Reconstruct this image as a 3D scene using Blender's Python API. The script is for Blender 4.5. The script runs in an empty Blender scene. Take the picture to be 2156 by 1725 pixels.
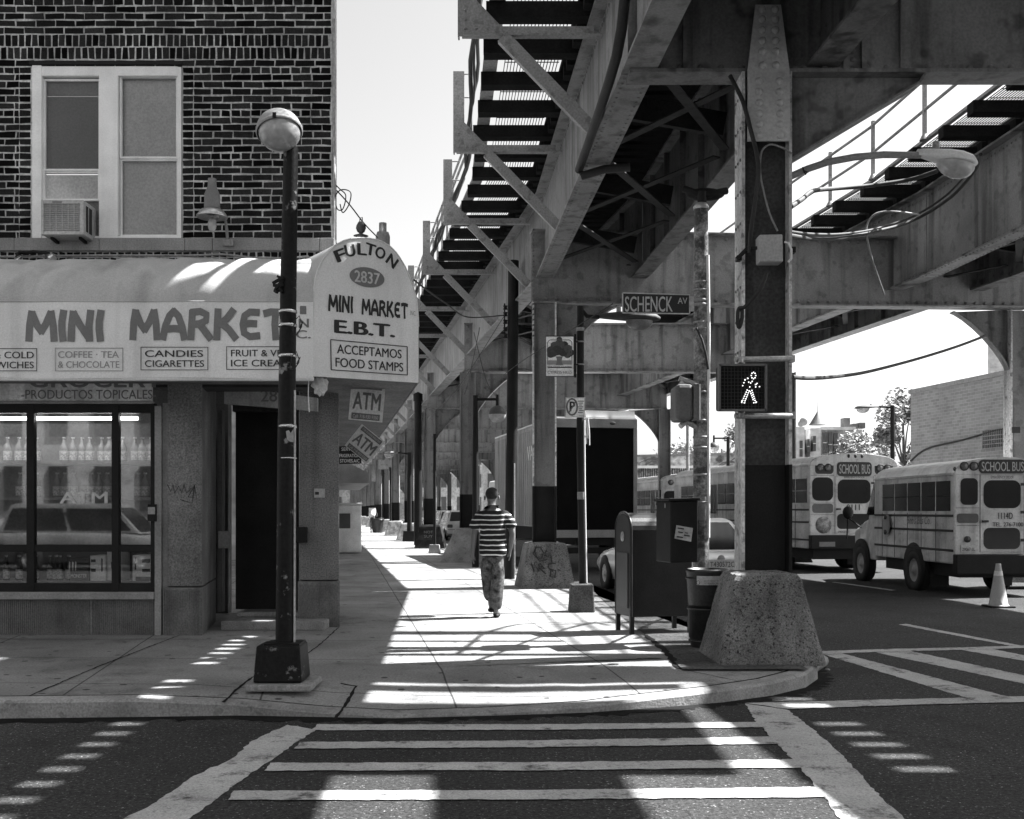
import bpy, bmesh, math, random
from mathutils import Vector, Matrix
rnd = random.Random(11)
C = bpy.context.scene.collection
SC = bpy.context.scene

# ---------------------------------------------------------------- camera, sky, sun, exposure
F, CX, HY, CAMZ = 2300.0, 1078.0, 1075.0, 1.6
cam_d = bpy.data.cameras.new("camera")
cam_d.sensor_width = 36.0
cam_d.lens = 36.0 * F / 2156.0
cam_d.shift_y = (HY - 862.5) / 2156.0
cam_d.clip_start, cam_d.clip_end = 0.1, 3000.0
cam = bpy.data.objects.new("camera", cam_d)
cam.location = (0, 0, CAMZ)
cam.rotation_euler = (math.radians(90), 0, 0)
C.objects.link(cam)
SC.camera = cam

SUN_EL, SUN_AZ = math.radians(52), math.radians(75)      # azimuth clockwise from +Y
world = bpy.data.worlds.new("World")
SC.world = world
world.use_nodes = True
wn = world.node_tree
sky = wn.nodes.new("ShaderNodeTexSky")
sky.sky_type = 'NISHITA'
sky.sun_disc = False
sky.sun_elevation = SUN_EL
sky.sun_rotation = SUN_AZ
sky.air_density = 1.0
sky.dust_density = 3.0
bw = wn.nodes.new("ShaderNodeRGBToBW")                     # black-and-white photograph
wn.links.new(sky.outputs[0], bw.inputs[0])
wn.links.new(bw.outputs[0], wn.nodes["Background"].inputs[0])
wn.nodes["Background"].inputs[1].default_value = 0.072
sd = Vector((math.cos(SUN_EL) * math.sin(SUN_AZ), math.cos(SUN_EL) * math.cos(SUN_AZ), math.sin(SUN_EL)))
sl = bpy.data.lights.new("sun", 'SUN')
sl.energy, sl.angle = 5.0, math.radians(0.53)
sl.color = (1, 1, 1)
so = bpy.data.objects.new("sun", sl)
so.rotation_euler = sd.to_track_quat('Z', 'Y').to_euler()
so.location = (30, 10, 40)
C.objects.link(so)
SC.view_settings.view_transform = 'Standard'
SC.view_settings.look = 'None'
SC.view_settings.gamma = 1.0
SC.view_settings.exposure = 2.2

# ---------------------------------------------------------------- helpers
V = Vector
def U(px, py, d):                      # photo point at a known distance
    return V(((px - CX) * d / F, d, CAMZ + (HY - py) * d / F))
def G(px, py, z=0.0):                  # photo point lying on level z
    d = (CAMZ - z) * F / (py - HY)
    return V(((px - CX) * d / F, d, z))

MATS = {}
def mat(name, v=.4, rough=.75, var=.25, sc=2.0, fine=.18, fsc=40, metal=0, bump=.12, streak=0, spec=.4, emit=0, coat=0, spots=0, spsc=9, island=0, stsc=5.0):
    if name in MATS: return MATS[name]
    m = bpy.data.materials.new(name); m.use_nodes = True
    t = m.node_tree; n = t.nodes; L = t.links
    b = n["Principled BSDF"]
    b.inputs["Roughness"].default_value = rough
    b.inputs["Metallic"].default_value = metal
    b.inputs["Specular IOR Level"].default_value = spec
    if coat: b.inputs["Coat Weight"].default_value = coat
    tc = n.new("ShaderNodeTexCoord")
    def noise(scale, det, vec=None):
        q = n.new("ShaderNodeTexNoise"); q.inputs["Scale"].default_value = scale; q.inputs["Detail"].default_value = det
        L.new(vec or tc.outputs["Object"], q.inputs["Vector"]); return q.outputs[0]
    def mr(src, a, bb, lo, hi):
        q = n.new("ShaderNodeMapRange"); q.inputs[1].default_value = a; q.inputs[2].default_value = bb
        q.inputs[3].default_value = lo; q.inputs[4].default_value = hi; L.new(src, q.inputs[0]); return q.outputs[0]
    def mul(a, c):
        q = n.new("ShaderNodeMath"); q.operation = 'MULTIPLY'; L.new(a, q.inputs[0])
        if isinstance(c, float): q.inputs[1].default_value = c
        else: L.new(c, q.inputs[1])
        return q.outputs[0]
    big = noise(sc, 6)
    fin = noise(fsc, 4)
    val = mul(mr(big, .3, .7, 1 - var, 1 + var), float(v))
    val = mul(val, mr(fin, .3, .7, 1 - fine, 1 + fine))
    if streak:
        mp = n.new("ShaderNodeMapping"); mp.inputs["Scale"].default_value = (stsc, stsc, stsc * .07)
        L.new(tc.outputs["Object"], mp.inputs["Vector"])
        val = mul(val, mr(noise(1.0, 5, mp.outputs[0]), .5, .68, 1.0, 1 - streak))
    if spots:
        val = mul(val, mr(noise(spsc, 8), .56, .66, 1.0, 1 - spots))
    if island:
        g = n.new("ShaderNodeNewGeometry")
        val = mul(val, mr(g.outputs["Random Per Island"], 0, 1, 1 - island, 1 + island))
    L.new(val, b.inputs["Base Color"])
    if bump:
        bp = n.new("ShaderNodeBump"); bp.inputs["Strength"].default_value = bump; bp.inputs["Distance"].default_value = .01
        L.new(fin, bp.inputs["Height"]); L.new(bp.outputs[0], b.inputs["Normal"])
    if emit:
        b.inputs["Emission Color"].default_value = (1, 1, 1, 1); b.inputs["Emission Strength"].default_value = emit
    MATS[name] = m
    return m

def glass_mat(name, refl, tint=.8):
    m = bpy.data.materials.new(name); m.use_nodes = True
    t = m.node_tree; t.nodes.clear()
    o = t.nodes.new("ShaderNodeOutputMaterial"); mx = t.nodes.new("ShaderNodeMixShader")
    tr = t.nodes.new("ShaderNodeBsdfTransparent"); gl = t.nodes.new("ShaderNodeBsdfGlossy")
    tr.inputs[0].default_value = (tint, tint, tint, 1); gl.inputs["Roughness"].default_value = .02
    fr = t.nodes.new("ShaderNodeFresnel"); fr.inputs[0].default_value = 1.45
    ad = t.nodes.new("ShaderNodeMath"); ad.operation = 'ADD'; ad.inputs[1].default_value = refl; ad.use_clamp = True
    t.links.new(fr.outputs[0], ad.inputs[0]); t.links.new(ad.outputs[0], mx.inputs[0])
    t.links.new(tr.outputs[0], mx.inputs[1]); t.links.new(gl.outputs[0], mx.inputs[2]); t.links.new(mx.outputs[0], o.inputs[0])
    MATS[name] = m
    return m

class MB:
    def __init__(s): s.v = []; s.f = []; s.sm = []
    def add(s, vs, fs, smooth=False):
        k = len(s.v); s.v += [V(p) for p in vs]
        for f in fs: s.f.append([k + i for i in f]); s.sm.append(smooth)
        return s
    def obox(s, c, ax, ay, az):
        c, ax, ay, az = V(c), V(ax), V(ay), V(az)
        vs = [c + i * ax + j * ay + k * az for i in (-1, 1) for j in (-1, 1) for k in (-1, 1)]
        return s.add(vs, [(0, 1, 3, 2), (4, 6, 7, 5), (0, 4, 5, 1), (2, 3, 7, 6), (0, 2, 6, 4), (1, 5, 7, 3)])
    def box(s, x0, x1, y0, y1, z0, z1):
        return s.obox(((x0 + x1) / 2, (y0 + y1) / 2, (z0 + z1) / 2), (abs(x1 - x0) / 2, 0, 0), (0, abs(y1 - y0) / 2, 0), (0, 0, abs(z1 - z0) / 2))
    def bar(s, p, q, w, h, up=(0, 0, 1)):
        p, q, up = V(p), V(q), V(up); d = q - p
        if d.length < 1e-6: return s
        dn = d.normalized(); sx = dn.cross(up)
        if sx.length < 1e-4: sx = dn.cross(V((0, 1, 0)))
        sx.normalize(); u = sx.cross(dn).normalized()
        return s.obox((p + q) / 2, d / 2, sx * w / 2, u * h / 2)
    def tube(s, pts, r, n=8, smooth=True):
        pts = [V(p) for p in pts]; m = len(pts)
        rr = r if isinstance(r, (list, tuple)) else [r] * m
        vs = []; prev = None
        for i in range(m):
            d = (pts[min(i + 1, m - 1)] - pts[max(i - 1, 0)]).normalized()
            if prev is None:
                a = d.cross(V((0, 0, 1)))
                if a.length < .05: a = d.cross(V((0, 1, 0)))
            else: a = prev - d * prev.dot(d)
            a.normalize(); prev = a; b = d.cross(a)
            for k in range(n):
                t = 2 * math.pi * k / n
                vs.append(pts[i] + (a * math.cos(t) + b * math.sin(t)) * rr[i])
        fs = [(i * n + k, i * n + (k + 1) % n, (i + 1) * n + (k + 1) % n, (i + 1) * n + k) for i in range(m - 1) for k in range(n)]
        k0 = len(s.v); s.add(vs, fs, smooth)
        s.add([vs[k] for k in range(n)], [tuple(range(n - 1, -1, -1))]); s.add([vs[(m - 1) * n + k] for k in range(n)], [tuple(range(n))])
        return s
    def prism(s, poly, vec):
        vec = V(vec); a = [V(p) for p in poly]; n = len(a)
        return s.add(a + [p + vec for p in a], [tuple(range(n - 1, -1, -1)), tuple(range(n, 2 * n))] + [(i, (i + 1) % n, n + (i + 1) % n, n + i) for i in range(n)])
    def lathe(s, prof, c=(0, 0, 0), n=16, axis=(0, 0, 1), smooth=True, ref=None):
        c, ax = V(c), V(axis).normalized()
        a = V(ref) if ref else ax.cross(V((0, 1, 0)))
        if a.length < .05: a = ax.cross(V((1, 0, 0)))
        a.normalize(); b = ax.cross(a); vs = []
        for r, z in prof:
            for k in range(n):
                t = 2 * math.pi * k / n
                vs.append(c + ax * z + (a * math.cos(t) + b * math.sin(t)) * max(r, 1e-4))
        m = len(prof)
        fs = [(i * n + k, i * n + (k + 1) % n, (i + 1) * n + (k + 1) % n, (i + 1) * n + k) for i in range(m - 1) for k in range(n)]
        return s.add(vs, fs, smooth)
    def ell(s, c, rx, ry, rz, n=14, m=9):
        pr = []
        vs = []; c = V(c)
        for i in range(m + 1):
            p = math.pi * i / m
            for k in range(n):
                t = 2 * math.pi * k / n
                vs.append(c + V((rx * max(math.sin(p), .002) * math.cos(t), ry * max(math.sin(p), .002) * math.sin(t), rz * math.cos(p))))
        return s.add(vs, [(i * n + k, (i + 1) * n + k, (i + 1) * n + (k + 1) % n, i * n + (k + 1) % n) for i in range(m) for k in range(n)], True)
    def ib(s, p, q, z0, z1, w=.36, tf=.035, tw=.02):      # plate girder from p to q (x, y)
        p, q = V((p[0], p[1], 0)), V((q[0], q[1], 0))
        e = V((0, 0, 1))
        s.bar(p + e * (z0 + tf / 2), q + e * (z0 + tf / 2), w, tf)
        s.bar(p + e * (z1 - tf / 2), q + e * (z1 - tf / 2), w, tf)
        s.bar(p + e * (z0 + z1) / 2, q + e * (z0 + z1) / 2, tw, z1 - z0 - 2 * tf)
        return s
    def rivet(s, c, nrm, r=.022):
        return s.lathe([(r, 0), (r * .9, r * .35), (r * .5, r * .65), (0, r * .75)], c, 8, nrm)
    def quad(s, a, b, c, d): return s.add([a, b, c, d], [(0, 1, 2, 3)])
    def text(s, txt, o, xd, yd, h, w=None, ext=.002, off=0.0, align='C', spacing=1.0, shear=0.0):
        cu = bpy.data.curves.new("t", 'FONT'); cu.body = txt; cu.size = 1; cu.offset = 0; cu.extrude = 0
        cu.space_character = spacing; cu.shear = shear; cu.resolution_u = 4; cu.fill_mode = 'FRONT'
        ob = bpy.data.objects.new("t", cu); C.objects.link(ob)
        dg = bpy.context.evaluated_depsgraph_get()
        me = bpy.data.meshes.new_from_object(ob.evaluated_get(dg))
        bpy.data.objects.remove(ob); bpy.data.curves.remove(cu)
        if not me.vertices: return s
        xs = [q.co.x for q in me.vertices]; ys = [q.co.y for q in me.vertices]
        x0, x1, y0, y1 = min(xs), max(xs), min(ys), max(ys)
        ky = h / (y1 - y0); kx = (w / (x1 - x0)) if w else ky
        o, xd, yd = V(o), V(xd).normalized(), V(yd).normalized(); nn = xd.cross(yd)
        xo = {'C': (x0 + x1) / 2, 'L': x0, 'R': x1}[align]
        fs = [tuple(p.vertices) for p in me.polygons]
        sh = [(0, 0)] if off <= 0.001 else [(0, 0), (-off, 0), (off, 0), (-off * .5, off * .4), (off * .5, -off * .4)]
        for i_, (ax_, ay_) in enumerate(sh):
            s.add([o + xd * (q.co.x + ax_ - xo) * kx + yd * (q.co.y + ay_ - y0) * ky + nn * (ext + i_ * .0002) for q in me.vertices], fs)
        bpy.data.meshes.remove(me)
        return s

GLY = {'M': ([[(0, 0), (.03, .55), (.10, .97)], [(.12, .93), (.30, .52), (.46, .30)], [(.46, .30), (.62, .55), (.80, .95)], [(.82, .97), (.90, .5), (.93, 0)]], 1.06),
 'I': ([[(.12, 1), (.06, .65), (.06, .35), (.10, 0)]], .30), 'N': ([[(.0, 0), (.02, .5), (.08, .97)], [(.10, .94), (.35, .5), (.66, .05)], [(.68, 0), (.66, .5), (.72, 1)]], .88),
 'A': ([[(.0, 0), (.10, .45), (.26, .82), (.42, .97)], [(.42, .97), (.60, .80), (.74, .42), (.82, 0)], [(.10, .32), (.42, .35), (.74, .32)]], .98),
 'R': ([[(.0, 0), (.03, .5), (.06, .95)], [(.06, .94), (.36, .97), (.60, .86), (.58, .64), (.34, .52), (.12, .50)], [(.32, .52), (.52, .28), (.74, 0)]], .90),
 'K': ([[(.0, 0), (.02, .5), (.05, 1)], [(.62, 1), (.38, .70), (.12, .50)], [(.18, .54), (.46, .32), (.72, 0)]], .88),
 'E': ([[(.60, .93), (.30, .95), (.10, .82), (.03, .5), (.08, .18), (.30, .05), (.62, .08)], [(.06, .50), (.28, .53), (.50, .52)]], .80),
 'T': ([[(.0, .90), (.20, .95), (.55, .94), (.76, .90)], [(.40, .94), (.36, .5), (.40, 0)]], .88)}
def stroke_text(mb, txt, o, xd, yd, h, w, ext=.003, sw=.2, tracking=.10):
    o, xd, yd = V(o), V(xd).normalized(), V(yd).normalized(); nn = xd.cross(yd); x = 0; segs = []
    for ch in txt:
        for st in GLY[ch][0]: segs.append([(x + a, b) for a, b in st])
        x += GLY[ch][1] + tracking
    tot = x - tracking - .10; kx = w / (tot + sw); ky = h / (1 + sw * .6); lay = 0
    for st in segs:
        vs = []; fs = []
        for i, p in enumerate(st):
            a, b = st[max(i - 1, 0)], st[min(i + 1, len(st) - 1)]
            dx, dy = b[0] - a[0], b[1] - a[1]; l_ = math.hypot(dx, dy); nx_, ny_ = -dy / l_, dx / l_
            ex = 0
            if i == 0: ex = -.3 * sw
            if i == len(st) - 1: ex = .3 * sw
            for s_ in (-1, 1):
                px_, py_ = p[0] + dx / l_ * ex + nx_ * s_ * sw / 2, p[1] + dy / l_ * ex + ny_ * s_ * sw / 2
                vs.append(o + xd * ((px_ - tot / 2 + .02) * kx) + yd * ((py_ + sw * .3) * ky) + nn * (ext + lay * .00015))
        fs = [(2 * i, 2 * i + 2, 2 * i + 3, 2 * i + 1) for i in range(len(st) - 1)]
        mb.add(vs, fs); lay = (lay + 1) % 7
    return mb
MW = {}
def _link(name, me, m, parent, matrix=None):
    o = bpy.data.objects.new(name, me); C.objects.link(o)
    if m is not None: me.materials.append(m)
    if parent is not None:
        o.parent = parent; MW[o.name] = MW[parent.name]
    return o
def _mesh(mb, name, xf=None, recalc=True):
    me = bpy.data.meshes.new(name)
    vs = [xf @ p for p in mb.v] if xf is not None else mb.v
    me.from_pydata([tuple(p) for p in vs], [], mb.f)
    me.polygons.foreach_set("use_smooth", mb.sm)
    if recalc:
        bm = bmesh.new(); bm.from_mesh(me); bmesh.ops.recalc_face_normals(bm, faces=bm.faces[:]); bm.to_mesh(me); bm.free()
    me.update()
    return me
def bev(o, w, seg=2):
    q = o.modifiers.new("bevel", 'BEVEL'); q.width = w; q.segments = seg; q.limit_method = 'ANGLE'; q.angle_limit = math.radians(40)
    q.harden_normals = False
    return o
def thing(name, label, cat, loc, rot=0.0, group=None):
    o = bpy.data.objects.new(name, None); C.objects.link(o)
    o.location = loc; o.rotation_euler = (0, 0, rot); o.empty_display_size = .2
    MW[o.name] = Matrix.Translation(V(loc)) @ Matrix.Rotation(rot, 4, 'Z')
    o["label"] = label; o["category"] = cat
    if group: o["group"] = group
    return o
def part(parent, name, mb, m, local=False, b=0, label=None, recalc=True):
    xf = None if local else MW[parent.name].inverted()
    o = _link(name, _mesh(mb, name, xf, recalc), m, parent)
    if b: bev(o, b)
    if label: o["label"] = label
    return o
def solo(name, mb, m, label=None, cat=None, group=None, kind=None, b=0, recalc=True):
    xs = [p.x for p in mb.v]; ys = [p.y for p in mb.v]; zs = [p.z for p in mb.v]
    c = V(((min(xs) + max(xs)) / 2, (min(ys) + max(ys)) / 2, min(zs)))
    if kind == 'structure': c = V((0, 0, 0))
    o = _link(name, _mesh(mb, name, Matrix.Translation(-c), recalc), m, None)
    o.location = c; MW[o.name] = Matrix.Translation(c)
    if label: o["label"] = label
    if cat: o["category"] = cat
    if group: o["group"] = group
    if kind: o["kind"] = kind
    if b: bev(o, b)
    return o
def dup(root, loc, rot=None, label=None, group=None):
    r = root.copy(); C.objects.link(r); r.location = loc
    if rot is not None: r.rotation_euler = (0, 0, rot)
    if label: r["label"] = label
    if group: r["group"] = group
    def rec(a, b_):
        for ch in a.children:
            c = ch.copy(); C.objects.link(c); c.parent = b_
            rec(ch, c)
    rec(root, r)
    return r
X, Y, Z = V((1, 0, 0)), V((0, 1, 0)), V((0, 0, 1))

# ---------------------------------------------------------------- materials
STEEL = mat("painted_steel", .16, .5, .3, 1.0, .18, 40, streak=.55, spots=.5, spsc=5, bump=.12, stsc=6, spec=.25)
COLWEB = mat("dark_column_web", .055, .75, .3, 2, .35, 30, streak=.4, bump=.3, spec=.2)  # nearest columns' webs, darker than the other painted steel
STEELG = mat("girder_paint", .22, .5, .25, .9, .16, 40, streak=.55, spots=.3, spsc=4.5, bump=.12, stsc=5, spec=.25)
STAINED = mat("stained_girder_paint", .19, .55, .4, .7, .18, 40, streak=.9, spots=.3, spsc=5, bump=.12, stsc=2.4, spec=.2)
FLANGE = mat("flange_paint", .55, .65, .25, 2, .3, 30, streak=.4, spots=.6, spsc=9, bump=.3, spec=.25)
STEELD = mat("sooty_steel", .022, .85, .4, 1.5, .3, 40, spots=.5, spsc=7)
STEELL = mat("pale_steel", .25, .55, .2, 2, .25, 40, spots=.4, spsc=8)
BLACKP = mat("black_paint", .01, .6, .3, 3, .3, 60, bump=.2, spec=.2)
POLEB = mat("weathered_black_pole", .022, .45, .5, 4, .5, 35, spots=0, bump=.3)
TIMBER = mat("creosote_timber", .012, .95, .3, 3, .3, 30, spec=.1)
GALV = mat("galvanised_metal", .38, .42, .3, 5, .25, 30, metal=.4, bump=.1)
CONC = mat("pitted_concrete", .155, .95, .4, 2.2, .5, 75, bump=1.0, spots=.85, spsc=38, streak=.35, stsc=9)
CONC2 = mat("smooth_concrete", .24, .9, .3, 3, .25, 60, bump=.4, spots=.35, spsc=12)
STUCCO = mat("shop_stucco", .16, .85, .35, 1.6, .45, 60, bump=.4, streak=.3)
RIBBED = mat("ribbed_panel", .15, .8, .3, 2.5, .3, 50, bump=.3, streak=.35)
STONE = mat("stone_band", .25, .85, .2, 2, .2, 60, streak=.2)
MORTAR = mat("mortar", .5, .95, .4, 3, .3, 30, bump=.3, streak=.3, spec=.1)
BRICK = mat("dark_brick", .016, .9, .3, 3, .45, 70, bump=.5, island=.9, spec=.06)
WFRAME = mat("white_window_paint", .8, .5, .1, 3, .06, 60, bump=.03, streak=.12)
CURT = mat("grey_window_shade", .5, .7, .2, 1.0, .16, 45)
CURTD = mat("dark_window_shade", .10, .7, .25, 1.2, .2, 45)
AWN = mat("awning_canvas", .44, .65, .14, 1.3, .13, 70, bump=.12, streak=.28, stsc=3)
AWNB = mat("awning_band_vinyl", .70, .5, .1, 1.0, .10, 70, bump=.05, streak=.16, stsc=3)
INKG = mat("grey_ink", .16, .6, .12, 3, .1, 60, bump=0)
INKL = mat("faded_ink", .27, .6, .15, 4, .1, 60, bump=0)
INKB = mat("black_ink", .02, .6, .2, 3, .2, 60, bump=0)
INKW = mat("white_ink", .75, .6, .05, 3, .05, 60, bump=0)
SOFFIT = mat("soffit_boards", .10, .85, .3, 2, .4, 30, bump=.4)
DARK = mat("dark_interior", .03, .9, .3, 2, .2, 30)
SHELF = mat("interior_shelf", .16, .8, .3, 2, .2, 30)
WHITEP = mat("white_paint", .62, .45, .12, 2, .1, 50, bump=.04)
GREYP = mat("grey_paint", .2, .5, .2, 3, .1, 50)
BUSY = mat("school_bus_paint", .44, .45, .3, 1.8, .12, 30, bump=.05, streak=.35, spots=.25, spsc=7, coat=.3)
BUSR = mat("bus_roof_white", .75, .45, .12, 2, .06, 40, bump=.03, streak=.2)
RUBBER = mat("tyre_rubber", .02, .85, .3, 5, .3, 40)
GLASSD = mat("dark_vehicle_glass", .008, .1, .3, 2, .1, 20, bump=0, spec=.22)
CHROME = mat("chrome_trim", .6, .2, .1, 3, .1, 30, metal=.9, bump=0)
LAMPG = mat("lamp_glass", .33, .12, .2, 5, .1, 20, bump=0, spec=.6)
TAIL = mat("tail_lamp", .05, .25, .2, 5, .1, 20, bump=0)
CAR = mat("white_car_paint", .6, .25, .05, 2, .03, 30, bump=0, coat=.6)
SKIN = mat("skin", .12, .55, .12, 8, .08, 60, bump=.05)
HAIR = mat("hair", .018, .8, .3, 20, .4, 120, bump=.5)
JEANS = mat("patterned_denim", .085, .9, .6, 11, .4, 40, bump=.5, spots=.75, spsc=9, spec=.1)
LEAF = mat("leaves", .22, .6, .5, .8, .3, 8, bump=0, island=.55)
BARK = mat("bark", .08, .9, .3, 6, .4, 30, bump=.6)
CANM = mat("trash_can_metal", .02, .4, .4, 6, .4, 40)
MAILM = mat("mailbox_paint", .012, .42, .3, 4, .3, 50, bump=.1, spec=.3)
LBRICK = mat("light_brick_wall", .34, .85, .12, .6, .2, 6, bump=.3)
FARW = mat("far_wall", .36, .85, .25, .5, .3, 3, streak=.2)
GRAF = mat("graffiti_wall", .42, .8, .45, .7, .6, 2.5, bump=0, spots=.7, spsc=1.6)
LED = mat("signal_led", .9, .5, 0, 1, 0, 1, bump=0, emit=.5)
TUBEL = mat("fluorescent_tube", .9, .5, 0, 1, 0, 1, bump=0, emit=5.5)
CABLE = mat("cable_rubber", .02, .7, .2, 4, .2, 40)
WIRE = mat("grey_wire", .2, .6, .2, 4, .2, 40)
CONEM = mat("cone_plastic", .30, .5, .12, 3, .1, 50)
GLASS = glass_mat("shop_glass", .075, .9)
GLASSW = glass_mat("window_glass", .0, .95)

def special(name, fn, rough=.9, spec=.3):
    m = bpy.data.materials.new(name); m.use_nodes = True
    n, L = m.node_tree.nodes, m.node_tree.links
    b = n["Principled BSDF"]; b.inputs["Roughness"].default_value = rough; b.inputs["Specular IOR Level"].default_value = spec
    tc = n.new("ShaderNodeTexCoord")
    def N(t, **kw):
        q = n.new(t)
        for k, vv in kw.items(): q.inputs[k.replace('_', ' ')].default_value = vv
        return q
    def noise(scale, det=5, vec=None, rough_=.5):
        q = N("ShaderNodeTexNoise", Scale=scale, Detail=det, Roughness=rough_); L.new(vec or tc.outputs["Object"], q.inputs["Vector"]); return q.outputs[0]
    def mr(src, a, bb, lo, hi):
        q = n.new("ShaderNodeMapRange")
        for i, vv in ((1, a), (2, bb), (3, lo), (4, hi)): q.inputs[i].default_value = vv
        L.new(src, q.inputs[0]); return q.outputs[0]
    def ma(op, a, c=None, d=None):
        q = n.new("ShaderNodeMath"); q.operation = op
        for i, x in enumerate((a, c, d)):
            if x is None: continue
            if isinstance(x, (int, float)): q.inputs[i].default_value = x
            else: L.new(x, q.inputs[i])
        return q.outputs[0]
    sep = n.new("ShaderNodeSeparateXYZ"); L.new(tc.outputs["Object"], sep.inputs[0])
    col, bmp, st = fn(tc, noise, mr, ma, sep, N, L, n)
    L.new(col, b.inputs["Base Color"])
    if bmp is not None:
        bp = n.new("ShaderNodeBump"); bp.inputs["Strength"].default_value = st; bp.inputs["Distance"].default_value = .01
        L.new(bmp, bp.inputs["Height"]); L.new(bp.outputs[0], b.inputs["Normal"])
    MATS[name] = m
    return m
def _asphalt(tc, noise, mr, ma, sep, N, L, n):
    a = mr(noise(.45, 7), .3, .7, .6, 1.35)
    st = mr(noise(1.7, 8, None, .65), .56, .7, 1.0, .55)              # oil stains
    b = mr(noise(36, 5, None, .8), .38, .64, .1, 2.4)
    vo = N("ShaderNodeTexVoronoi", Scale=46); L.new(tc.outputs["Object"], vo.inputs["Vector"])
    peb = mr(vo.outputs["Distance"], .16, .30, 8.0, 1.0)               # pale aggregate
    sel = mr(noise(26, 2), .46, .62, 0.0, 1.0)
    peb = ma('ADD', 1.0, ma('MULTIPLY', ma('SUBTRACT', peb, 1.0), sel))
    cr = N("ShaderNodeTexVoronoi", Scale=.55); cr.feature = 'DISTANCE_TO_EDGE'
    mp = n.new("ShaderNodeVectorMath"); mp.operation = 'ADD'
    nz = N("ShaderNodeTexNoise", Scale=2.5, Detail=6); L.new(tc.outputs["Object"], nz.inputs["Vector"])
    L.new(tc.outputs["Object"], mp.inputs[0]); L.new(nz.outputs[1], mp.inputs[1]); L.new(mp.outputs[0], cr.inputs["Vector"])
    crk = mr(cr.outputs["Distance"], .002, .008, .35, 1.0)
    v = ma('MULTIPLY', ma('MULTIPLY', ma('MULTIPLY', a, .023), b), ma('MULTIPLY', peb, st))
    return ma('MULTIPLY', v, crk), noise(60, 4, None, .7), .9
ASPH = special("asphalt", _asphalt)
def _walk(tc, noise, mr, ma, sep, N, L, n):
    x, y = sep.outputs[0], sep.outputs[1]
    al = ma('ADD', x, ma('MULTIPLY', y, .155))                    # across the street
    wob = ma('MULTIPLY', ma('SUBTRACT', noise(1.3, 2), .5), .03)
    def line(src, per, w, ph):
        q = ma('ABSOLUTE', ma('SUBTRACT', ma('FRACT', ma('ADD', ma('DIVIDE', ma('ADD', src, wob), per), ph)), .5))
        return mr(q, .5 - w / per, .5 - w / per * .35, 1.0, .22)
    l1 = line(al, 1.55, .012, .42)
    l2 = line(ma('ADD', y, ma('MULTIPLY', x, .05)), 1.55, .012, .2)
    a = mr(noise(.9, 7), .3, .7, .72, 1.25)
    f = mr(noise(55, 4, None, .7), .3, .7, .62, 1.3)
    vo = N("ShaderNodeTexVoronoi", Scale=4.2); L.new(tc.outputs["Object"], vo.inputs["Vector"])
    gum = mr(vo.outputs["Distance"], .11, .15, .2, 1.0)
    sepc = n.new("ShaderNodeSeparateColor"); L.new(vo.outputs["Color"], sepc.inputs[0])
    gum = ma('MAXIMUM', gum, mr(sepc.outputs[0], .6, .65, 0.0, 1.0))
    v2 = N("ShaderNodeTexVoronoi", Scale=17.0); L.new(tc.outputs["Object"], v2.inputs["Vector"])
    sp2 = n.new("ShaderNodeSeparateColor"); L.new(v2.outputs["Color"], sp2.inputs[0])
    gum = ma('MULTIPLY', gum, ma('MAXIMUM', mr(v2.outputs["Distance"], .14, .2, .4, 1.0), mr(sp2.outputs[1], .18, .2, 0.0, 1.0)))
    st = ma('MULTIPLY', mr(noise(2.4, 8, None, .65), .54, .68, 1.0, .6), mr(noise(.35, 4), .4, .65, 1.0, .72))
    v = ma('MULTIPLY', ma('MULTIPLY', ma('MULTIPLY', a, .245), f), ma('MULTIPLY', l1, l2))
    v = ma('MULTIPLY', ma('MULTIPLY', v, gum), st)
    return v, noise(90, 3), .25
WALK = special("sidewalk_concrete", _walk)
def _paint(tc, noise, mr, ma, sep, N, L, n):
    a = mr(noise(2.0, 6), .3, .7, .8, 1.12)
    f = mr(noise(80, 4, None, .7), .3, .62, .55, 1.1)
    w = mr(noise(3.2, 10, None, .78), .53, .64, 1.0, .14)
    cw = mr(noise(22, 6, None, .8), .58, .66, 1.0, .4)
    w = ma('MULTIPLY', w, cw)
    v = ma('MULTIPLY', ma('MULTIPLY', ma('MULTIPLY', a, .46), f), w)
    return v, noise(120, 3), .4
ROADP = special("road_marking_paint", _paint)
def _shirt(tc, noise, mr, ma, sep, N, L, n):
    z = ma('ADD', sep.outputs[2], ma('MULTIPLY', ma('SUBTRACT', noise(3.5, 2), .5), .05))
    q = ma('FRACT', ma('DIVIDE', z, .068))
    s = mr(ma('ABSOLUTE', ma('SUBTRACT', q, .5)), .11, .145, .6, .012)
    return ma('MULTIPLY', s, mr(noise(40, 3), .3, .7, .85, 1.15)), noise(6, 3), .5
SHIRT = special("striped_shirt", _shirt)
def _fbrick(tc, noise, mr, ma, sep, N, L, n):
    mp = n.new("ShaderNodeCombineXYZ"); L.new(sep.outputs[1], mp.inputs[0]); L.new(sep.outputs[2], mp.inputs[1])
    br = N("ShaderNodeTexBrick", Scale=1.0, Mortar_Size=.012, Brick_Width=.4, Row_Height=.16)
    br.inputs["Color1"].default_value = (.30,) * 3 + (1,); br.inputs["Color2"].default_value = (.22,) * 3 + (1,); br.inputs["Mortar"].default_value = (.36,) * 3 + (1,)
    L.new(mp.outputs[0], br.inputs["Vector"])
    return ma('MULTIPLY', br.outputs[0], mr(noise(.4, 5), .3, .7, .85, 1.15)), None, 0
FBRICK = special("pale_far_brick", _fbrick)
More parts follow.
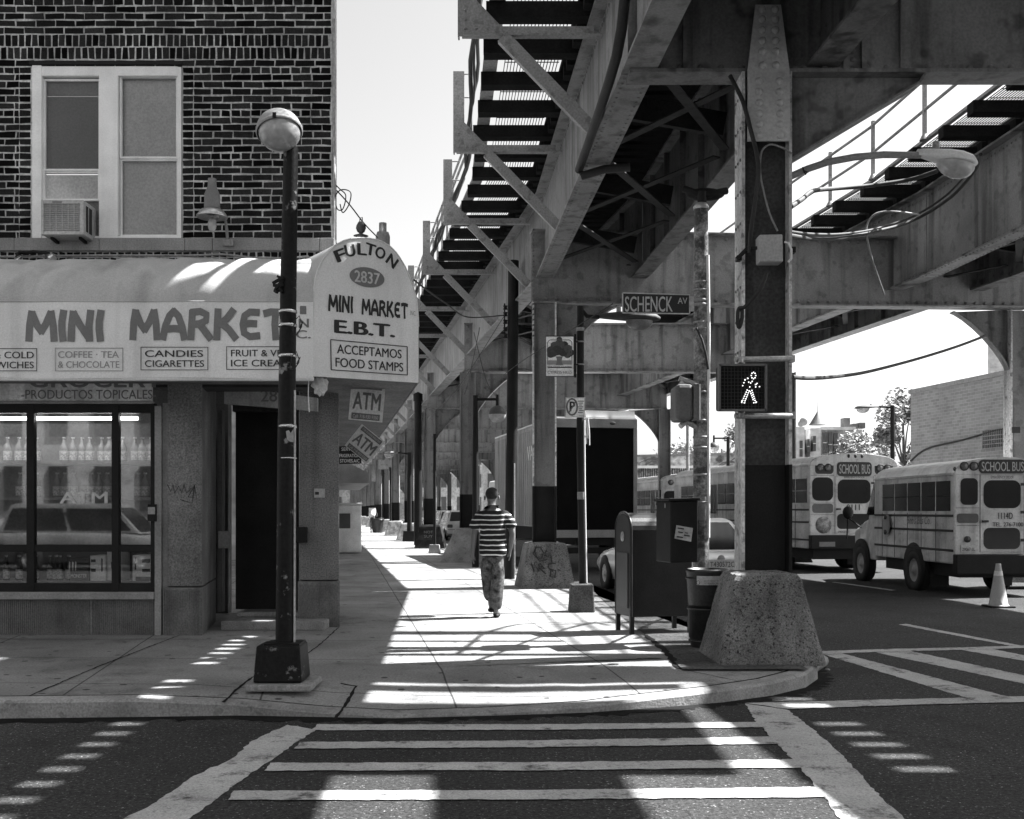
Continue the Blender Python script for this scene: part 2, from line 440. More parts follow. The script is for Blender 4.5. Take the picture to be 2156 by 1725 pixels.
def _dbrick(tc, noise, mr, ma, sep, N, L, n):
    mp = n.new("ShaderNodeCombineXYZ"); L.new(sep.outputs[1], mp.inputs[0]); L.new(sep.outputs[2], mp.inputs[1])
    br = N("ShaderNodeTexBrick", Scale=1.0, Mortar_Size=.009, Brick_Width=.232, Row_Height=.0832)
    br.inputs["Color1"].default_value = (.012,) * 3 + (1,); br.inputs["Color2"].default_value = (.022,) * 3 + (1,); br.inputs["Mortar"].default_value = (.4,) * 3 + (1,)
    L.new(mp.outputs[0], br.inputs["Vector"])
    return ma('MULTIPLY', br.outputs[0], mr(noise(.8, 5), .3, .7, .8, 1.2)), None, 0
DBRICK = special("dark_side_brick", _dbrick)
def _pole(tc, noise, mr, ma, sep, N, L, n):
    w = mr(noise(6, 8, None, .65), .60, .66, .008, .22)
    return ma('MULTIPLY', w, mr(noise(30, 4), .3, .7, .6, 1.4)), noise(40, 3), .3
PEELP = special("peeling_black_paint", _pole, .5, .15)
def _mottle(tc, noise, mr, ma, sep, N, L, n):
    w = mr(noise(7, 9, None, .7), .42, .62, .05, .3)
    return ma('MULTIPLY', w, mr(noise(40, 4), .3, .7, .6, 1.4)), noise(50, 3), .3
MOTTLE = special("mottled_pole_metal", _mottle, .6)
def _far(tc, noise, mr, ma, sep, N, L, n):
    return None
# ================================================================ ground
def flat(name, pts, m, z, kind='structure', label=None):
    mb = MB(); mb.add([V((p[0], p[1], z)) for p in pts], [tuple(range(len(pts)))])
    o = solo(name, mb, m, kind=kind, recalc=False)
    if o.data.polygons[0].normal.z < 0: o.data.flip_normals()
    if label: o["label"] = label
    return o
flat("road", [(-900, -900), (900, -900), (900, 1500), (-900, 1500)], ASPH, 0.0)
def kx(d): return 2.95 - .152 * (d - 10)                       # Fulton kerb
KERB = [(-30, 8.35, .14), (-9, 8.37, .14), (-4.2, 8.36, .14), (-2.9, 8.44, .14), (-2.15, 8.5, .10), (-1.5, 8.44, .05), (-.9, 8.38, .03), (-.1, 8.5, .035), (.6, 8.62, .06),
        (1.2, 8.85, .09), (1.75, 9.08, .11), (2.25, 9.42, .12), (2.65, 9.85, .13), (2.9, 10.35, .14), (2.95, 10.9, .14)]
KERB += [(kx(d), d, .14) for d in (13, 16, 20, 25, 32, 40, 55, 80, 120, 200)]
def offs(pl, w):
    out = []
    for i, p in enumerate(pl):
        a, b = V(pl[max(i - 1, 0)][:2]), V(pl[min(i + 1, len(pl) - 1)][:2])
        t = (b - a).normalized(); nrm = V((-t.y, t.x))
        out.append((p[0] + nrm.x * w, p[1] + nrm.y * w))
    return out
k1, k2, k3 = offs(KERB, .03), offs(KERB, .17), offs(KERB, .20)
k4 = offs(KERB, 1.5)
mb = MB(); n = len(KERB); vs = []
for i, (x, y, z) in enumerate(KERB):
    vs += [V((x, y, -.05)), V((x + (k1[i][0] - x) * .2, y + (k1[i][1] - y) * .2, z - .02)), V((*k1[i], z)), V((*k2[i], z + .006)), V((*k2[i], -.05))]
mb.add(vs, [(i * 5 + j, i * 5 + 5 + j, i * 5 + 6 + j, i * 5 + 1 + j) for i in range(n - 1) for j in range(4)])
solo("kerb", mb, CONC2, kind='structure')
mb = MB(); vs = []
for i in range(n): vs += [V((*k3[i], KERB[i][2] + .006)), V((*k4[i], .15))]
mb.add(vs, [(2 * i, 2 * i + 2, 2 * i + 3, 2 * i + 1) for i in range(n - 1)])
inner = [V((*k4[i], .15)) for i in range(n)] + [V((-80, 200, .15)), V((-80, 9, .15))]
mb.add(inner, [tuple(range(len(inner)))])
solo("sidewalk", mb, WALK, kind='structure')
flat("far_pavement", [(14.6 - .17 * (d - 20), d) for d in (-40, 20, 80, 240)] + [(90, 240), (90, -40)], CONC2, .12)
gi, go = offs(KERB[:15], .02), offs(KERB[:15], -.22)
mb = MB(); r_ = random.Random(3); vs = []; NG = 160
def lerp_pl(pl, t):
    t *= len(pl) - 1; i = min(int(t), len(pl) - 2); f_ = t - i
    return V((pl[i][0] + (pl[i + 1][0] - pl[i][0]) * f_, pl[i][1] + (pl[i + 1][1] - pl[i][1]) * f_, .004))
for i in range(NG + 1):
    a, b = lerp_pl(gi, i / NG), lerp_pl(go, i / NG); vs += [a, a + (b - a) * r_.uniform(.35, 1.0)]
mb.add(vs, [(2 * i, 2 * i + 2, 2 * i + 3, 2 * i + 1) for i in range(NG)])
solo("gutter", mb, mat("gutter_dark", .010, .95, .5, 3, .5, 50, spec=.1), kind='structure')  # ragged dark strip along the kerb foot
def marking(pts_px, z=.004, name="crosswalk_marking"):
    P = [G(px, py, 0) for px, py in pts_px]; out = []; r_ = random.Random(len(P) * 7 + int(P[0].x * 100))
    for a, b in zip(P, P[1:] + P[:1]):
        n_ = max(1, int((b - a).length / .05)); t_ = (b - a).normalized() if (b - a).length else X; nr = V((-t_.y, t_.x, 0))
        for k in range(n_): out.append(a + (b - a) * k / n_ + (nr * r_.uniform(-.011, .011) if k else V()))
    flat(name, [p[:2] for p in out], ROADP, z)
def r5(*p): return [(x / 2, 1149.8 + y / 2) for x, y in p]
def r6(*p): return [(1078 + x / 2, 1149.8 + y / 2) for x, y in p]
marking(r5((1210, 755), (1120, 795), (1050, 830), (1000, 880), (950, 912), (870, 945), (800, 980), (720, 1040), (640, 1090), (520, 1152), (420, 1215), (640, 1215), (800, 1150), (900, 1076), (985, 1010), (1060, 955), (1130, 912), (1190, 872), (1260, 820), (1330, 776)))
marking(r6((982, 665), (1030, 745), (1120, 835), (1170, 890), (1220, 942), (1320, 1065), (1385, 1152), (1430, 1215), (1730, 1215), (1650, 1150), (1560, 1065), (1480, 980), (1400, 895), (1340, 835), (1250, 760), (1160, 692)))
for a, b in ((( 755, 780), (745, 767)), ((830, 858), (806, 836)), ((918, 951), (903, 938)), ((1036, 1075), (1020, 1062)), ((1190, 1240), (1175, 1225))):
    xl = {755: 1335, 830: 1262, 918: 1138, 1036: 985, 1190: 700}[a[0]]
    xr = {755: 1042, 830: 1120, 918: 1195, 1036: 1300, 1190: 1420}[a[0]]
    L_, R_ = r5((xl, a[0]), (xl - 25, a[1])), r6((xr, b[0]), (xr + 25, b[1]))
    mid = [((L_[0][0] * .5 + R_[0][0] * .5), (L_[0][1] + R_[0][1]) / 2 + 2.5), ((L_[1][0] + R_[1][0]) / 2, (L_[1][1] + R_[1][1]) / 2 + 2.5)]
    marking([L_[0], mid[0], R_[0], R_[1], mid[1], L_[1]], .008)
marking(r6((1162, 690), (982, 665), (1500, 652), (2400, 630), (2400, 655), (2110, 662), (1700, 672), (1400, 682)), .008)
marking(r6((1290, 446), (1600, 436), (1900, 430), (2300, 416), (2300, 428), (1900, 440), (1600, 447), (1300, 458)), .008)
marking(r6((1300, 455), (1372, 449), (2110, 642), (1935, 647)))
marking(r6((1530, 449), (1670, 442), (2300, 578), (2300, 612)))
marking(r6((1885, 438), (2010, 432), (2300, 492), (2300, 510)))
marking(r6((1628, 332), (1660, 329), (2142, 420), (2135, 428)), name="lane_marking")
marking(r6((1345, 153), (1362, 152), (1615, 186), (1600, 189)), name="lane_marking")

def zsw(x, d):
    for (x0, d0, z0), (x1, d1, z1) in zip(KERB[:14], KERB[1:15]):
        if x0 <= x <= x1:
            f_ = (x - x0) / (x1 - x0); zk, dk = z0 + (z1 - z0) * f_ + .006, d0 + (d1 - d0) * f_
            return zk + (.15 - zk) * max(0, min(1, (d - dk - .2) / 1.28)) + .004
    return .154
def groove(pts_px, w, m, name="sidewalk_joint"):
    P = [G(px, py, .12) for px, py in pts_px]; r_ = random.Random(int(P[0].x * 1000)); mb = MB(); vs = []
    Q = []
    for a, b in zip(P[:-1], P[1:]):
        n_ = max(2, int((b - a).length / .08)); Q += [a + (b - a) * k / n_ for k in range(n_)]
    Q.append(P[-1])
    for i, q in enumerate(Q):
        t_ = (Q[min(i + 1, len(Q) - 1)] - Q[max(i - 1, 0)]).normalized(); nr = V((-t_.y, t_.x, 0)); ww = w * r_.uniform(.4, 1.0) / 2; j = r_.uniform(-.006, .006)
        for s_ in (-1, 1): p = q + nr * (s_ * ww + j); vs.append(V((p.x, p.y, zsw(p.x, p.y))))
    mb.add(vs, [(2 * i, 2 * i + 2, 2 * i + 3, 2 * i + 1) for i in range(len(Q) - 1)])
    solo(name, mb, m, kind='structure')
GROOVE = mat("joint_dirt", .012, .95, .3, 5, .4, 50, spec=.1)
groove(r5((938, 655), (1005, 600), (1082, 548)), .035, GROOVE); groove(r5((1330, 565), (1500, 583), (1450, 640), (1405, 692)), .035, GROOVE)
groove(r5((0, 405), (300, 408), (560, 404), (700, 402)), .02, GROOVE); groove(r5((120, 648), (420, 520), (760, 386)), .022, GROOVE)
groove(r5((1290, 470), (1350, 425), (1425, 355)), .022, GROOVE)
groove(r6((560, 385), (640, 450), (705, 527)), .10, GROOVE); groove(r6((705, 527), (900, 527), (1190, 525)), .025, GROOVE); groove(r6((700, 525), (960, 572)), .015, GROOVE)
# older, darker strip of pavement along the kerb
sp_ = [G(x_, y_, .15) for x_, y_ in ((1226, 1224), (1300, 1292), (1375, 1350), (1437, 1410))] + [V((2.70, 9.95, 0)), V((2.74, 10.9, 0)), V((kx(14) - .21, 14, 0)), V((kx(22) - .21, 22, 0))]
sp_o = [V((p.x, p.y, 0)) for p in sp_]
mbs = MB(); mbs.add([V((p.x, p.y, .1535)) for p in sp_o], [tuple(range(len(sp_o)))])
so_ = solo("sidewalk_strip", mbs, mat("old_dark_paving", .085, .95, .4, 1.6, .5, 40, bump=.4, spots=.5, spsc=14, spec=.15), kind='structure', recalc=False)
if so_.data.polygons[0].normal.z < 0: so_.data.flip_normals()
ks = thing("kerb_stone", "small broken lump of kerb stone at the tip of the corner", "stone", G(1712, 1418, 0))
part(ks, "stone_lump", MB().tube([G(1690, 1432, 0) + Z * .04, G(1712, 1416, 0) + Z * .07, G(1733, 1404, 0) + Z * .06], [.05, .075, .06], 9), CONC2)
part(ks, "chip", MB().ell(G(1742, 1413, 0) + Z * .012, .03, .02, .015, 8, 5), CONC2)

# ================================================================ corner building
FY = 12.7
def fx(px): return (px - CX) * FY / F
def fz(py): return CAMZ + (HY - py) * FY / F
bld = thing("corner_shop_building", "dark brick corner building with pale mortar above the mini market", "building", (-4.5, FY + 2, .15))
# mortar face with window opening
XR = fx(700); XL = -9.0; ZT = 10.2; ZS = fz(503)
wx0, wx1, wz0, wz1 = fx(68), fx(384), fz(507), fz(138)
mb = MB()
for (a, b, c, d) in ((XL, wx0, ZS, ZT), (wx1, XR, ZS, ZT), (wx0, wx1, wz1, ZT)): mb.box(a, b, FY, FY + .3, c, d)
part(bld, "side_wall", MB().prism([(XR, FY + .301, 3.3), (XR - 4.2, FY + 25, 3.3), (XR - 4.5, FY + 25, 3.3), (XR - .3, FY + .301, 3.3)], (0, 0, ZT - 3.3)), DBRICK)
mb.box(XL, XR, FY, FY + .3, fz(556), fz(530))
wall = part(bld, "brick_wall", mb, MORTAR)
mb = MB(); RH = .0832; BW = .232
def brick(x0, x1, z0, z1):
    j = lambda: rnd.uniform(-.0055, .0055)
    if x1 - x0 < .02: return
    y = FY - .006 + rnd.uniform(-.003, .003)
    f = [(x0 + j(), y, z0 + j()), (x1 + j(), y, z0 + j()), (x1 + j(), y, z1 + j()), (x0 + j(), y, z1 + j())]
    bk = [(p[0], FY + .01, p[2]) for p in f]
    k = f + bk
    mb.add(k, [(0, 1, 2, 3), (0, 4, 5, 1), (1, 5, 6, 2), (2, 6, 7, 3), (3, 7, 4, 0)])
def course(z0, z1, xa, xb, bw, ph, gap=.017):
    x = xa - ph
    while x < xb:
        a, b = max(x, xa), min(x + bw - gap, xb)
        if b - a > .015: brick(a, b, z0, z1)
        x += bw
zrow = ZS + .012; i = 0
sold0 = fz(128)
while zrow < ZT - .1:
    hd = (sold0 - .04 < zrow < fz(88) - .05)
    if hd:
        for k in range(2):
            h = .147
            course(zrow, zrow + h - .02, XL, XR - .02, .0785, .03 * k, .017); zrow += h
        continue
    head = (i % 6 == 5)
    segs = [(XL, wx0 - .02), (wx1 + .01, XR - .015)] if zrow < wz1 - .02 else [(XL, XR - .015)]
    for si, (a, b) in enumerate(segs):
        if len(segs) == 2:          # jamb bricks line up beside the window
            if si == 0:
                course(zrow, zrow + RH - .02, b - .125, b, .2, 0); b -= .135
            else:
                course(zrow, zrow + RH - .02, a, a + .115, .2, 0); a += .128
        ph = (i % 2) * BW / 2 + (i * .013) % .03
        course(zrow, zrow + RH - .02, a, b, BW * (.5 if head else 1), ph if not head else .03)
    zrow += RH; i += 1
zz = fz(553)
while zz < fz(531) - .05:
    course(zz, zz + .05, XL, XR - .02, .085, 0, .02); zz += .068
bro = part(bld, "brick_course", mb, BRICK, recalc=False)
mb = MB()
xs = XL
for a in (fx(34), fx(212), fx(392), fx(450), fx(675), XR + .03):
    mb.box(xs, a - .004, FY - .05, FY + .2, fz(530), ZS); xs = a
part(bld, "stone_band", mb, STONE, b=.008)
# --- upstairs window
win = part(bld, "window", MB().box(wx0, fx(88), FY - .01, FY + .12, wz0, wz1).box(fx(374), wx1 - .01, FY - .01, FY + .12, wz0, wz1 - .02)
     .box(fx(88), fx(374), FY - .005, FY + .12, fz(160), wz1 - .01).box(fx(209), fx(249), FY - .015, FY + .12, wz0, fz(160)).box(fx(88), fx(374), FY, FY + .12, wz0, fz(497)), WFRAME, b=.006)
part(win, "lintel_flashing", MB().box(wx0 - .03, wx1 - .0, FY - .02, FY + .1, wz1 + .003, wz1 + .045), BLACKP)
def sash(x0, x1, z0, z1, y, w=.022):
    return MB().box(x0, x0 + w, y, y + .04, z0, z1).box(x1 - w, x1, y, y + .04, z0, z1).box(x0 + w, x1 - w, y, y + .04, z0, z0 + w).box(x0 + w, x1 - w, y, y + .04, z1 - w, z1)
part(win, "sash", sash(fx(250), fx(373), fz(332), fz(157), FY + .03), WFRAME)
part(win, "sash", sash(fx(250), fx(373), fz(496), fz(332), FY + .05), WFRAME)
part(win, "sash", sash(fx(88), fx(208), fz(362), fz(163), FY + .05), WFRAME)
part(win, "sash", sash(fx(88), fx(208), fz(421), fz(354), FY + .03), WFRAME)
part(win, "pane", MB().box(fx(89), fx(207), FY + .072, FY + .076, fz(361), fz(163)).box(fx(251), fx(372), FY + .074, FY + .078, fz(495), fz(158)), GLASSW)
part(win, "window_shade", MB().box(fx(250), fx(373), FY + .12, FY + .125, wz0, fz(158)), CURT)
part(win, "window_shade", MB().box(fx(88), fx(208), FY + .13, FY + .135, fz(356), fz(195)), CURTD)
part(win, "window_shade", MB().box(fx(88), fx(208), FY + .12, FY + .124, fz(195), fz(160)), mat("valance_shade", .16, .8))
part(win, "filler_board", MB().box(fx(90), fx(207), FY + .07, FY + .1, fz(421), fz(365)), mat("filler_board_paint", .42, .7))
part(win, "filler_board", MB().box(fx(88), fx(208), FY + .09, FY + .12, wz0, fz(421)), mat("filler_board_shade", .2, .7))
# --- air conditioner
ac = thing("air_conditioner", "boxy pale window air conditioner under the half raised upstairs sash", "air conditioner", (fx(138), FY - .2, fz(500)))
yf = FY - .33
_k = yf / F
a0, a1, b0, b1 = (86 - CX) * _k, (176 - CX) * _k, CAMZ + (HY - 494) * _k, CAMZ + (HY - 421) * _k
part(ac, "casing", MB().box(a0, a1, yf + .03, FY + .06, b0, b1), mat("cream_casing", .42, .5), b=.01)
mb = MB().box(a0, a0 + .03, yf, yf + .03, b0, b1).box(a1 - .045, a1, yf, yf + .03, b0, b1).box(a0 + .03, a1 - .045, yf, yf + .03, b0, b0 + .04).box(a0 + .03, a1 - .045, yf, yf + .03, b1 - .045, b1)
part(ac, "front_bezel", mb, mat("cream_casing"), b=.006)
mb = MB(); k = b0 + .05
while k < b1 - .05: mb.box(a0 + .03, a1 - .045, yf + .006, yf + .02, k, k + .008); k += .0215
for t in range(1, 6):
    xx = a0 + .03 + (a1 - a0 - .075) * t / 6; mb.box(xx, xx + .006, yf + .002, yf + .01, b0 + .04, b1 - .045)
part(ac, "grille", mb, mat("cream_casing"))
part(ac, "side_vent", MB().box(a1, a1 + .004, yf + .07, yf + .13, b0 + .05, b1 - .05).box(a1, a1 + .004, yf + .16, yf + .24, b0 + .05, b1 - .05), DARK)
part(ac, "badge", MB().box(a0 + .13, a0 + .24, yf - .002, yf + .004, b1 - .035, b1 - .015), GREYP)
part(ac, "bracket", MB().bar((a0 + .08, yf + .1, b0 - .015), (a0 + .08, FY, b0 - .03), .03, .03).bar((a1 - .08, yf + .1, b0 - .015), (a1 - .08, FY, b0 - .03), .03, .03), BLACKP)

# --- ground storey
mb = MB(); S0 = .15
def sx(px): return fx(px)
# kick plate with ribs
x = -7.5; kz1 = fz(1262)
mb.box(-7.5, fx(327), FY + .03, FY + .3, S0, kz1)
while x < fx(325): mb.box(x, x + .012, FY + .018, FY + .034, S0, kz1); x += .0235
for px in (190, -60): mb.box(fx(px), fx(px) + .02, FY + .01, FY + .03, S0, kz1)
part(bld, "kick_plate", mb, RIBBED)
part(bld, "window_sill", MB().box(-7.5, fx(327), FY - .06, FY + .2, kz1, fz(1246)), STONE, b=.01)
blk = MB()
for a, b in ((57, 73), (236, 251), (318, 327), (-120, -108)): blk.box(fx(a), fx(b), FY - .02, FY + .06, fz(1246), fz(850))
blk.box(-7.5, fx(320), FY - .012, FY + .05, fz(1246), fz(1228)).box(-7.5, fx(320), FY - .012, FY + .05, fz(1162), fz(1147)).box(-7.5, fx(320), FY - .012, FY + .05, fz(870), fz(850))
shopw = part(bld, "shop_window", blk, BLACKP, b=.004)
part(shopw, "pane", MB().box(-7.4, fx(320), FY + .02, FY + .026, fz(1230), fz(868)), GLASS)
part(shopw, "lock_box", MB().box(fx(314), fx(332), FY - .06, FY - .02, fz(1098), fz(1062)), BLACKP, b=.004)
part(shopw, "lock_label", MB().box(fx(315), fx(330), FY - .064, FY - .0605, fz(1083), fz(1068)), STEELL)
part(shopw, "window_lettering", MB().text("ATM", (fx(175), FY + .014, fz(1060)), X, Z, .13, .55, 0, .02), mat("faint_glass_lettering", .45, .6))
# trims, piers
part(bld, "window_trim", MB().box(fx(327), fx(341), FY - .03, FY + .2, S0, fz(855)).box(fx(341), fx(353), FY + .02, FY + .2, S0, fz(848)), mat("grey_trim_paint", .24, .7, streak=.3), b=.006)
_a, _b = fx(353), fx(425)
mb = MB().prism([(_a, FY - .01, fz(1235)), (_b, FY - .01, fz(1235)), (_b - .27, 14.3, fz(1235)), (_a, 14.3, fz(1235))], (0, 0, fz(770) - fz(1235)))
part(bld, "stucco_pier", mb, STUCCO, b=.01)
_a, _b = fx(346), fx(425) + .012
mb = MB().prism([(_a, FY - .03, S0), (_b, FY - .03, S0), (_b - .27, 14.25, S0), (_a, 14.25, S0)], (0, 0, fz(1237) - S0)); x = fx(346)
while x < fx(424): mb.box(x, x + .013, FY - .04, FY - .028, S0 + .02, fz(1243)); x += .026
part(bld, "pier_base", mb, RIBBED)
PD = 13.6
def pX(px, d): return (px - CX) * d / F
def pZ(py, d): return CAMZ + (HY - py) * d / F
_a, _b = pX(630, PD), pX(714, PD)
mb = MB().prism([(_a, PD, pZ(1222, PD)), (_b, PD, pZ(1222, PD)), (_b - .3, 15.2, pZ(1222, PD)), (_a, 15.2, pZ(1222, PD))], (0, 0, 3.3 - pZ(1222, PD)))
part(bld, "stucco_pier", mb, STUCCO, b=.01)
_a, _b = pX(628, PD), pX(716, PD)
mb = MB().prism([(_a, PD - .03, S0), (_b, PD - .03, S0), (_b - .3, 15.25, S0), (_a, 15.25, S0)], (0, 0, pZ(1224, PD) - S0)); x = pX(630, PD)
while x < pX(713, PD): mb.box(x, x + .013, PD - .04, PD - .028, S0 + .02, pZ(1232, PD)); x += .028
part(bld, "pier_base", mb, RIBBED)
mb = MB()
gx = [(1060, 690), (1080, 735), (1095, 690), (1105, 745), (1130, 700), (1150, 740), (1165, 690), (1180, 745), (1235, 690), (1190, 770), (1245, 775), (1230, 700), (1215, 808), (1140, 785)]
mb.tube([(fx(x_ / 3), FY - .014, fz(790.5 + y_ / 3)) for x_, y_ in gx], .004, 5)
part(bld, "scratched_graffiti", mb, INKB)
# side wall, recess, lintel, door
mb = MB().box(XL, fx(353), 15.4, 15.6, S0, 3.3).box(XL - .2, XL, FY + .3, 15.6, S0, 3.3)
mb.box(XL, fx(430), FY + .05, 15.6, 3.32, 3.45)
part(bld, "inner_wall", mb, mat("shop_inner_wall", .10, .8, .3))
DD = 14.15
part(bld, "door_head", MB().box(fx(425) + .01, pX(630, DD) - .01, DD - .1, DD + .05, pZ(868, DD), 3.3), DARK)
part(bld, "lintel_panel", MB().prism([U(472, 812, 13.5), U(668, 838, 13.5), U(668, 866, 13.5), U(472, 850, 13.5)], (0, .08, 0)), mat("lintel_stucco", .42, .8, .35, streak=.3))
part(bld, "house_number", MB().text("2837", U(585, 846, 13.48), X, Z, .15, .42, .002, .012), INKG)
part(bld, "awning_header", MB().box(fx(325), fx(667), FY + .05, FY + .5, fz(815), fz(795)), DARK)
door = part(bld, "shop_door", MB().box(fx(474) - .25, pX(618, DD), DD + .02, DD + .06, .32, pZ(868, DD)), mat("dark_door", .012, .6, .4, 2, spec=.15))
part(door, "door_jamb", MB().box(pX(463, DD), pX(473, DD), DD - .12, DD + .02, .3, pZ(865, DD)), mat("grey_jamb_paint", .07, .7))
part(door, "door_jamb", MB().box(pX(618, DD), pX(629, DD), DD - .12, DD + .02, .3, pZ(865, DD)), mat("grey_jamb_paint"))
part(door, "door_edge", MB().box(pX(480, DD), pX(482, DD), DD + .0, DD + .02, .4, pZ(930, DD)), GREYP)
part(door, "lock_plate", MB().box(pX(466, DD), pX(490, DD), DD - .16, DD - .1, pZ(1154, DD), pZ(1118, DD)), mat("grey_lock_box", .2, .5), b=.005)
part(door, "push_bar", MB().box(pX(627, DD), pX(645, 13.5), 13.45, 13.58, pZ(1143, 13.5), pZ(1110, 13.5)), BLACKP, b=.004)
part(bld, "door_step", MB().box(fx(440), pX(686, 13.3), 13.2, 14.2, S0, .26).box(fx(450), pX(690, 13.9), 13.75, 14.2, .26, .32), CONC2, b=.012)
part(bld, "notice_sticker", MB().box(pX(662, PD), pX(684, PD), PD - .016, PD - .002, pZ(1048, PD), pZ(1029, PD)), mat("sticker_white", .4, .6))
part(bld, "notice_print", MB().box(pX(664, PD), pX(672, PD), PD - .02, PD - .017, pZ(1042, PD), pZ(1036, PD)), INKB)
# interior light tube and shelf
part(bld, "grocery_board", MB().box(-7.5, fx(321), FY - .04, FY + .02, fz(845), fz(798)), mat("grocery_board_paint", .72, .7, .3, streak=.4), b=.004)
mb = MB().text("GROCERY", (fx(205), FY - .042, fz(817)), X, Z, .20, 1.55, .003, .02)
part(bld, "board_lettering", mb, INKG)
mb = MB().text("-PRODUCTOS TOPICALES-", (fx(190), FY - .042, fz(841)), X, Z, .105, 1.56, .003, .012)
part(bld, "board_lettering", mb, INKG)
part(bld, "board_ledge", MB().box(-7.5, fx(325), FY - .06, FY + .03, fz(851), fz(846)), STONE)
mb = MB()
for z in (fz(970), fz(1047), fz(1160), fz(1226)): mb.box(-7.5, fx(322), FY + (.2 if z != fz(1160) else .5), FY + .85, z - .03, z)
mb.box(-7.5, fx(322), FY + .86, FY + .9, fz(1165), fz(880))
part(bld, "display_shelf", mb, SHELF)
tl = thing("fluorescent_tube", "lit fluorescent tube across the top of the shop window", "light", (fx(120), FY + .16, fz(882)))
part(tl, "lamp_tube", MB().tube([(-7.2, FY + .14, fz(879)), (fx(283), FY + .14, fz(879))], .02, 10), TUBEL)
part(tl, "end_cap", MB().tube([(fx(283), FY + .14, fz(879)), (fx(289), FY + .14, fz(879))], .024, 10), STEELL)
# goods
def make_bottle(name, label, h, r, body, cap, group, loc):
    t = thing(name, label, "bottle", loc, 0, group)
    part(t, "bottle_body", MB().lathe([(0, 0), (r, .003), (r, h * .55), (r * .8, h * .66), (r * .38, h * .8), (r * .36, h * .95), (0, h * .95)], n=12), body, local=True)
    part(t, "cap", MB().lathe([(0, h * .93), (r * .44, h * .93), (r * .44, h), (0, h)], n=10), cap, local=True)
    part(t, "label_wrap", MB().lathe([(r * 1.01, h * .08), (r * 1.01, h * .45)], n=12), cap, local=True)
    return t
BD = mat("brown_bottle_glass", .02, .15, bump=0); BLAB = mat("bottle_label", .45, .6, .4, 30, .4, 60)
BP = mat("pale_soda", .22, .25, .3, 9, bump=0)
b0_ = make_bottle("beer_bottle", "dark glass bottle with pale label low in the shop window", .30, .036, BD, BLAB, "dark bottles low in the shop window", (fx(17), FY + .3, fz(1226)))
for px in (35, 50, 80, 88, 104, 123, -12, 5, 94, 113):
    dup(b0_, (fx(px), FY + .3 + (.12 if px in (88, 5, 113) else rnd.uniform(0, .05)), fz(1226)))
s0 = make_bottle("soda_bottle", "pale capped soda bottle on the upper shelf in the shop window", .30, .05, BP, BLAB, "soda bottles on the upper window shelf", (fx(105), FY + .4, fz(970)))
for px in (122, 140, 160, 182, 200, 218, 232, 258, 274, 290, 307, -20, 5, 22, 40): dup(s0, (fx(px), FY + .4 + rnd.uniform(0, .08), fz(970)))
s1 = dup(s0, (fx(10), FY + .4, fz(1047)), label="pale capped soda bottle on the second shelf in the shop window", group="soda bottles on the second window shelf")
for px in (28, 45, 88, 106, 124, 143, 162, 180, 199, 218, 262, 280, 304): dup(s1, (fx(px), FY + .4 + rnd.uniform(0, .08), fz(1047)))
def carton(px0, px1, py0, py1, m, label, y=FY + .25, marks=()):
    t = thing("drink_carton", label, "box", (fx((px0 + px1) / 2), y, fz(py1)))
    part(t, "carton_box", MB().box(fx(px0), fx(px1), y, y + .3, fz(py1), fz(py0)), m, b=.004)
    if marks: 
        mb = MB()
        for (a, b, c, d) in marks: mb.box(fx(a), fx(b), y - .004, y - .001, fz(d), fz(c))
        part(t, "carton_print", mb, INKB)
    return t
WC = mat("white_carton", .85, .7, .1); 
mo = carton(133, 172, 1176, 1226, mat("black_carton", .012, .5), "black drink carton with three white claw marks in the shop window", FY + .2)
mb = MB()
for q, x_ in enumerate((145, 152, 158)):
    mb.add([U(x_, 1182, FY + .196), U(x_ + 3, 1184, FY + .196), U(x_ + 1.8, 1206 - q, FY + .196), U(x_ + .2, 1200, FY + .196)], [(0, 1, 2, 3)])
part(mo, "claw_mark", mb, INKW)
part(mo, "carton_lettering", MB().text("MONSTER", (fx(152), FY + .194, fz(1219)), X, Z, .045, .19, 0, .02), INKW)
carton(173, 206, 1172, 1226, WC, "white carton with black hand holes beside the black claw mark carton", FY + .24, ((175, 185, 1180, 1186), (175, 185, 1200, 1207), (197, 200, 1178, 1206)))
carton(205, 236, 1158, 1226, WC, "tall white carton left of the shop window mullion", FY + .3, ((214, 216, 1186, 1200), (226, 232, 1184, 1198)))
carton(265, 319, 1171, 1227, WC, "wide white carton with printed panel in the right corner of the shop window", FY + .22, ((270, 273, 1176, 1202), (286, 303, 1179, 1187), (286, 303, 1200, 1207), (309, 314, 1185, 1202), (272, 318, 1217, 1227)))

# ================================================================ awning
aw = thing("shop_awning", "long pale canvas awning lettered mini market across the shop front", "awning", (-4.5, 11.7, 3.02))
AY, AT, ABt = 11.7, U(0, 635, 11.7).z, U(0, 796, 11.7).z
AX = U(660, 0, 11.7).x
topz = fz(553)
prof = [(AY + (FY - .02 - AY) * (1 - math.cos(t * math.pi / 2 / 14)), AT + (topz - AT) * math.sin(t * math.pi / 2 / 14)) for t in range(15)]
mb = MB(); NX = 150; vs = []
xsn = [-9 + (AX + 9.0) * i / NX for i in range(NX + 1)]
fold = [fx(p) * 11.9 / 12.7 for p in (28, 82, 208, 340, 470, 600, -90, -200)]
for x in xsn:
    for k, (yy, zz) in enumerate(prof):
        w = math.sin(k / 14 * math.pi)
        sag = -.012 * math.sin(x * 2.1) * w
        for f_ in fold: sag -= .02 * w * math.exp(-((x - f_) / .07) ** 2) - .012 * w * math.exp(-((x - f_ - .16) / .1) ** 2)
        vs.append((x, yy - sag * .6, zz + sag))
mb.add(vs, [(i * 15 + k, (i + 1) * 15 + k, (i + 1) * 15 + k + 1, i * 15 + k + 1) for i in range(NX) for k in range(14)], True)
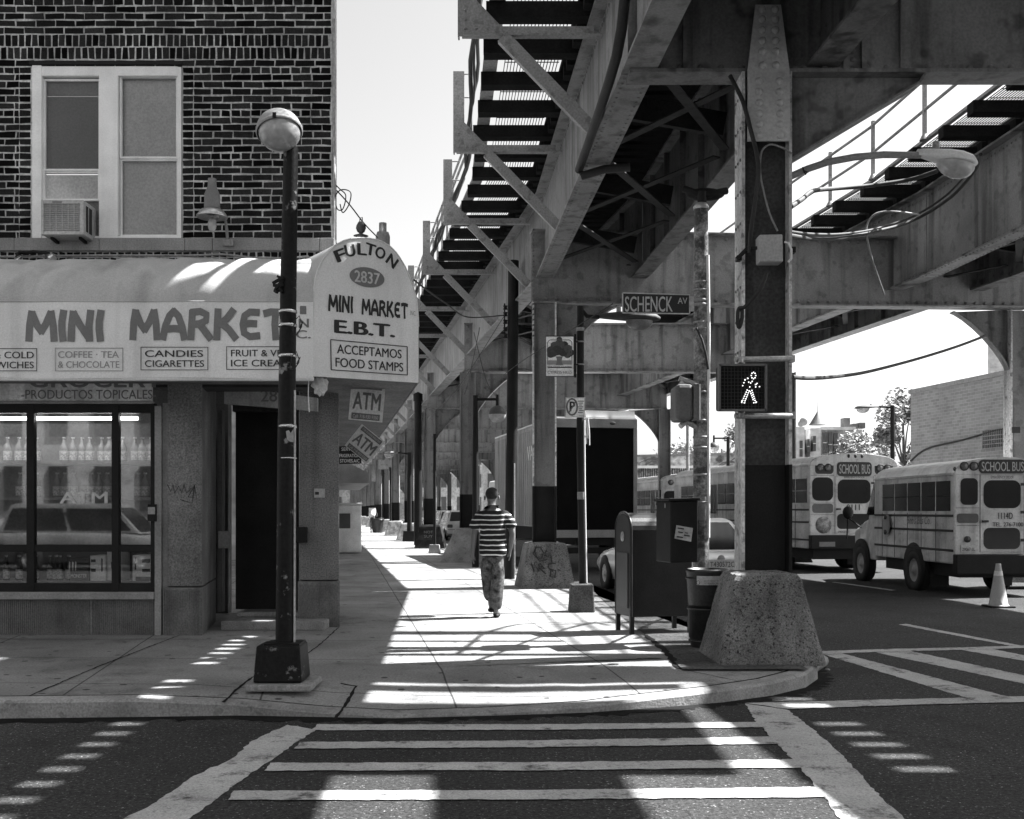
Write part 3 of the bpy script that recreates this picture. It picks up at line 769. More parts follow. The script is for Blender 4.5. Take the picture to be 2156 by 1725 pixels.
part(aw, "canvas_top", mb, AWN)
mb = MB(); vs = []
for i in range(61):
    x = -9 + (AX + 9) * i / 60
    for k in range(6):
        vs.append((x, AY - .004 - .004 * math.sin(x * 5 + k), AT + (ABt - AT) * k / 5 + .004 * math.sin(x * 3)))
mb.add(vs, [(i * 6 + k, i * 6 + k + 1, i * 6 + 7 + k, i * 6 + 6 + k) for i in range(60) for k in range(5)], True)
band = part(aw, "valance_band", mb, AWNB)
part(aw, "bottom_rail", MB().tube([(-9, AY + .02, ABt - .01), (AX, AY + .02, ABt - .01)], .022, 8), WHITEP)
part(aw, "seam_piping", MB().tube([(-9, AY - .006, AT), (AX, AY - .006, AT)], .007, 6), AWN)
def band_text(s_, pxa, pxb, pya, pyb, off=.02, ext=.011, mb=None):
    o = U((pxa + pxb) / 2, pyb, 11.7)
    return (mb or MB()).text(s_, (o.x, AY, o.z), X, Z, (pyb - pya) * 11.7 / F, (pxb - pxa) * 11.7 / F, ext, off * .6)
for w_, a_, b_, c_, d_ in (("MINI", 53, 224, 653, 720), ("MARKET", 272, 608, 650, 717)):
    o = U((a_ + b_) / 2, d_, 11.7)
    part(band, "band_lettering", stroke_text(MB(), w_, (o.x, AY, o.z), X, Z, (d_ - c_) * 11.7 / F, (b_ - a_) * 11.7 / F, .0105, .27), INKG)
mb = MB()
band_text("I", 634, 643, 645, 662, .04, mb=mb); band_text("N", 630, 650, 672, 690, .04, mb=mb); band_text("C.", 624, 654, 696, 713, .03, mb=mb)
part(band, "band_lettering", mb, INKG)
def boxed(l1, l2, x0, x1, y0, y1, a1, a2, m):
    mb = MB()
    for (a, b, c, d) in ((x0, x1, y0, y0 + 1.3), (x0, x1, y1 - 1.3, y1), (x0, x0 + 1.3, y0, y1), (x1 - 1.3, x1, y0, y1)):
        p, q = U(a, d, 11.7), U(b, c, 11.7); mb.box(p.x, q.x, AY - .0155, AY - .0135, p.z, q.z)
    band_text(l1, a1[0], a1[1], y0 + 7, y0 + 21, .018, mb=mb); band_text(l2, a2[0], a2[1], y0 + 28, y0 + 42, .018, mb=mb)
    part(band, "band_lettering", mb, m)
boxed("HOT & COLD", "SANDWICHES", -75, 79, 734, 782, (-66, 72), (-66, 72), INKB)
boxed("COFFEE \u00b7 TEA", "& CHOCOLATE", 117, 260, 733, 782, (123, 251), (123, 252), INKL)
boxed("CANDIES", "CIGARETTES", 297, 439, 731, 780, (306, 428), (306, 430), INKB)
boxed("FRUIT & VEG", "ICE CREAM", 477, 618, 730, 779, (487, 609), (487, 610), INKB)
# corner end panel
P0 = V((AX, AY, 0)); P1 = V((-1.057, 12.42, 0)); PDr = (P1 - P0).normalized(); PN = V((PDr.y, -PDr.x, 0)); PL = (P1 - P0).length
def onpanel(px, py, out=0.0):
    dx = (px - CX) / F            # ray (dx,1,dz) t
    # P0 + s*PDr = t*(dx,1)
    det = PDr.x * -1 - PDr.y * -dx
    s_ = ((-P0.x) * -1 - (-P0.y) * -dx) / det
    t_ = P0.y + s_ * PDr.y
    return P0 + PDr * s_ + V((0, 0, CAMZ + (HY - py) / F * t_)) + PN * out
def z4(x, y): return (628.8 + .1926 * x, 476.1 + .1926 * y)
arch = [(160, 1640), (166, 900), (170, 700), (185, 560), (212, 470), (250, 390), (320, 285), (400, 210), (480, 165), (560, 142), (640, 132), (700, 132), (780, 138), (850, 152), (930, 180), (1000, 225), (1060, 285), (1100, 340), (1160, 440), (1200, 530), (1250, 660), (1290, 810), (1303, 960), (1310, 1100), (1312, 1712)]
AP = [onpanel(*z4(*p)) for p in arch]
endp = part(aw, "end_panel", MB().prism(AP, -PN * .03), AWNB)
part(aw, "end_piping", MB().tube([p + PN * .004 for p in AP[1:-1]], .008, 6), WHITEP)
back = V((-.168, 1, 0)) * 1.0
# barrel roof behind the end panel
mb = MB(); vs = []
for p in AP[1:-1]: vs += [p - PN * .031, p - PN * 1.25 + V((-.05, .12, 0))]
m_ = len(AP) - 2
mb.add(vs, [(2 * i, 2 * i + 2, 2 * i + 3, 2 * i + 1) for i in range(m_ - 1)], True)
part(aw, "corner_barrel", mb, AWN)
# run along the other street, with soffit
mb = MB(); e0 = V((-1.057, 12.42, 0)); dr = V((-.168, 1, 0)); vs = []
for L_ in (0, 19):
    q = e0 + dr * L_
    vs += [q + V((0, 0, 3.06)), q + V((0, 0, 3.8)), q + V((-.3, 0, 4.2)), q + V((-1.0, 0, 4.4)), q + V((-1.05, 0, 3.06))]
mb.add(vs, [(i, i + 1, 6 + i - 0, 5 + i) for i in range(4)])
part(aw, "side_canopy", mb, AWN)
mb = MB().add([e0 + V((-.02, .06, 3.065)), e0 + dr * 19 + V((0, 0, 3.065)), e0 + dr * 19 + V((-1.3, 0, 3.065)), V((-2.4, 13.6, 3.065)), V((-2.2, 12.9, 3.065)), V((AX + .1, 12.0, 3.065))], [(0, 1, 2, 3, 4, 5)])
mb.add([(XL, AY + .05, 3.07), (AX + .05, AY + .05, 3.07), (AX + .08, FY + .1, 3.07), (XL, FY + .1, 3.07)], [(0, 1, 2, 3)])
part(aw, "soffit", mb, SOFFIT)
def ptext(s_, pa, pb, hpx, off, m, out=.005, name="panel_lettering"):
    a, b = onpanel(*z4(*pa), out), onpanel(*z4(*pb), out)
    h = hpx * .1926 * 12.05 / F
    mbt = MB().text(s_, (a + b) / 2, PDr, Z, h, (b - a).length, 0, off*.55)
    # follow slope of the baseline
    for v_ in mbt.v:
        t_ = (v_ - a).dot(PDr) / (b - a).dot(PDr) - .5
        v_ += Z * (b.z - a.z) * t_
    part(endp, name, mbt, m)
for w_, pa, pb, hp in (("MINI", (318, 930), (600, 958), 185), ("MARKET", (684, 968), (1196, 1020), 180)):
    a, b = onpanel(*z4(*pa), .005), onpanel(*z4(*pb), .005)
    mbt = stroke_text(MB(), w_, (a + b) / 2, PDr, Z, hp * .1926 * 12.05 / F, (b - a).length, 0, .25)
    for v_ in mbt.v: v_ += Z * (b.z - a.z) * ((v_ - a).dot(PDr) / (b - a).dot(PDr) - .5)
    part(endp, "panel_lettering", mbt, INKB)
ptext("INC.", (1218, 975), (1280, 982), 50, .005, INKL)
ptext("E.B.T.", (398, 1168), (1040, 1218), 138, .08, INKB)
ptext("ACCEPTAMOS", (418, 1392), (1122, 1450), 98, .025, INKB); ptext("FOOD STAMPS", (402, 1538), (1140, 1594), 98, .025, INKB)
cor = [(348, 1243), (1184, 1320), (1186, 1630), (354, 1572)]
mb = MB()
for i in range(4):
    a, b = onpanel(*z4(*cor[i]), .006), onpanel(*z4(*cor[(i + 1) % 4]), .006); mb.bar(a, b, .009, .006, PN)
part(endp, "panel_border", mb, INKB)
oc, ra, rb = (745, 562), 190, 108
el = []
for k in range(36):
    t = 2 * math.pi * k / 36; xx, yy = ra * math.cos(t), rb * math.sin(t)
    el.append(onpanel(*z4(oc[0] + xx, oc[1] + yy + xx * .14), .004))
part(endp, "number_oval", MB().prism(el, PN * .004), INKG)
ptext("2837", (608, 610), (880, 645), 125, .04, mat("oval_number_paint", .5, .6), .012, name="oval_number")
for ch, (x_, y_), ang in (("F", (455, 320), 26), ("U", (560, 270), 14), ("L", (690, 255), 3), ("T", (785, 258), -9), ("O", (892, 295), -22), ("N", (1020, 385), -35)):
    a = math.radians(ang); o = onpanel(*z4(x_, y_), .005)
    xd = (PDr * math.cos(a) + Z * math.sin(a)); yd = (Z * math.cos(a) - PDr * math.sin(a))
    hh = 125 * .1926 * 12.05 / F
    part(endp, "panel_lettering", MB().text(ch, o - yd * hh / 2, xd, yd, hh, (110 if ch != "L" else 95) * .1926 * 12.4 / F, 0, .035), INKB)
# finials behind the corner panel
fb = thing("roof_insulator", "small dark round insulator with flared foot behind the arched sign top", "insulator", U(760, 497, 12.9))
part(fb, "insulator_body", MB().lathe([(.001, .17), (.03, .165), (.055, .12), (.06, .09), (.045, .05), (.02, .03), (.03, .022), (.09, 0), (.0, -.01)], n=14), mat("insulator_glaze", .05, .4), local=True)
part(fb, "eye_pin", MB().tube([V((-.015, 0, .16)), V((-.012, 0, .21)), V((.015, 0, .22)), V((.018, 0, .16))], .006, 6), BLACKP, local=True)
fc = thing("sign_lamp", "grey capped sign lamp rising behind the arched awning end", "lamp", U(806, 520, 12.9))
part(fc, "lamp_housing", MB().lathe([(0, -.14), (.085, -.14), (.085, .12), (.07, .17), (.045, .18), (.045, .28), (0, .28)], n=14), GREYP, local=True)
part(fc, "reflector", MB().lathe([(.085, -.1), (.12, -.13), (.20, -.24), (.21, -.26), (.0, -.24)], n=16), STEELL, local=True)
# ================================================================ elevated railway
el = thing("elevated_railway", "riveted steel elevated railway on two rows of columns above the street", "elevated railway", (2, 20, 0))
DB = 20.8
def g(d): return .633 + (.0665 * (DB - d) if d < DB else -.170 * (d - DB))
def g2(d): return 7.9 + (.0665 * (DB - d) if d < DB else -.170 * (d - DB))
ZB, ZG, ZTIE = 6.03, 7.67, 7.87
BENTS = [-9.0, .8, 11.1, 20.8, 31.2, 42.4, 53.0, 63.6, 74.2, 84.8, 95.4, 106, 117, 128, 140, 153, 167, 182]
CL = {11.1: 2.55, 20.8: .615, 31.2: -1.26, 42.4: -3.19}
def colL(d): return CL.get(d, -4.98 - .169 * (d - 53) if d > 42.5 else 3.2)
def colR(d): return 11.6 if d < 15 else (10.47 if d == 20.8 else colL(d) + 9.1)

def stringers(fn, u, zb, zt, name, w=.34, riv=False):
    for a, b in zip(BENTS[:-1], BENTS[1:]):
        mb = MB().ib((fn(a) + u, a + .02), (fn(b) + u, b - .02), zb, zt, w)
        if a < 43:
            n = 8
            for k in range(1, n):
                t = k / n; dd = a + (b - a) * t; xx = fn(dd) + u
                for s_ in ((1,) if (riv and a > 5) else (-1, 1)): mb.box(xx + s_ * .012, xx + s_ * .10, dd - .006, dd + .006, zb + .036, zt - .036)
        if riv and a in (11.1, 20.8):
            dd = a + .1
            while dd < b - .1:
                xx = fn(dd) + u
                for zz in (zb + .11, zt - .11): mb.rivet((xx - .011, dd, zz), (-1, 0, 0), .027)
                if a == 11.1:
                    for uu in (-.12, .12): mb.rivet((xx + uu, dd, zb - .001), (0, 0, -1), .02)
                dd += .13
        part(el, name, mb, (STAINED if fn is g2 else STEELG) if riv else STEEL)
stringers(g, 0, ZB, ZG, "plate_girder", riv=True)
stringers(g, 1.86, ZB + .06, ZG - .02, "track_stringer", .32)
stringers(g2, 0, ZB, ZG, "plate_girder", riv=True)
stringers(g2, 1.86, ZB + .06, ZG - .02, "track_stringer", .32)
# angle along the lower edge of the near girder web
part(el, "bottom_angle", MB().bar((g(11.1) - .02, 11.1, ZB + .13), (g(DB) - .02, DB, ZB + .13), .02, .18), STEEL)
# lateral bracing between stringers
for fn in (g, g2):
    for a, b in zip(BENTS[2:7], BENTS[3:8]):
        mb = MB(); n = 3
        for k in range(n):
            d0, d1 = a + (b - a) * k / n + .3, a + (b - a) * (k + 1) / n - .1
            mb.bar((fn(d0) + .2, d0, ZB + .28), (fn(d1) + 1.70, d1, ZB + .28), .12, .02)
            mb.bar((fn(d0) + 1.70, d0, ZB + .31), (fn(d1) + .2, d1, ZB + .31), .12, .02)
            mb.bar((fn(d1) + .02, d1 + .02, ZB + .9), (fn(d1) + 1.7, d1 + .02, ZB + .6), .10, .3)
        part(el, "lateral_bracing", mb, STEELD)
# ties
def tie(mb, xa, xb, d, zb=ZG + .002, h=.16, w=.2): mb.box(xa, xb, d, d + w, zb, zb + h)
def lend(d): return g(d) - (1.44 if d > 10 else 1.4)
reg_l, reg_r, far_t = MB(), MB(), MB()
d = -6.0; i = 0; TIES = []
while d < 60:
    if i % 3 == 0:
        TIES.append(('L', d))
        TIES.append(('R', d))
    else:
        tie(reg_l, g(d) - .28, g(d) + 2.2 + rnd.uniform(.22, .62), d, w=.2)
        tie(reg_r, g2(d) - (.1 if d > 13 else .5), g2(d) + 3.2, d, w=.2)
    d += .36; i += 1
part(el, "tie_row", reg_l, TIMBER)["kind"] = "stuff"
part(el, "tie_row", reg_r, TIMBER)["kind"] = "stuff"
cnt = 0
for s_, d in TIES:
    jit = rnd.uniform(-.03, .03)
    xa, xb = (lend(d) + jit, g(d) + 2.45) if s_ == 'L' else (g2(d) - 1.12 + jit, g2(d) + 3.2)
    if cnt < 98 and 11.5 < d < 56: part(el, "tie", MB().box(xa, xb, d - .02, d + .21, ZG + .003, ZG + .19), TIMBER); cnt += 1
    else: far_t.box(xa, xb, d, d + .2, ZG + .003, ZG + .19)
while d < 185:
    tie(far_t, lend(d), g(d) + 2.4, d); tie(far_t, g2(d) - 1.1, g2(d) + 3.2, d); d += 1.08
part(el, "tie_row", far_t, TIMBER)["kind"] = "stuff"
# planks, guard timbers, cable trough (solid runs on top of the ties)
def run(fn, ua, ub, d0, d1, z0, z1, mb=None, step=None):
    mb = mb or MB()
    cuts = [d0] + [b for b in ([DB] if d0 < DB < d1 else [])] + [d1]
    for a, b in zip(cuts[:-1], cuts[1:]):
        vs = []
        for dd in (a, b):
            for u in (ua, ub):
                for z in (z0, z1): vs.append((fn(dd) + u, dd, z))
        mb.add(vs, [(0, 1, 3, 2), (4, 6, 7, 5), (0, 4, 5, 1), (2, 3, 7, 6), (0, 2, 6, 4), (1, 5, 7, 3)])
    return mb
ZP = ZG + .195
mb = MB()
run(g, -.30, 1.41, -8, 184, ZP, ZP + .06, mb)
run(g, 1.88, 2.25, -8, 184, ZP, ZP + .12, mb)
part(el, "track_planking", mb, TIMBER)
mb = MB()
run(g2, .0, 5.9, -8, 184, ZP, ZP + .12, mb)
part(el, "track_planking", mb, TIMBER)
# edge rails of the walkway
mb = MB(); run(g, -1.40, -1.20, -6, 184, ZP, ZP + .05, mb)
part(el, "walkway_edge", mb, STEELL)
mb = MB(); run(g2, -1.06, -.98, -8, 184, ZP, ZP + .05, mb)
part(el, "walkway_edge", mb, STEELL)
mb = MB(); run(g2, -.98, -.40, -8, 12.98, ZP, ZP + .05, mb)
for a, b in ((-8, 8.22), (10.0, 10.34), (11.66, 12.98)): run(g2, -.40, .0, a, b, ZP, ZP + .05, mb)
part(el, "added_shade_boards", mb, TIMBER)  # unseen boards added, gaps left where sun flecks reach the road
def grating(fn, ua, ub, d0, d1):
    mb = MB(); u = ua
    while u <= ub:
        run(fn, u - .005, u + .005, d0, d1, ZP, ZP + .014, mb); u += .046
    d = d0
    while d < min(d1, 34):
        mb.box(fn(d) + ua, fn(d) + ub, d, d + .012, ZP + .002, ZP + .012); d += .36
    return mb
part(el, "walkway_grating", grating(g, -1.10, -.34, 7, 70), STEELD)
part(el, "walkway_grating", grating(g2, -.92, -.06, 13, 60), STEELD)
# things bridging the gap between the two tracks
mb = MB()
for d, w, xa, xb in ((5.4, .9, 2.1, 9), ):
    pass
mb.box(g(9) + 2.0, g2(9) - 1.4, 8.2, 10.35, ZP - .05, ZP + .1)
part(el, "cross_deck", mb, TIMBER)
mb = MB()
run(g, 4.05, 5.1, -8, 8.3, ZP - .05, ZP + .1, mb)
part(el, "centre_walk", mb, TIMBER)
for d, w, a, b in ((10.7, .20, 2.2, 5.9), (11.35, .42, 2.2, 6.0), (12.45, .16, 3.1, 6.2), (12.95, .2, 2.2, 4.6), (13.6, .12, 2.9, 5.2), (14.3, .34, 2.3, 5.0), (15.1, .12, 2.2, 3.4)):
    part(el, "gap_strut", MB().box(g(d) + a, min(g(d) + b, g2(d) - .6), d, d + w, ZP - .12, ZP - .02), TIMBER)
# unseen panel added above the frame to shade the awning, with a sun slot
pxl = g(12) - 1.66
part(el, "added_shade_panel", MB().box(pxl, pxl + .04, 9.0, 13.45, ZG + .72, ZG + 4.5).box(pxl, pxl + .04, 9.0, 12.6, ZG + .25, ZG + .72).box(pxl, pxl + .04, 12.82, 13.45, ZG + .25, ZG + .72), STEELL)

# walkway brackets
BR = [4.6, 9.0, 13.4, 17.75, 22.2, 26.9, 31.8] + [36.7 + 4.9 * k for k in range(26)]
for d in BR:
    xp, zb = g(d) - 1.74, ZG - .26
    xg = g(d)
    br = part(el, "walkway_bracket", MB().box(xp, xg - .12, d - .012, d + .012, zb + .02, zb + .125).box(xp, xg - .02, d - .06, d + .06, zb, zb + .018)
              .prism([(xp + .1, d - .03, zb + .52), (xp + .1, d - .03, zb + .03), (xp + .52, d - .03, zb + .03), (xp + .50, d - .03, zb + .10)], (0, .016, 0)), STEELL)
    pst = MB().box(xp - .05, xp + .13, d - .018, d + .002, zb + .003, zb + 1.32).box(xp - .05, xp - .03, d - .012, d + .1, zb, zb + 1.32)
    if d < 30:
        for k in range(5): pst.rivet((xp + .04 + .14 * (k > 2) * (k - 2), d - .036, zb + .09 + .11 * min(k, 2) * (k < 3)), (0, -1, 0), .018)
    part(br, "railing_post", pst, STEELL)
    part(br, "strut", MB().bar((xp + .5, d, zb - .01), (xg - .03, d, ZB + .12), .10, .16, (1, 0, 0)), STEELL)
    if d < 40:
        for hz in (1.28, .9): part(br, "rung", MB().tube([(xp + .1, d, zb + hz), (xp + .28, d, zb + hz)], .012, 6), STEELL)
# slim railing posts farther along
rp = MB(); d = 24.0
while d < 120:
    rp.box(g(d) - 1.42, g(d) - 1.37, d, d + .05, ZG + .19, ZG + 1.25); d += 1.08
for zz in (.6, 1.0, 1.22): run(g, -1.41, -1.37, 22, 140, ZG + zz, ZG + zz + .04, rp)
part(el, "side_railing", rp, STEELL)
# right-hand track railing
rp = MB()
for d in (15.6, 18.4, 20.6, 22.4, 24.4, 27, 30, 33):
    x = g2(d) - 1.08
    rp.box(x - .03, x + .03, d + .05, d + .11, ZG + .19, ZG + 1.30)
    rp.lathe([(.09, 0), (.05, .08), (.04, .1)], (x, d + .08, ZG + .19), 8)
for zz, tk in ((1.22, .028), (.70, .028)):
    rp.tube([(g2(dd) - 1.08, dd, ZG + zz) for dd in (12.5, DB, 34)], tk, 6)
part(el, "side_railing", rp, STEELL)
mb = MB()
for d in (17.3, 18.38, 19.46, 20.54, 21.6): mb.tube([(g2(d) - .1, d - .2, ZG + .17), (g2(d) - .02, d - .2, ZG + .19)], .02, 6).tube([(g2(d) - .02, d - .2, ZG + .19), (g2(d) + .06, d - .15, ZG + .2)], .035, 6)
part(el, "tie_clip", mb, WHITEP)
# cable bundle beside the posts and conduit under the girder
for off, r in ((0, .035), (.06, .028), (.03, .022)):
    pts = []
    d = 8.0
    while d < 95: pts.append((g(d) - 1.54 + off + .03 * math.sin(d * 1.9 + off * 40), d, ZG + .34 + .05 * math.sin(d * 1.3 + off * 60) + off)); d += .7
    part(el, "feeder_cable", MB().tube(pts, r, 7), CABLE)
cp = []
for px, py in ((1330, -120), (1315, 0), (1309, 60), (1298, 120), (1282, 175), (1264, 230), (1240, 300), (1219, 358)):
    q = (px - CX) / F; dd = (2.016 - .22) / (q + .0665); cp.append(U(px, py, dd))
e_ = cp[-1]; cp += [e_ + V((.04, -.05, -.09)), V((g(e_.y) + .1, e_.y - .1, ZB - .07)), V((g(e_.y) + .42, e_.y - .15, ZB - .06))]
part(el, "girder_conduit", MB().tube(cp, .055, 9), CABLE)

# bents: columns, cross girder, knees
def hfl(x, d, z0, z1, s_, w=.45, dp=.36):
    a = x + s_ * (w / 2 - .015)
    return MB().box(a - .015, a + .015, d - dp / 2, d + dp / 2, z0, z1)
def hweb(x, d, z0, z1, w=.45): return MB().box(x - w / 2 + .032, x + w / 2 - .032, d - .03, d + .03, z0, z1)
def knee(x, d, s_, ztop, wd=1.15, ht=1.25, straight=False, t=.02):
    pts = [(x, d, ztop)]
    if straight: pts += [(x + s_ * wd, d, ztop), (x + s_ * (wd - .05), d, ztop - .08), (x, d, ztop - ht)]
    else:
        for k in range(9):
            a = math.pi / 2 * k / 8
            pts.append((x + s_ * wd * (1 - math.sin(a) ** 1.57), d, ztop - .05 - (ht - .05) * (1 - max(math.cos(a), 0) ** 1.57)))
    mb = MB().prism([V(p) - V((0, t / 2, 0)) for p in pts], (0, t, 0))
    for a, b in zip(pts[1:-1], pts[2:]): mb.bar(V(a), V(b), .22, .02, (0, 0, 1)) if not straight else mb.bar(V(a), V(b), .25, .02, (0, 0, 1))
    return mb
for d in BENTS:
    if d < 5: continue
    xl, xr = colL(d), colR(d)
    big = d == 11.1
    zc0, zc1 = (5.99, 7.58) if big else (5.53, 6.93)
    dl = d; dr_ = 22.6 if d == 20.8 else d
    w = .50 if big else .45
    for s_, xx, dd in ((1, xl, dl), (-1, xr, dr_)):
        zt_ = zc0 + (.2 if dd == 22.6 else 0)
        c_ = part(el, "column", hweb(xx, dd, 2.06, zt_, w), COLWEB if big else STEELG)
        for q_ in (-1, 1):
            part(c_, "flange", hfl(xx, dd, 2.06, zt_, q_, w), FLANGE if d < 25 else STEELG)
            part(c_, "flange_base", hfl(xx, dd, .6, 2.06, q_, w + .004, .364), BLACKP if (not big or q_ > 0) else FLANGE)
        part(c_, "painted_base", hweb(xx, dd, .6, 2.06, w), BLACKP)
        if d in (20.8, 11.1) and s_ == 1:
            mb = MB()
            zz = 3.2 if d == 20.8 else 5.0
            if d == 20.8:
                zz = 4.9
                while zz < 6.9:
                    for yy in (-.1, .02): mb.rivet((xx - w / 2 - .001, dd + yy, zz), (-1, 0, 0), .022)
                    for xo in (-w / 2 + .015,): mb.rivet((xx + xo, dd - .181, zz), (0, -1, 0), .02)
                    zz += .1
            else:
                zz = 3.2
                while zz < 5.9:
                    for yy in (-.12, .0, .1): mb.rivet((xx - w / 2 - .001, dd + yy, zz), (-1, 0, 0), .018)
                    zz += .32
            if mb.v: part(c_, "rivet_line", mb, STEEL)
    # cross girder
    x0 = (g(d) - .1) if d < 22 else xl - .1
    x1 = 13.5 if big else xr + .1
    cg = MB()
    if d == 20.8:
        cg.ib((xl - .25, d), (10.6, 22.5), zc0, zc1, .34)
        for k, p in enumerate(cg.v): cg.v[k] = p + V((0, 0, .22 * (p.x - xl) / 10))
    else:
        cg.ib((x0, d), (x1, d), zc0, zc1, .34)
    xx = x0 + .6
    while xx < x1 - .3:
        if d < 60 and d != 20.8: cg.box(xx - .05, xx + .05, d - .06, d - .012, zc0 + .04, zc1 - .04) if (big or rnd.random() < .35) else None
        xx += 1.35 if not big else 2.2
    if d < 35:
        xx = x0 + .1
        while xx < x1 - .1:
            yo = 0 if d != 20.8 else (xx - xl) / 10 * 1.7
            for zz in (zc0 + .10, zc1 - .1): cg.rivet((xx, d + yo - (.012 if d == 20.8 else .027), zz + (0 if d != 20.8 else .022 * (xx - xl))), (0, -1, 0), .034)
            xx += .21
        yo2 = 0 if d != 20.8 else .375
        if d != 20.8: cg.box(x0, x1, d - .026, d - .011, zc0 + .036, zc0 + .2)
    cgo = part(el, "cross_girder", cg, STEEL if big else STEELG)
    if big:
        part(cgo, "knee_brace", knee(xl + w / 2, d, 1, zc0, 1.35, .86, True), STEEL)
    else:
        part(cgo, "knee_brace", knee(xl + w / 2, dl, 1, zc0), STEEL)
        part(cgo, "knee_brace", knee(xr - w / 2, dr_ if d == 20.8 else d, -1, zc0 + (.22 if d == 20.8 else 0)), STEEL)
# gusset plate on the nearest column
q = lambda x_, y_: U(1437 + x_ / 3, y_ / 3, 10.86)
gp = [q(462, 30), q(622, 30), q(676, 440), q(682, 890), q(413, 890), q(413, 440)]
mb = MB().prism(gp, (0, .03, 0))
for ys, xa, xb in ((60, 503, 585), (122, 503, 587), (190, 503, 587), (258, 505, 588), (325, 505, 590), (413, 508, 592), (514, 485, 613), (580, 485, 614), (650, 486, 615), (718, 486, 615), (786, 487, 616), (855, 487, 616)):
    for xx in (xa, xb): mb.rivet(q(xx, ys), (0, -1, 0), .04)
part(el, "gusset_plate", mb, mat("gusset_paint", .40, .5, .15, 1.5, .14, 40, spots=.2, spsc=6, bump=.1))
# splice and stiffener plates on the near cross girder
mb = MB()
for px in (1732, 1776, 1815): mb.prism([U(px, 78, 11.03), U(px + 10, 78, 11.03), U(px + 10, 152, 11.03), U(px, 152, 11.03)], (0, .07, 0))
for px in (1745, 1760, 1795):
    for py in (90, 108, 126, 144): mb.rivet(U(px, py, 11.08), (0, -1, 0), .03)
mb.bar(U(1760, 75, 10.9), U(1880, -60, 10.9), .3, .02, (0, 1, 0))
part(el, "splice_plate", mb, STEEL)
mb = MB().prism([U(1342, 78, 10.98), U(1377, 78, 10.98), U(1377, 150, 10.98), U(1342, 150, 10.98)], (0, .02, 0))
for px in (1351, 1366):
    for py in (85, 98, 111, 125, 138, 148): mb.rivet(U(px, py, 10.98), (0, -1, 0), .03)
part(el, "splice_plate", mb, STEELL)

# concrete footings
def footing(x, d, label, hb=.54, ht=.33, h=.83, rot=0.0, group=None, m=CONC, seed=0):
    r_ = random.Random(seed); mb = MB(); rings = []
    sq = []                                   # square outline with small rounded corners
    c_ = .90
    for cx_, cy_, a0 in ((1, -1, -90), (1, 1, 0), (-1, 1, 90), (-1, -1, 180)):
        for k in range(4): a = math.radians(a0 + 30 * k); sq.append((cx_ * c_ + (1 - c_) * math.cos(a), cy_ * c_ + (1 - c_) * math.sin(a)))
        nx_, ny_ = {-90: (1, 1), 0: (-1, 1), 90: (-1, -1), 180: (1, -1)}[a0]
        for k in range(1, 8):
            t = -c_ + 2 * c_ * k / 8
            sq.append({-90: (1, t), 0: (-t, 1), 90: (-1, -t), 180: (t, -1)}[a0])
    N_ = len(sq); lv = [(hb, 0), (hb * .99, .04)] + [(hb + (ht - hb) * t, h * t) for t in (.12, .24, .36, .48, .6, .72, .84, .93)] + [(ht * .95, h * .99), (ht * .7, h * 1.01), (.02, h * 1.02)]
    for i_, (hw, z) in enumerate(lv):
        for (sx_, sy_) in sq:
            f_ = 1 + r_.uniform(-.012, .009) * (1 if 0 < i_ < 11 else .3)
            rings.append((hw * sx_ * f_, hw * sy_ * f_, z + r_.uniform(-.006, .006) * (i_ > 0)))
    n_ = len(lv)
    mb.add(rings, [(i * N_ + k, i * N_ + (k + 1) % N_, (i + 1) * N_ + (k + 1) % N_, (i + 1) * N_ + k) for i in range(n_ - 1) for k in range(N_)], False)
    t = thing("concrete_footing", label, "footing", (x, d, .14), rot, group)
    part(t, "footing_block", mb, m, local=True)
    return t
f1 = footing(2.44, 10.76, "large pitted concrete footing of the nearest column beside the trash can", .51, .315, .85, .03, seed=1)
f2 = footing(.62, 20.8, "concrete footing with black scrawled graffiti under the second column", .52, .36, .85, .12, seed=2)
mb = MB()
def z6(x, y, d): return U(970.2 + .1979 * x, 988.1 + .1979 * y, d)
def onfoot(x, y):
    p = z6(x, y, 20.3); z = p.z - .14
    d = 20.8 - (.52 - .16 * z / .85) * 1.02 - .012 + .12 * (p.x - .62)
    return z6(x, y, d)
for st in ([(800, 820), (790, 880), (810, 940), (860, 950), (880, 890), (850, 830), (800, 830), (770, 900), (840, 980), (920, 960)], [(900, 870), (910, 930), (960, 910), (970, 990)], [(750, 1000), (780, 1100), (780, 1010), (830, 1090), (830, 1010), (850, 1010), (890, 1060), (830, 1050), (900, 1110)], [(1010, 1000), (930, 1010), (940, 1060), (1010, 1080), (1000, 1150), (950, 1140), (960, 1060)]):
    mb.tube([onfoot(*p) for p in st], .011, 5)
part(f2, "graffiti", mb, INKB)
f3 = footing(-1.3, 31.2, "pale smooth concrete footing just left of the walking man", .75, .3, .95, 0, m=CONC2, seed=3)
f4 = footing(-3.15, 42.4, "black painted concrete footing with white scrawl farther down the kerb", .6, .4, .9, 0, m=BLACKP, seed=4)
part(f4, "scrawl", MB().text("NOT", (-3.2, 41.86, .72), X, Z, .10, .34, 0), mat("faint_scrawl", .2, .8))
part(f4, "scrawl", MB().text("SUY", (-3.2, 41.83, .56), X, Z, .10, .34, 0), mat("faint_scrawl"))
for d in BENTS[6:14]:
    footing(colL(d), d, "pale concrete footing in the receding row along the left kerb", .6, .36, .85, 0, "far footings on the left kerb", CONC2, int(d))
for d in (31.2, 42.4, 53.0):
    footing(colR(d), d, "pale concrete footing of a far right-hand railway column", .6, .36, .85, 0, "far footings on the right kerb", CONC2, int(d) + 50)
footing(10.47, 22.6, "concrete footing of the right-hand column behind the short bus", .5, .33, .85, 0, seed=77)
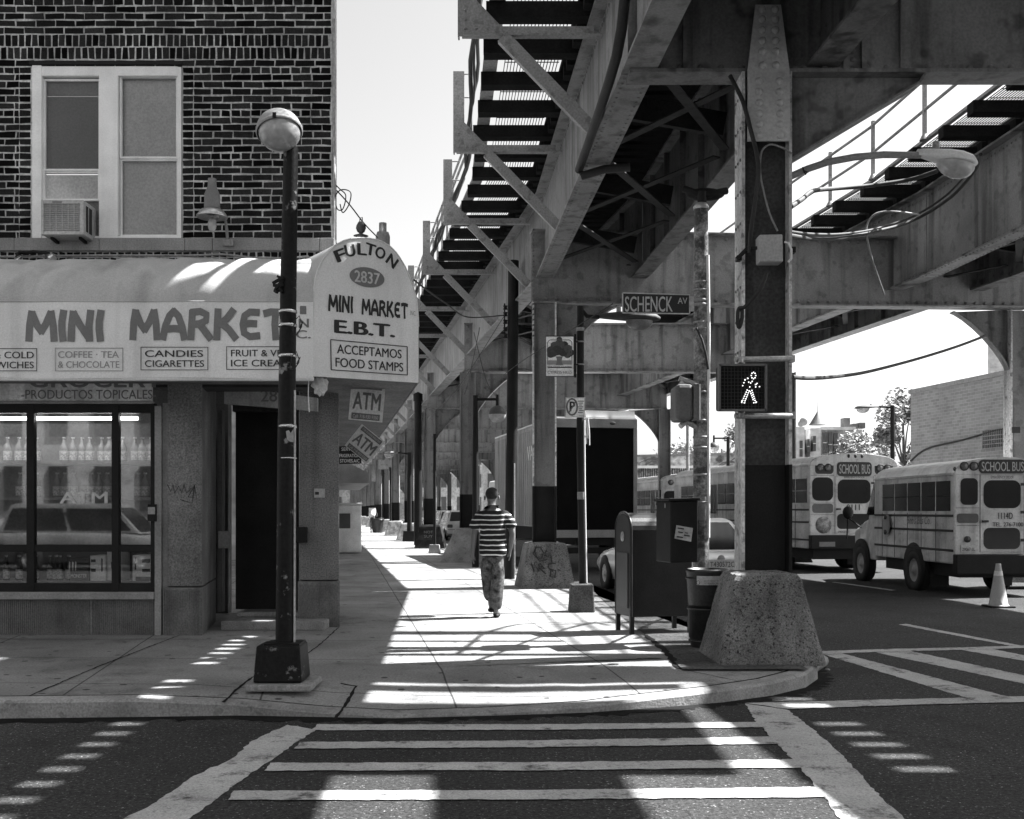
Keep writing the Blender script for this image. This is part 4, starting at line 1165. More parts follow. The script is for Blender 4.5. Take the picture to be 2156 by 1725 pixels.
# ================================================================ poles, signs, street furniture
def strap(mb, c, r, z, h=.03): mb.lathe([(r, -h / 2), (r + .006, -h / 2), (r + .006, h / 2), (r, h / 2)], (c[0], c[1], z), 18)
def block(mb, x, d, hb, ht, h, z0=.14): 
    mb.add([(x + sx_ * w, d + sy_ * w, z) for z, w in ((z0, hb), (z0 + h, ht)) for sx_, sy_ in ((-1, -1), (1, -1), (1, 1), (-1, 1))],
           [(0, 1, 5, 4), (1, 2, 6, 5), (2, 3, 7, 6), (3, 0, 4, 7), (4, 5, 6, 7), (3, 2, 1, 0)])
    return mb
def cobra(parent, p, direc, L=.62, r=.15, body=GREYP, lens=None):
    """luminaire head: p where the arm enters, direc pointing outwards"""
    dv = V(direc).normalized(); sd_ = dv.cross(Z).normalized()
    mb = MB(); vs = []; st = [(0, .05, .05), (.1, .07, .065), (.3, .11, .085), (.5, .155, .10), (.72, .17, .105), (.9, .14, .09), (1, .07, .04)]
    for t, w, h in st:
        for k in range(14):
            a = 2 * math.pi * k / 14
            up = math.sin(a) * h if math.sin(a) > 0 else math.sin(a) * h * .35
            vs.append(p + dv * L * t + sd_ * math.cos(a) * w * (r / .16) + Z * up)
    mb.add(vs, [(i * 14 + k, i * 14 + (k + 1) % 14, (i + 1) * 14 + (k + 1) % 14, (i + 1) * 14 + k) for i in range(len(st) - 1) for k in range(14)] + [tuple(range(14)), tuple(range(14 * (len(st) - 1), 14 * len(st)))], True)
    part(parent, "lamp_head", mb, body)
    c = p + dv * L * .66 - Z * .02
    vs = []; mb = MB()
    for i in range(6):
        a = math.pi / 2 * i / 5
        for k in range(16):
            t = 2 * math.pi * k / 16
            vs.append(c + dv * .2 * (r / .16) * math.cos(t) * math.cos(a) + sd_ * r * .92 * math.sin(t) * math.cos(a) - Z * (.145 * (r / .16) * math.sin(a) + .01))
    mb.add(vs, [(i * 16 + k, i * 16 + (k + 1) % 16, (i + 1) * 16 + (k + 1) % 16, (i + 1) * 16 + k) for i in range(5) for k in range(16)], True)
    part(parent, "lamp_lens", mb, lens or LAMPG)
    part(parent, "photocell", MB().lathe([(.035, 0), (.035, .07), (.02, .08), (0, .08)], p + dv * L * .32 + Z * .085, 10), STEELL)

# --- foreground black lamp pole
PX, PDD = U(607, 0, 9.12).x, 9.12
lp = thing("street_lamp", "black lamp pole with steel straps and peeling paint standing before the shop door", "street lamp", (PX, PDD, .15))
pts = [(PX - .028, PDD, .45), (PX - .015, PDD, 2.2), (PX + .0, PDD, 3.4), (PX + .022, PDD, 4.63)]
part(lp, "pole", MB().tube(pts, [.079, .074, .068, .06], 20), PEELP)
mb = MB()
block(mb, PX - .05, PDD, .2, .178, .30, .19)
part(lp, "pole_base", mb, PEELP, b=.015)
part(lp, "base_plinth", MB().box(PX - .30, PX + .24, PDD - .28, PDD + .24, .13, .185), CONC2, b=.015)
part(lp, "base_flange", MB().box(PX - .17, PX + .12, PDD - .14, PDD + .14, .487, .505), BLACKP)
for zz in ((HY - 657) * PDD / F + CAMZ, CAMZ + (HY - 686) * PDD / F, CAMZ + (HY - 750) * PDD / F, CAMZ + (HY - 898) * PDD / F, CAMZ + (HY - 965) * PDD / F):
    mb = MB(); strap(mb, (PX - .006, PDD), .073, zz, .024 if zz > 2.2 else .01); part(lp, "steel_strap", mb, CHROME)
mb = MB()
for q in range(9): mb.bar(U(578 + rnd.uniform(-5, 12), 596 + rnd.uniform(-14, 18), PDD - .06), U(588 + rnd.uniform(-8, 12), 600 + rnd.uniform(-18, 22), PDD - .08), .025, .02)
part(lp, "taped_clutter", mb, BLACKP)
for cx_, cy_ in ((612, 680), (606, 755)):
    mb = MB(); c = U(cx_, cy_, PDD - .07)
    mb.tube([c + V((.04 * math.cos(t * 1.1) + .05 + .015 * t * .2, -.01 * t * .3, .07 * math.sin(t * 1.3) - .01 * t)) for t in range(8)], .005, 5)
    part(lp, "loose_wire", mb, CABLE)
part(lp, "torn_paper", MB().add([U(*p, PDD - .081) for p in ((602, 908), (608, 906), (612, 912), (618, 903), (619, 932), (610, 930), (604, 925))], [tuple(range(7))]), mat("torn_paper", .3, .8))
part(lp, "conduit", MB().tube([V((PX + .056, PDD - .03, .5)), V((PX + .06, PDD - .03, 2.6))], .01, 6), GALV)
# globe-like luminaire seen from in front and below
hc = U(588, 276, PDD - .08)
cobra_top = MB(); vs = []
R_ = .185
mb = MB(); prof_ = []
for i in range(9):
    a = math.pi / 2 * i / 8; prof_.append((R_ * math.cos(a), R_ * .86 * math.sin(a) + .012))
axis = V((-.16, .34, .92)).normalized()
mb.lathe([(R_ * .98, -.012)] + prof_, hc, 28, axis); part(lp, "lamp_head", mb, mat("lamp_hood_paint", .30, .5))
part(lp, "lamp_rim", MB().lathe([(R_ * 1.0, -.02), (R_ * 1.04, -.012), (R_ * 1.04, .008), (R_ * 1.0, .014)], hc, 28, axis), mat("lamp_hood_paint"))
part(lp, "lamp_lens", MB().lathe([(R_ * .93 * math.cos(math.pi / 2 * i / 8), -.01 - R_ * .86 * math.sin(math.pi / 2 * i / 8)) for i in range(9)], hc, 28, axis), LAMPG)
part(lp, "latch", MB().obox(hc + V((.0, -.186, .065)), (.014, 0, 0), (0, .008, 0), (0, 0, .02)), BLACKP)
part(lp, "lamp_neck", MB().tube([V((PX + .022, PDD, 4.6)), hc + V((.05, .06, -.05))], .055, 12), BLACKP)

# --- tall dark utility pole behind the walking man
ux, ud = U(1078, 0, 23).x, 23.2
up_ = thing("utility_pole", "tall dark utility pole with insulator rack right behind the walking man", "utility pole", (ux, ud, .15))
part(up_, "pole", MB().tube([(ux - .06, ud, .15), (ux, ud, 3.2), (ux + .03, ud, 6.9)], [.12, .118, .115], 16), BLACKP)
part(up_, "ground_wire", MB().tube([(ux + .055, ud - .12, .2), (ux + .05, ud - .12, 2.6)], .014, 6), GALV)
rk = MB().box(U(1061, 0, ud).x, U(1064, 0, ud).x, ud - .05, ud - .02, U(0, 712, ud).z, U(0, 640, ud).z)
for py in (648, 662, 678, 694, 708): rk.lathe([(.001, -.045), (.05, -.04), (.035, 0), (.05, .04), (.001, .045)], U(1064, py, ud - .06), 10)
part(up_, "insulator_rack", rk, BLACKP)

# --- lamp with round globe, poles in the row
def globe_lamp(px, d, arm_px, ytop, yarm, gl, label, group=None, zb=.15, gr=.23, face=None):
    x = U(px, 0, d).x
    t = thing("street_lamp", label, "street lamp", (x, d, zb), 0, group)
    zt = U(0, ytop, d).z
    part(t, "pole", MB().tube([(x, d, zb), (x, d, zt)], [.09, .065], 12), BLACKP)
    xa = U(arm_px, 0, d).x; za = U(0, yarm, d).z
    part(t, "arm", MB().tube([(x, d, za), (xa, d, za)], .035, 8).tube([(xa, d, za + .12), (xa, d, za - .16)], .04, 8), BLACKP)
    c = V((xa, d, za - .16 - gr))
    part(t, "globe_hood", MB().lathe([(gr * math.cos(a * math.pi / 16), gr * math.sin(a * math.pi / 16)) for a in range(0, 9)] , c, 20), mat("globe_hood_paint", .07, .6))
    part(t, "globe_lens", MB().lathe([(gr * .98 * math.cos(a * math.pi / 16), -gr * .98 * math.sin(a * math.pi / 16)) for a in range(0, 9)], c, 20), LAMPG)
    return t
globe_lamp(1001, 28, 1047, 833, 841, 870, "black street lamp with round two-tone globe left of the dark utility pole")
# dark pole and plain pole farther along
x = U(880, 0, 46).x
t = thing("utility_pole", "thick black pole beside the black footing along the left kerb", "utility pole", (x, 46, .15))
part(t, "pole", MB().tube([(x, 46, .15), (x, 46, U(0, 838, 46).z)], [.17, .16], 12), BLACKP); part(t, "pole_cap", MB().lathe([(.2, 0), (.2, .3), (.0, .4)], (x, 46, U(0, 845, 46).z), 10), BLACKP)
x = U(915, 0, 37).x
t = thing("sign_pole", "slim dark pole with square grey block in front of the fourth column", "pole", (x, 37, .15))
part(t, "pole", MB().tube([(x, 37, .3), (x, 37, U(0, 914, 37).z)], .05, 10), BLACKP)
part(t, "pole_base", block(MB(), x, 37, .2, .16, .3), CONC2)
x = U(862, 0, 51).x
t = thing("street_lamp", "distant black street lamp with cobra head reaching left over the sidewalk", "street lamp", (x, 51, .15))
part(t, "pole", MB().tube([(x, 51, .15), (x, 51, U(0, 953, 51).z)], [.12, .1], 10), BLACKP)
part(t, "pole_base", block(MB(), x, 51, .3, .26, .5), BLACKP)
za = U(0, 956, 51).z
part(t, "arm", MB().tube([(x, 51, za), (U(838, 0, 51).x, 51, za + .05)], .04, 8), BLACKP)
cobra(t, V((U(838, 0, 51).x, 51, za + .05)), (-1, 0, -.05), .6, .2)
for k, (px, d, yt) in enumerate(((806, 74, 990), (822, 66, 985), (790, 90, 1015))):
    x = U(px, 0, d).x
    t = thing("sign_pole", "thin far pole with small sign beside the distant columns", "pole", (x, d, .15), 0, "far sign poles")
    part(t, "pole", MB().tube([(x, d, .15), (x, d, U(0, yt, d).z)], .06, 8), BLACKP)
    part(t, "sign_plate", MB().box(x - .3, x + .4, d - .03, d - .01, U(0, yt, d).z + .05, U(0, yt, d).z + .7), STEELL)

# --- sign pole with tree sign and no parking sign
qx, qd = U(1222, 0, 15.7).x, 15.7
sp = thing("sign_pole", "black pole on grey block carrying the tree sign and the no parking sign", "pole", (qx, qd, .15))
part(sp, "pole", MB().tube([(qx + .04, qd, .5), (qx + .0, qd, 2.6), (qx - .0, qd, U(0, 645, qd).z)], [.06, .055, .05], 14), BLACKP)
part(sp, "pole_base", block(MB(), U(1224, 0, qd).x, qd, .185, .16, .41, .14), mat("dark_block_concrete", .055, .9, .3, 6, .5, 50, bump=.6), b=.02)
part(sp, "conduit", MB().tube([V((qx + .085, qd - .03, .56)), V((qx + .06, qd - .03, 2.0)), V((qx + .055, qd - .03, 2.9))], .013, 6), WHITEP)
for z_ in (U(0, 720, qd).z, U(0, 768, qd).z, U(0, 694, qd).z):
    mb = MB(); strap(mb, (qx, qd), .052, z_, .05 if z_ == U(0, 694, qd).z else .02); part(sp, "steel_strap", mb, STEELL)
part(sp, "pole_sticker", MB().tube([(qx + .015, qd, U(0, 1052, qd).z), (qx + .013, qd, U(0, 1036, qd).z)], .06, 14), mat("faded_sticker", .16, .7, .5, 9))
part(sp, "lamp_bracket", MB().tube([U(1222, 650, qd), U(1236, 666, qd), U(1262, 668, qd)], .03, 8), BLACKP)
cobra(sp, U(1262, 668, qd), (1, .1, -.02), .88, .16, mat("dull_lamp_hood", .03, .7), lens=mat("dull_lamp_lens", .12, .3))
mb = MB()
for k in range(7): mb.tube([U(1233 + k, 880, qd - .06), U(1236 + rnd.uniform(-2, 5), 905, qd - .08), U(1235 + rnd.uniform(-4, 8), 930 + rnd.uniform(-12, 12), qd - .08)], .008, 5)
part(sp, "torn_streamer", mb, WHITEP)
ts = thing("tree_sign", "white banner sign with a round-crowned tree picture on the black pole", "sign", U(1179, 793, 15.6))
sx0, sx1, sy0, sy1 = 1149, 1208, 708, 793
D_ = 15.62
part(ts, "sign_plate", MB().prism([U(sx0, sy1, D_), U(sx1, sy1, D_), U(sx1, sy0, D_), U(sx0, sy0, D_)], (0, .012, 0)), mat("sign_white", .85, .5))
mb = MB()
for a, b in (((sx0, sy0), (sx1, sy0)), ((sx1, sy0), (sx1, sy1)), ((sx1, sy1), (sx0, sy1)), ((sx0, sy1), (sx0, sy0)), ((1153, 774), (1204, 774))): mb.bar(U(*a, D_ - .004), U(*b, D_ - .004), .006, .012)
part(ts, "sign_border", mb, INKB)
fr = [(1153, 768), (1153, 722), (1155, 718), (1159, 716), (1198, 716), (1202, 718), (1204, 722), (1204, 768)]
part(ts, "picture_frame", MB().tube([U(*p, D_ - .003) for p in fr], .005, 5), INKG)
def z2(x, y): return (970.2 + .2292 * x, 557 + .2292 * y)
mb = MB(); mb2 = MB()
for cx_, cy_, r_ in ((905, 690, 26), (905, 740, 48), (860, 745, 36), (950, 740, 36), (830, 790, 40), (885, 790, 46), (940, 800, 46), (985, 775, 38), (1000, 810, 38), (825, 825, 34), (980, 830, 32), (850, 815, 36)):
    mb.prism([U(*z2(cx_ + r_ * math.cos(a * .5236) * (1 + .1 * (a % 2)), cy_ + r_ * math.sin(a * .5236)), D_ - .004 - rnd.random() * .004) for a in range(12)], (0, .001, 0))
part(ts, "painted_crown", mb, mat("crown_print", .05, .7, island=.6))
part(ts, "painted_trunk", MB().prism([U(*z2(*p), D_ - .004) for p in ((875, 845), (935, 845), (925, 890), (940, 925), (870, 925), (885, 890))], (0, .001, 0)), INKG)
part(ts, "painted_ground", MB().prism([U(1154, 759, D_ - .003), U(1203, 759, D_ - .003), U(1203, 768, D_ - .003), U(1154, 768, D_ - .003)], (0, .001, 0)), INKL)
def sgn(parent, s_, x0, x1, y0, y1, d, m, off=.01, name="sign_lettering"):
    o = U((x0 + x1) / 2, y1, d); part(parent, name, MB().text(s_, o, X, Z, (y1 - y0) * d / F, (x1 - x0) * d / F, 0, off), m)
sgn(ts, "FULTON STREET", 1153, 1204, 771, 778 - 5, D_ - .004, INKG, .012); sgn(ts, "CYPRESS HILLS", 1153, 1204, 781, 787, D_ - .004, INKG, .012)
part(ts, "sign_bracket", MB().bar(U(1207, 720, 15.64), U(1218, 720, 15.64), .02, .02).bar(U(1207, 768, 15.64), U(1218, 768, 15.64), .02, .02).bar(U(1211, 704, 15.66), U(1211, 795, 15.66), .03, .03), BLACKP)
ns = thing("parking_sign", "small white no parking sign with circled letter on the black pole", "sign", U(1210, 880, 15.6))
D_ = 15.6
part(ns, "sign_plate", MB().prism([U(1189, 880, D_), U(1231, 879, D_), U(1232, 837, D_), U(1191, 837, D_)], (0, .008, 0)), mat("sign_white"))
part(ns, "sign_border", MB().tube([U(1190, 879, D_ - .003), U(1230, 878, D_ - .003), U(1231, 838, D_ - .003), U(1192, 838, D_ - .003), U(1190, 879, D_ - .003)], .004, 5), INKG)
part(ns, "prohibition_ring", MB().tube([U(1204.5 + 11 * math.cos(a * .393), 857 + 17 * math.sin(a * .393), D_ - .004) for a in range(17)], .013, 5).tube([U(1212, 846, D_ - .004), U(1198, 869, D_ - .004)], .01, 5), mat("ring_print", .14, .6))
sgn(ns, "P", 1200, 1210, 846, 866, D_ - .006, INKB, .04)
mb = MB()
for k in range(7): mb.bar(U(1217 + (k % 3), 845 + k * 4, D_ - .003), U(1229 - (k * 2) % 5, 845 + k * 4, D_ - .003), .003, .012)
mb.bar(U(1219, 875, D_ - .004), U(1229, 875, D_ - .004), .006, .004)
part(ns, "sign_lettering", mb, mat("ring_print"))

# --- traffic pole with straps
tx, td = U(1476, 0, 12.1).x, 12.1
tp = thing("traffic_pole", "mottled grey traffic pole wrapped in steel straps holding the street sign", "traffic pole", (tx, td, .15))
part(tp, "pole", MB().tube([(tx, td, .15), (tx, td, 2.2), (tx + .0, td, U(0, 436, td).z)], [.092, .086, .078], 20), MOTTLE)
part(tp, "pole_cap", MB().lathe([(.085, -.03), (.088, 0), (.06, .04), (0, .05)], (tx, td, U(0, 436, td).z), 18), GALV)
for py in (595, 612, 634, 643, 680, 693, 826, 886, 921, 943, 1000, 1058):
    mb = MB(); strap(mb, (tx, td), .083 if py < 900 else .087, U(0, py, td).z, .022 if py not in (634, 643) else .035); part(tp, "steel_strap", mb, STEELL)
cpts = [V((tx + .07, td - .05, 1.3)), V((tx + .072, td - .05, U(0, 900, td).z)), V((tx + .075, td - .05, U(0, 700, td).z)), V((tx + .062, td - .055, U(0, 540, td).z))]
part(tp, "conduit", MB().tube(cpts, .021, 10), WHITEP)
part(tp, "loose_cable", MB().tube([U(1466, 690, td - .1), U(1478, 715, td - .12), U(1486, 745, td - .13), U(1491, 778, td - .1)], .014, 6), CABLE)
part(tp, "paper_notice", MB().tube([(tx - .0, td, U(0, 1096, td).z), (tx, td, U(0, 1046, td).z)], .091, 20), mat("paper_notice", .2, .8, .4, 8))
part(tp, "pulley_knot", MB().ell(U(1484, 410, td + .1), .22, .1, .07).tube([U(1440, 398, td + .1), U(1480, 412, td), U(1530, 402, td + .1)], .04, 8).tube([U(1478, 436, td), U(1478, 404, td)], .05, 8), BLACKP)
ss = thing("street_sign", "dark street name blade reading schenck av fixed to the traffic pole", "sign", U(1381, 660, td))
D_ = td - .02
part(ss, "sign_plate", MB().prism([U(1311, 659, D_), U(1452, 661, D_), U(1452, 621, D_), U(1311, 617, D_)], (0, .02, 0)), mat("sign_black", .012, .5))
mb = MB()
cs = [(1311, 659), (1452, 661), (1452, 621), (1311, 617)]
for i in range(4): mb.bar(U(*cs[i], D_ - .002), U(*cs[(i + 1) % 4], D_ - .002), .012, .012)
part(ss, "sign_border", mb, GALV)
sgn(ss, "SCHENCK", 1316, 1416, 624.5, 656.5, D_ - .003, mat("sign_letter_grey", .42, .5), .012); sgn(ss, "AV", 1427, 1447, 627, 640, D_ - .003, mat("sign_letter_grey"), .008)
part(ss, "sign_bracket", MB().box(U(1450, 0, td).x, U(1466, 0, td).x, td - .02, td + .03, U(0, 655, td).z, U(0, 625, td).z), GALV)
# pedestrian signal seen from the side
sg = thing("pedestrian_signal", "grey pedestrian signal housing turned side-on at the strapped traffic pole", "traffic signal", U(1440, 890, td))
part(sg, "housing", MB().box(U(1416, 0, td).x, U(1452, 0, td).x, td - .26, td + .2, U(0, 888, td).z, U(0, 814, td).z), mat("signal_housing", .11, .6), b=.04)
part(sg, "door_frame", MB().box(U(1452, 0, td).x + .002, U(1463, 0, td).x, td - .27, td + .2, U(0, 889, td).z, U(0, 813, td).z), mat("signal_housing"), b=.01)
part(sg, "visor_edge", MB().box(U(1463, 0, td).x + .001, U(1466, 0, td).x + .004, td - .275, td - .255, U(0, 888, td).z, U(0, 815, td).z), WHITEP)
part(sg, "mounting_arm", MB().tube([U(1430, 797, td - .05), U(1458, 807, td - .05), U(1476, 812, td - .02)], .03, 10).tube([U(1431, 806, td - .06), U(1442, 815, td - .06)], .035, 10), GALV)
part(sg, "mounting_arm", MB().tube([U(1432, 898, td - .08), U(1446, 888, td - .05), U(1476, 905, td - .02)], .032, 10), GALV)
# controller box on the pole
cb = thing("signal_cabinet", "black two-sided control cabinet with pale label strapped to the traffic pole", "cabinet", U(1440, 1186, 11.75), math.radians(-3))
def L2(o, px, py, d): return U(px, py, d)
fl, fr_, bl = U(1412, 1186, 11.55), U(1470, 1184, 11.6), U(1381, 1182, 11.95)
top = Z * ((1184 - 1054) * 11.6 / F)
part(cb, "cabinet_body", MB().prism([fl, fr_, fr_ + (bl - fl), bl], top), mat("cabinet_black", .007, .5, .4, 4, spec=.2), b=.012)
part(cb, "cabinet_lid", MB().prism([fl + top + V((-.02, -.02, 0)), fr_ + top + V((.02, -.02, 0)), fr_ + (bl - fl) + top + V((.02, .02, 0)), bl + top + V((-.02, .02, 0))], (0, 0, .03)), mat("cabinet_black"), b=.006)
part(cb, "paper_label", MB().prism([U(1420, 1134, 11.545), U(1455, 1141, 11.57), U(1459, 1112, 11.57), U(1424, 1106, 11.545)], (0, -.003, 0)), mat("label_paper", .42, .7))
mb = MB()
for a, b, c in ((1427, 1440, 1112), (1428, 1438, 1120), (1442, 1448, 1121), (1425, 1438, 1130), (1440, 1452, 1127)): mb.bar(U(a, c, 11.535), U(b, c + 2, 11.55), .004, .012)
part(cb, "label_print", mb, INKB)
part(cb, "hinge", MB().obox(fl + (bl - fl) * .35 + top * .93 - (bl - fl).cross(Z).normalized() * .0, (.008, 0, 0), (0, .012, 0), (0, 0, .025)), STEELL)
# --- mailbox
mx = thing("mailbox", "big dark relay mailbox with rounded top on four legs", "mailbox", (U(1376, 0, 13.1).x, 13.1, .15), math.radians(14))
W_, Dp, zb, zt = .78, .52, .20, 1.22
rr = Dp / 2
ring = [(-rr, zb), (-rr, zt)] + [(-rr * math.cos(math.pi * k / 12), zt + .20 * math.sin(math.pi * k / 12)) for k in range(1, 12)] + [(rr, zt), (rr, zb)]
part(mx, "mailbox_body", MB().prism([V((-W_ / 2, y, z)) for y, z in ring], (W_, 0, 0)), MAILM, local=True, b=.018)
rim = [V((-W_ / 2 + .01, y * 1.03, z + .008)) for y, z in ring]
part(mx, "rim_band", MB().tube(rim, .016, 6), MAILM, local=True)
part(mx, "front_door", MB().box(-W_ / 2 - .012, -W_ / 2 + .002, -.19, .19, .30, .95), mat("mailbox_face", .035, .45), local=True, b=.006)
part(mx, "door_emblem", MB().lathe([(.0, .0), (.06, .0), (.06, .006), (0, .006)], (-W_ / 2 - .002, 0, 1.14), 20, (-1, 0, 0)), STEELL, local=True)
for sx_ in (-1, 1):
    for sy_ in (-1, 1): part(mx, "leg", MB().box(sx_ * W_ / 2 - (.05 if sx_ > 0 else 0), sx_ * W_ / 2 + (.05 if sx_ < 0 else 0), sy_ * rr - (.04 if sy_ > 0 else 0), sy_ * rr + (.04 if sy_ < 0 else 0), 0, .215), MAILM, local=True)
# --- trash can
tc_ = thing("trash_can", "black round trash can with white notice beside the big footing", "trash can", (2.08, 11.62, .15))
mb = MB().lathe([(.17, 0), (.185, .04), (.225, .78), (.235, .80), (.235, .83), (.215, .83), (.20, .1), (0, .08)], n=26)
part(tc_, "can_body", mb, CANM, local=True)
for zz in (.72, .4, .06): part(tc_, "hoop", MB().lathe([(.187 + .05 * zz, zz), (.199 + .05 * zz, zz), (.199 + .05 * zz, zz + .02), (.187 + .05 * zz, zz + .02)], n=26), CANM, local=True)
mb = MB(); vs = []
for k in range(9):
    a = math.radians(-128 + k * 9.5)
    for z_ in (.67, .765): vs.append((.238 * math.cos(a), .238 * math.sin(a), z_))
mb.add(vs, [(2 * k, 2 * k + 2, 2 * k + 3, 2 * k + 1) for k in range(8)])
part(tc_, "notice_plate", mb, mat("notice_plate_paint", .4, .6), local=True)
mb = MB()
for k, s_ in enumerate(("NO HOUSEHOLD TRASH", "NO BUSINESS TRASH", "$100 FINE")): mb.text(s_, U(1500, 1225 + k * 4.6, 11.345), X, Z, .014, .17 if k < 2 else .08, 0, 0)
mb.tube([U(1470 + 3.4 * math.cos(a), 1227 + 4.4 * math.sin(a), 11.35) for a in range(8)], .003, 4)
part(tc_, "notice_lettering", mb, INKB)
# --- signal head, control box and lamp arm on the nearest column
ph = thing("pedestrian_signal", "black pedestrian signal showing a lit white walking figure on the column", "traffic signal", U(1563, 864, 10.5))
D_ = 10.5
part(ph, "housing", MB().prism([U(1513, 864, D_), U(1613, 864, D_), U(1613, 769, D_), U(1513, 769, D_)], (0, .16, 0)), mat("signal_black", .008, .6, spec=.2), b=.02)
mb = MB()
for a, b in (((1514, 864), (1612, 864)), ((1612, 866), (1612, 768)), ((1612, 769), (1514, 769)), ((1514, 768), (1514, 866))): mb.bar(U(*a, D_ - .03), U(*b, D_ - .03), .06, .02, Y if False else (0, 0, 1) if a[1] == b[1] else (1, 0, 0))
part(ph, "visor_frame", mb, mat("signal_frame", .10, .5))
mb = MB()
for i in range(13): mb.bar(U(1518 + i * 7.2, 862, D_ - .012), U(1518 + i * 7.2, 772, D_ - .012), .003, .012, (0, 1, 0))
for j in range(12): mb.bar(U(1517, 775 + j * 7.4, D_ - .014), U(1609, 775 + j * 7.4, D_ - .014), .003, .012, (0, 1, 0))
part(ph, "egg_crate", mb, mat("signal_grid", .03, .6))
def z6r(x, y): return (1437 + x / 3, 485 + y / 3)
dots = []
def line_(a, b, n_): 
    for k in range(n_): t = k / (n_ - 1); dots.append((a[0] + (b[0] - a[0]) * t, a[1] + (b[1] - a[1]) * t))
for k in range(8): dots.append((448 + 14 * math.cos(k * .785), 918 + 20 * math.sin(k * .785)))
line_((395, 945), (412, 936), 2); line_((412, 936), (418, 960), 2); line_((395, 945), (380, 982), 3); line_((440, 955), (462, 975), 2); line_((462, 975), (486, 988), 2); line_((470, 968), (462, 990), 2); line_((430, 965), (425, 990), 2)
line_((408, 1010), (374, 1088), 7); line_((420, 1015), (390, 1090), 7); line_((438, 1012), (462, 1088), 7); line_((428, 1020), (446, 1070), 5); line_((375, 1080), (392, 1090), 2); line_((450, 1090), (466, 1086), 2)
mb = MB()
for (a, b) in dots: mb.lathe([(.0055, 0), (.0055, .004), (.0, .006)], U(*z6r(a, b), D_ - .022), 8, (0, -1, 0))
part(ph, "walking_figure_leds", mb, LED)
for py in (757, 876):
    part(ph, "mounting_band", MB().tube([U(1514 + 34, py, 10.62), U(1668, py - (0 if py > 800 else 2), 10.78)], .028, 10).tube([U(1560, py, 10.62), U(1560, py + (10 if py < 800 else -10), 10.58)], .03, 8).box(U(1660, 0, 10.8).x, U(1672, 0, 10.8).x, 10.76, 10.84, U(0, py + 6, 10.8).z, U(0, py - 8, 10.8).z), GALV)
jb = thing("junction_box", "pale square junction box strapped high on the nearest column", "box", U(1624, 552, 10.6))
part(jb, "box_body", MB().prism([U(1600, 551, 10.6), U(1649, 551, 10.6), U(1648, 493, 10.6), U(1599, 494, 10.6)], (0, .18, 0)), mat("box_paint", .33, .5), b=.012)
part(jb, "strap_bracket", MB().bar(U(1552, 545, 10.85), U(1572, 525, 10.8), .03, .03).bar(U(1572, 525, 10.8), U(1600, 522, 10.7), .03, .03).box(U(1550, 0, 10.9).x, U(1560, 0, 10.9).x, 10.85, 10.95, U(0, 550, 10.9).z, U(0, 540, 10.9).z), BLACKP)
part(jb, "strap_bracket", MB().box(U(1664, 0, 10.9).x, U(1673, 0, 10.9).x, 10.85, 10.95, U(0, 534, 10.9).z, U(0, 522, 10.9).z), BLACKP)
part(jb, "conduit_loop", MB().tube([U(1652, 510, 10.62), U(1660, 512, 10.6), U(1666, 525, 10.6), U(1666, 545, 10.6), U(1659, 552, 10.62)], .012, 6), WHITEP)
al = thing("arm_lamp", "pale cobra-head street lamp on a curved arm reaching right from the nearest column", "street lamp", U(1667, 370, 11.0))
part(al, "arm", MB().tube([U(1664, 372, 11.0), U(1700, 356, 11.0), U(1745, 341, 11.0), U(1800, 331, 11.0), U(1860, 326, 11.0), U(1938, 327, 11.0)], [.035] * 5 + [.032], 10), mat("arm_grey", .2, .5))
cobra(al, U(1932, 325, 11.0), (1, .05, -.17), .60, .155, WHITEP)
part(al, "eye_bolt", MB().tube([U(1690, 352, 10.95), U(1693, 362, 10.95), U(1697, 368, 10.95), U(1698, 362, 10.95), U(1693, 360, 10.95)], .008, 6), BLACKP)

# --- cables
def cable(label, pts, r=.02, m=CABLE, name="cable", cat="cable"):
    # smooth by Catmull-Rom
    P = [pts[0]] + list(pts) + [pts[-1]]; out = []
    for i in range(1, len(P) - 2):
        for k in range(6):
            t = k / 6; p0, p1, p2, p3 = P[i - 1], P[i], P[i + 1], P[i + 2]
            out.append(.5 * ((2 * p1) + (p2 - p0) * t + (2 * p0 - 5 * p1 + 4 * p2 - p3) * t * t + (3 * p1 - p0 - 3 * p2 + p3) * t * t * t))
    out.append(pts[-1])
    return solo(name, MB().tube(out, r, 7), m, label, cat)
def z7(x, y, d): return U(1599 + .2708 * x, 341.4 + .2708 * y, d)
cable("thick black cable sagging under the right track below the pale lamp", [z7(*p) for p in ((230, 570, 11.3), (350, 590, 12), (480, 600, 13), (650, 590, 14), (850, 550, 15), (1100, 490, 15.5), (1300, 400, 15.5), (1480, 280, 15), (1600, 160, 14.5), (1690, 40, 14), (1720, -60, 13.5))], .024)
cable("second slimmer black cable sagging just above the thick one", [z7(*p) for p in ((230, 540, 11.3), (400, 560, 12.2), (640, 560, 13.8), (900, 520, 15), (1200, 420, 15.3), (1450, 260, 15), (1640, 60, 14))], .016)
cable("pale thin wire looping down in front of the right girder", [z7(*p) for p in ((1240, 410, 15.2), (1100, 390, 15), (960, 388, 15), (880, 420, 15), (832, 500, 15), (840, 600, 15), (870, 740, 15.2), (910, 860, 15.5), (970, 1030, 16))], .014, WIRE, "wire", "wire")
cable("dark cable hanging across the bright gap above the buses", [z7(*p) for p in ((255, 1670, 12.0), (380, 1680, 13), (560, 1672, 15), (800, 1640, 17), (1050, 1580, 18.5), (1300, 1510, 19.5), (1550, 1430, 20.5), (1760, 1350, 21.5))], .026)
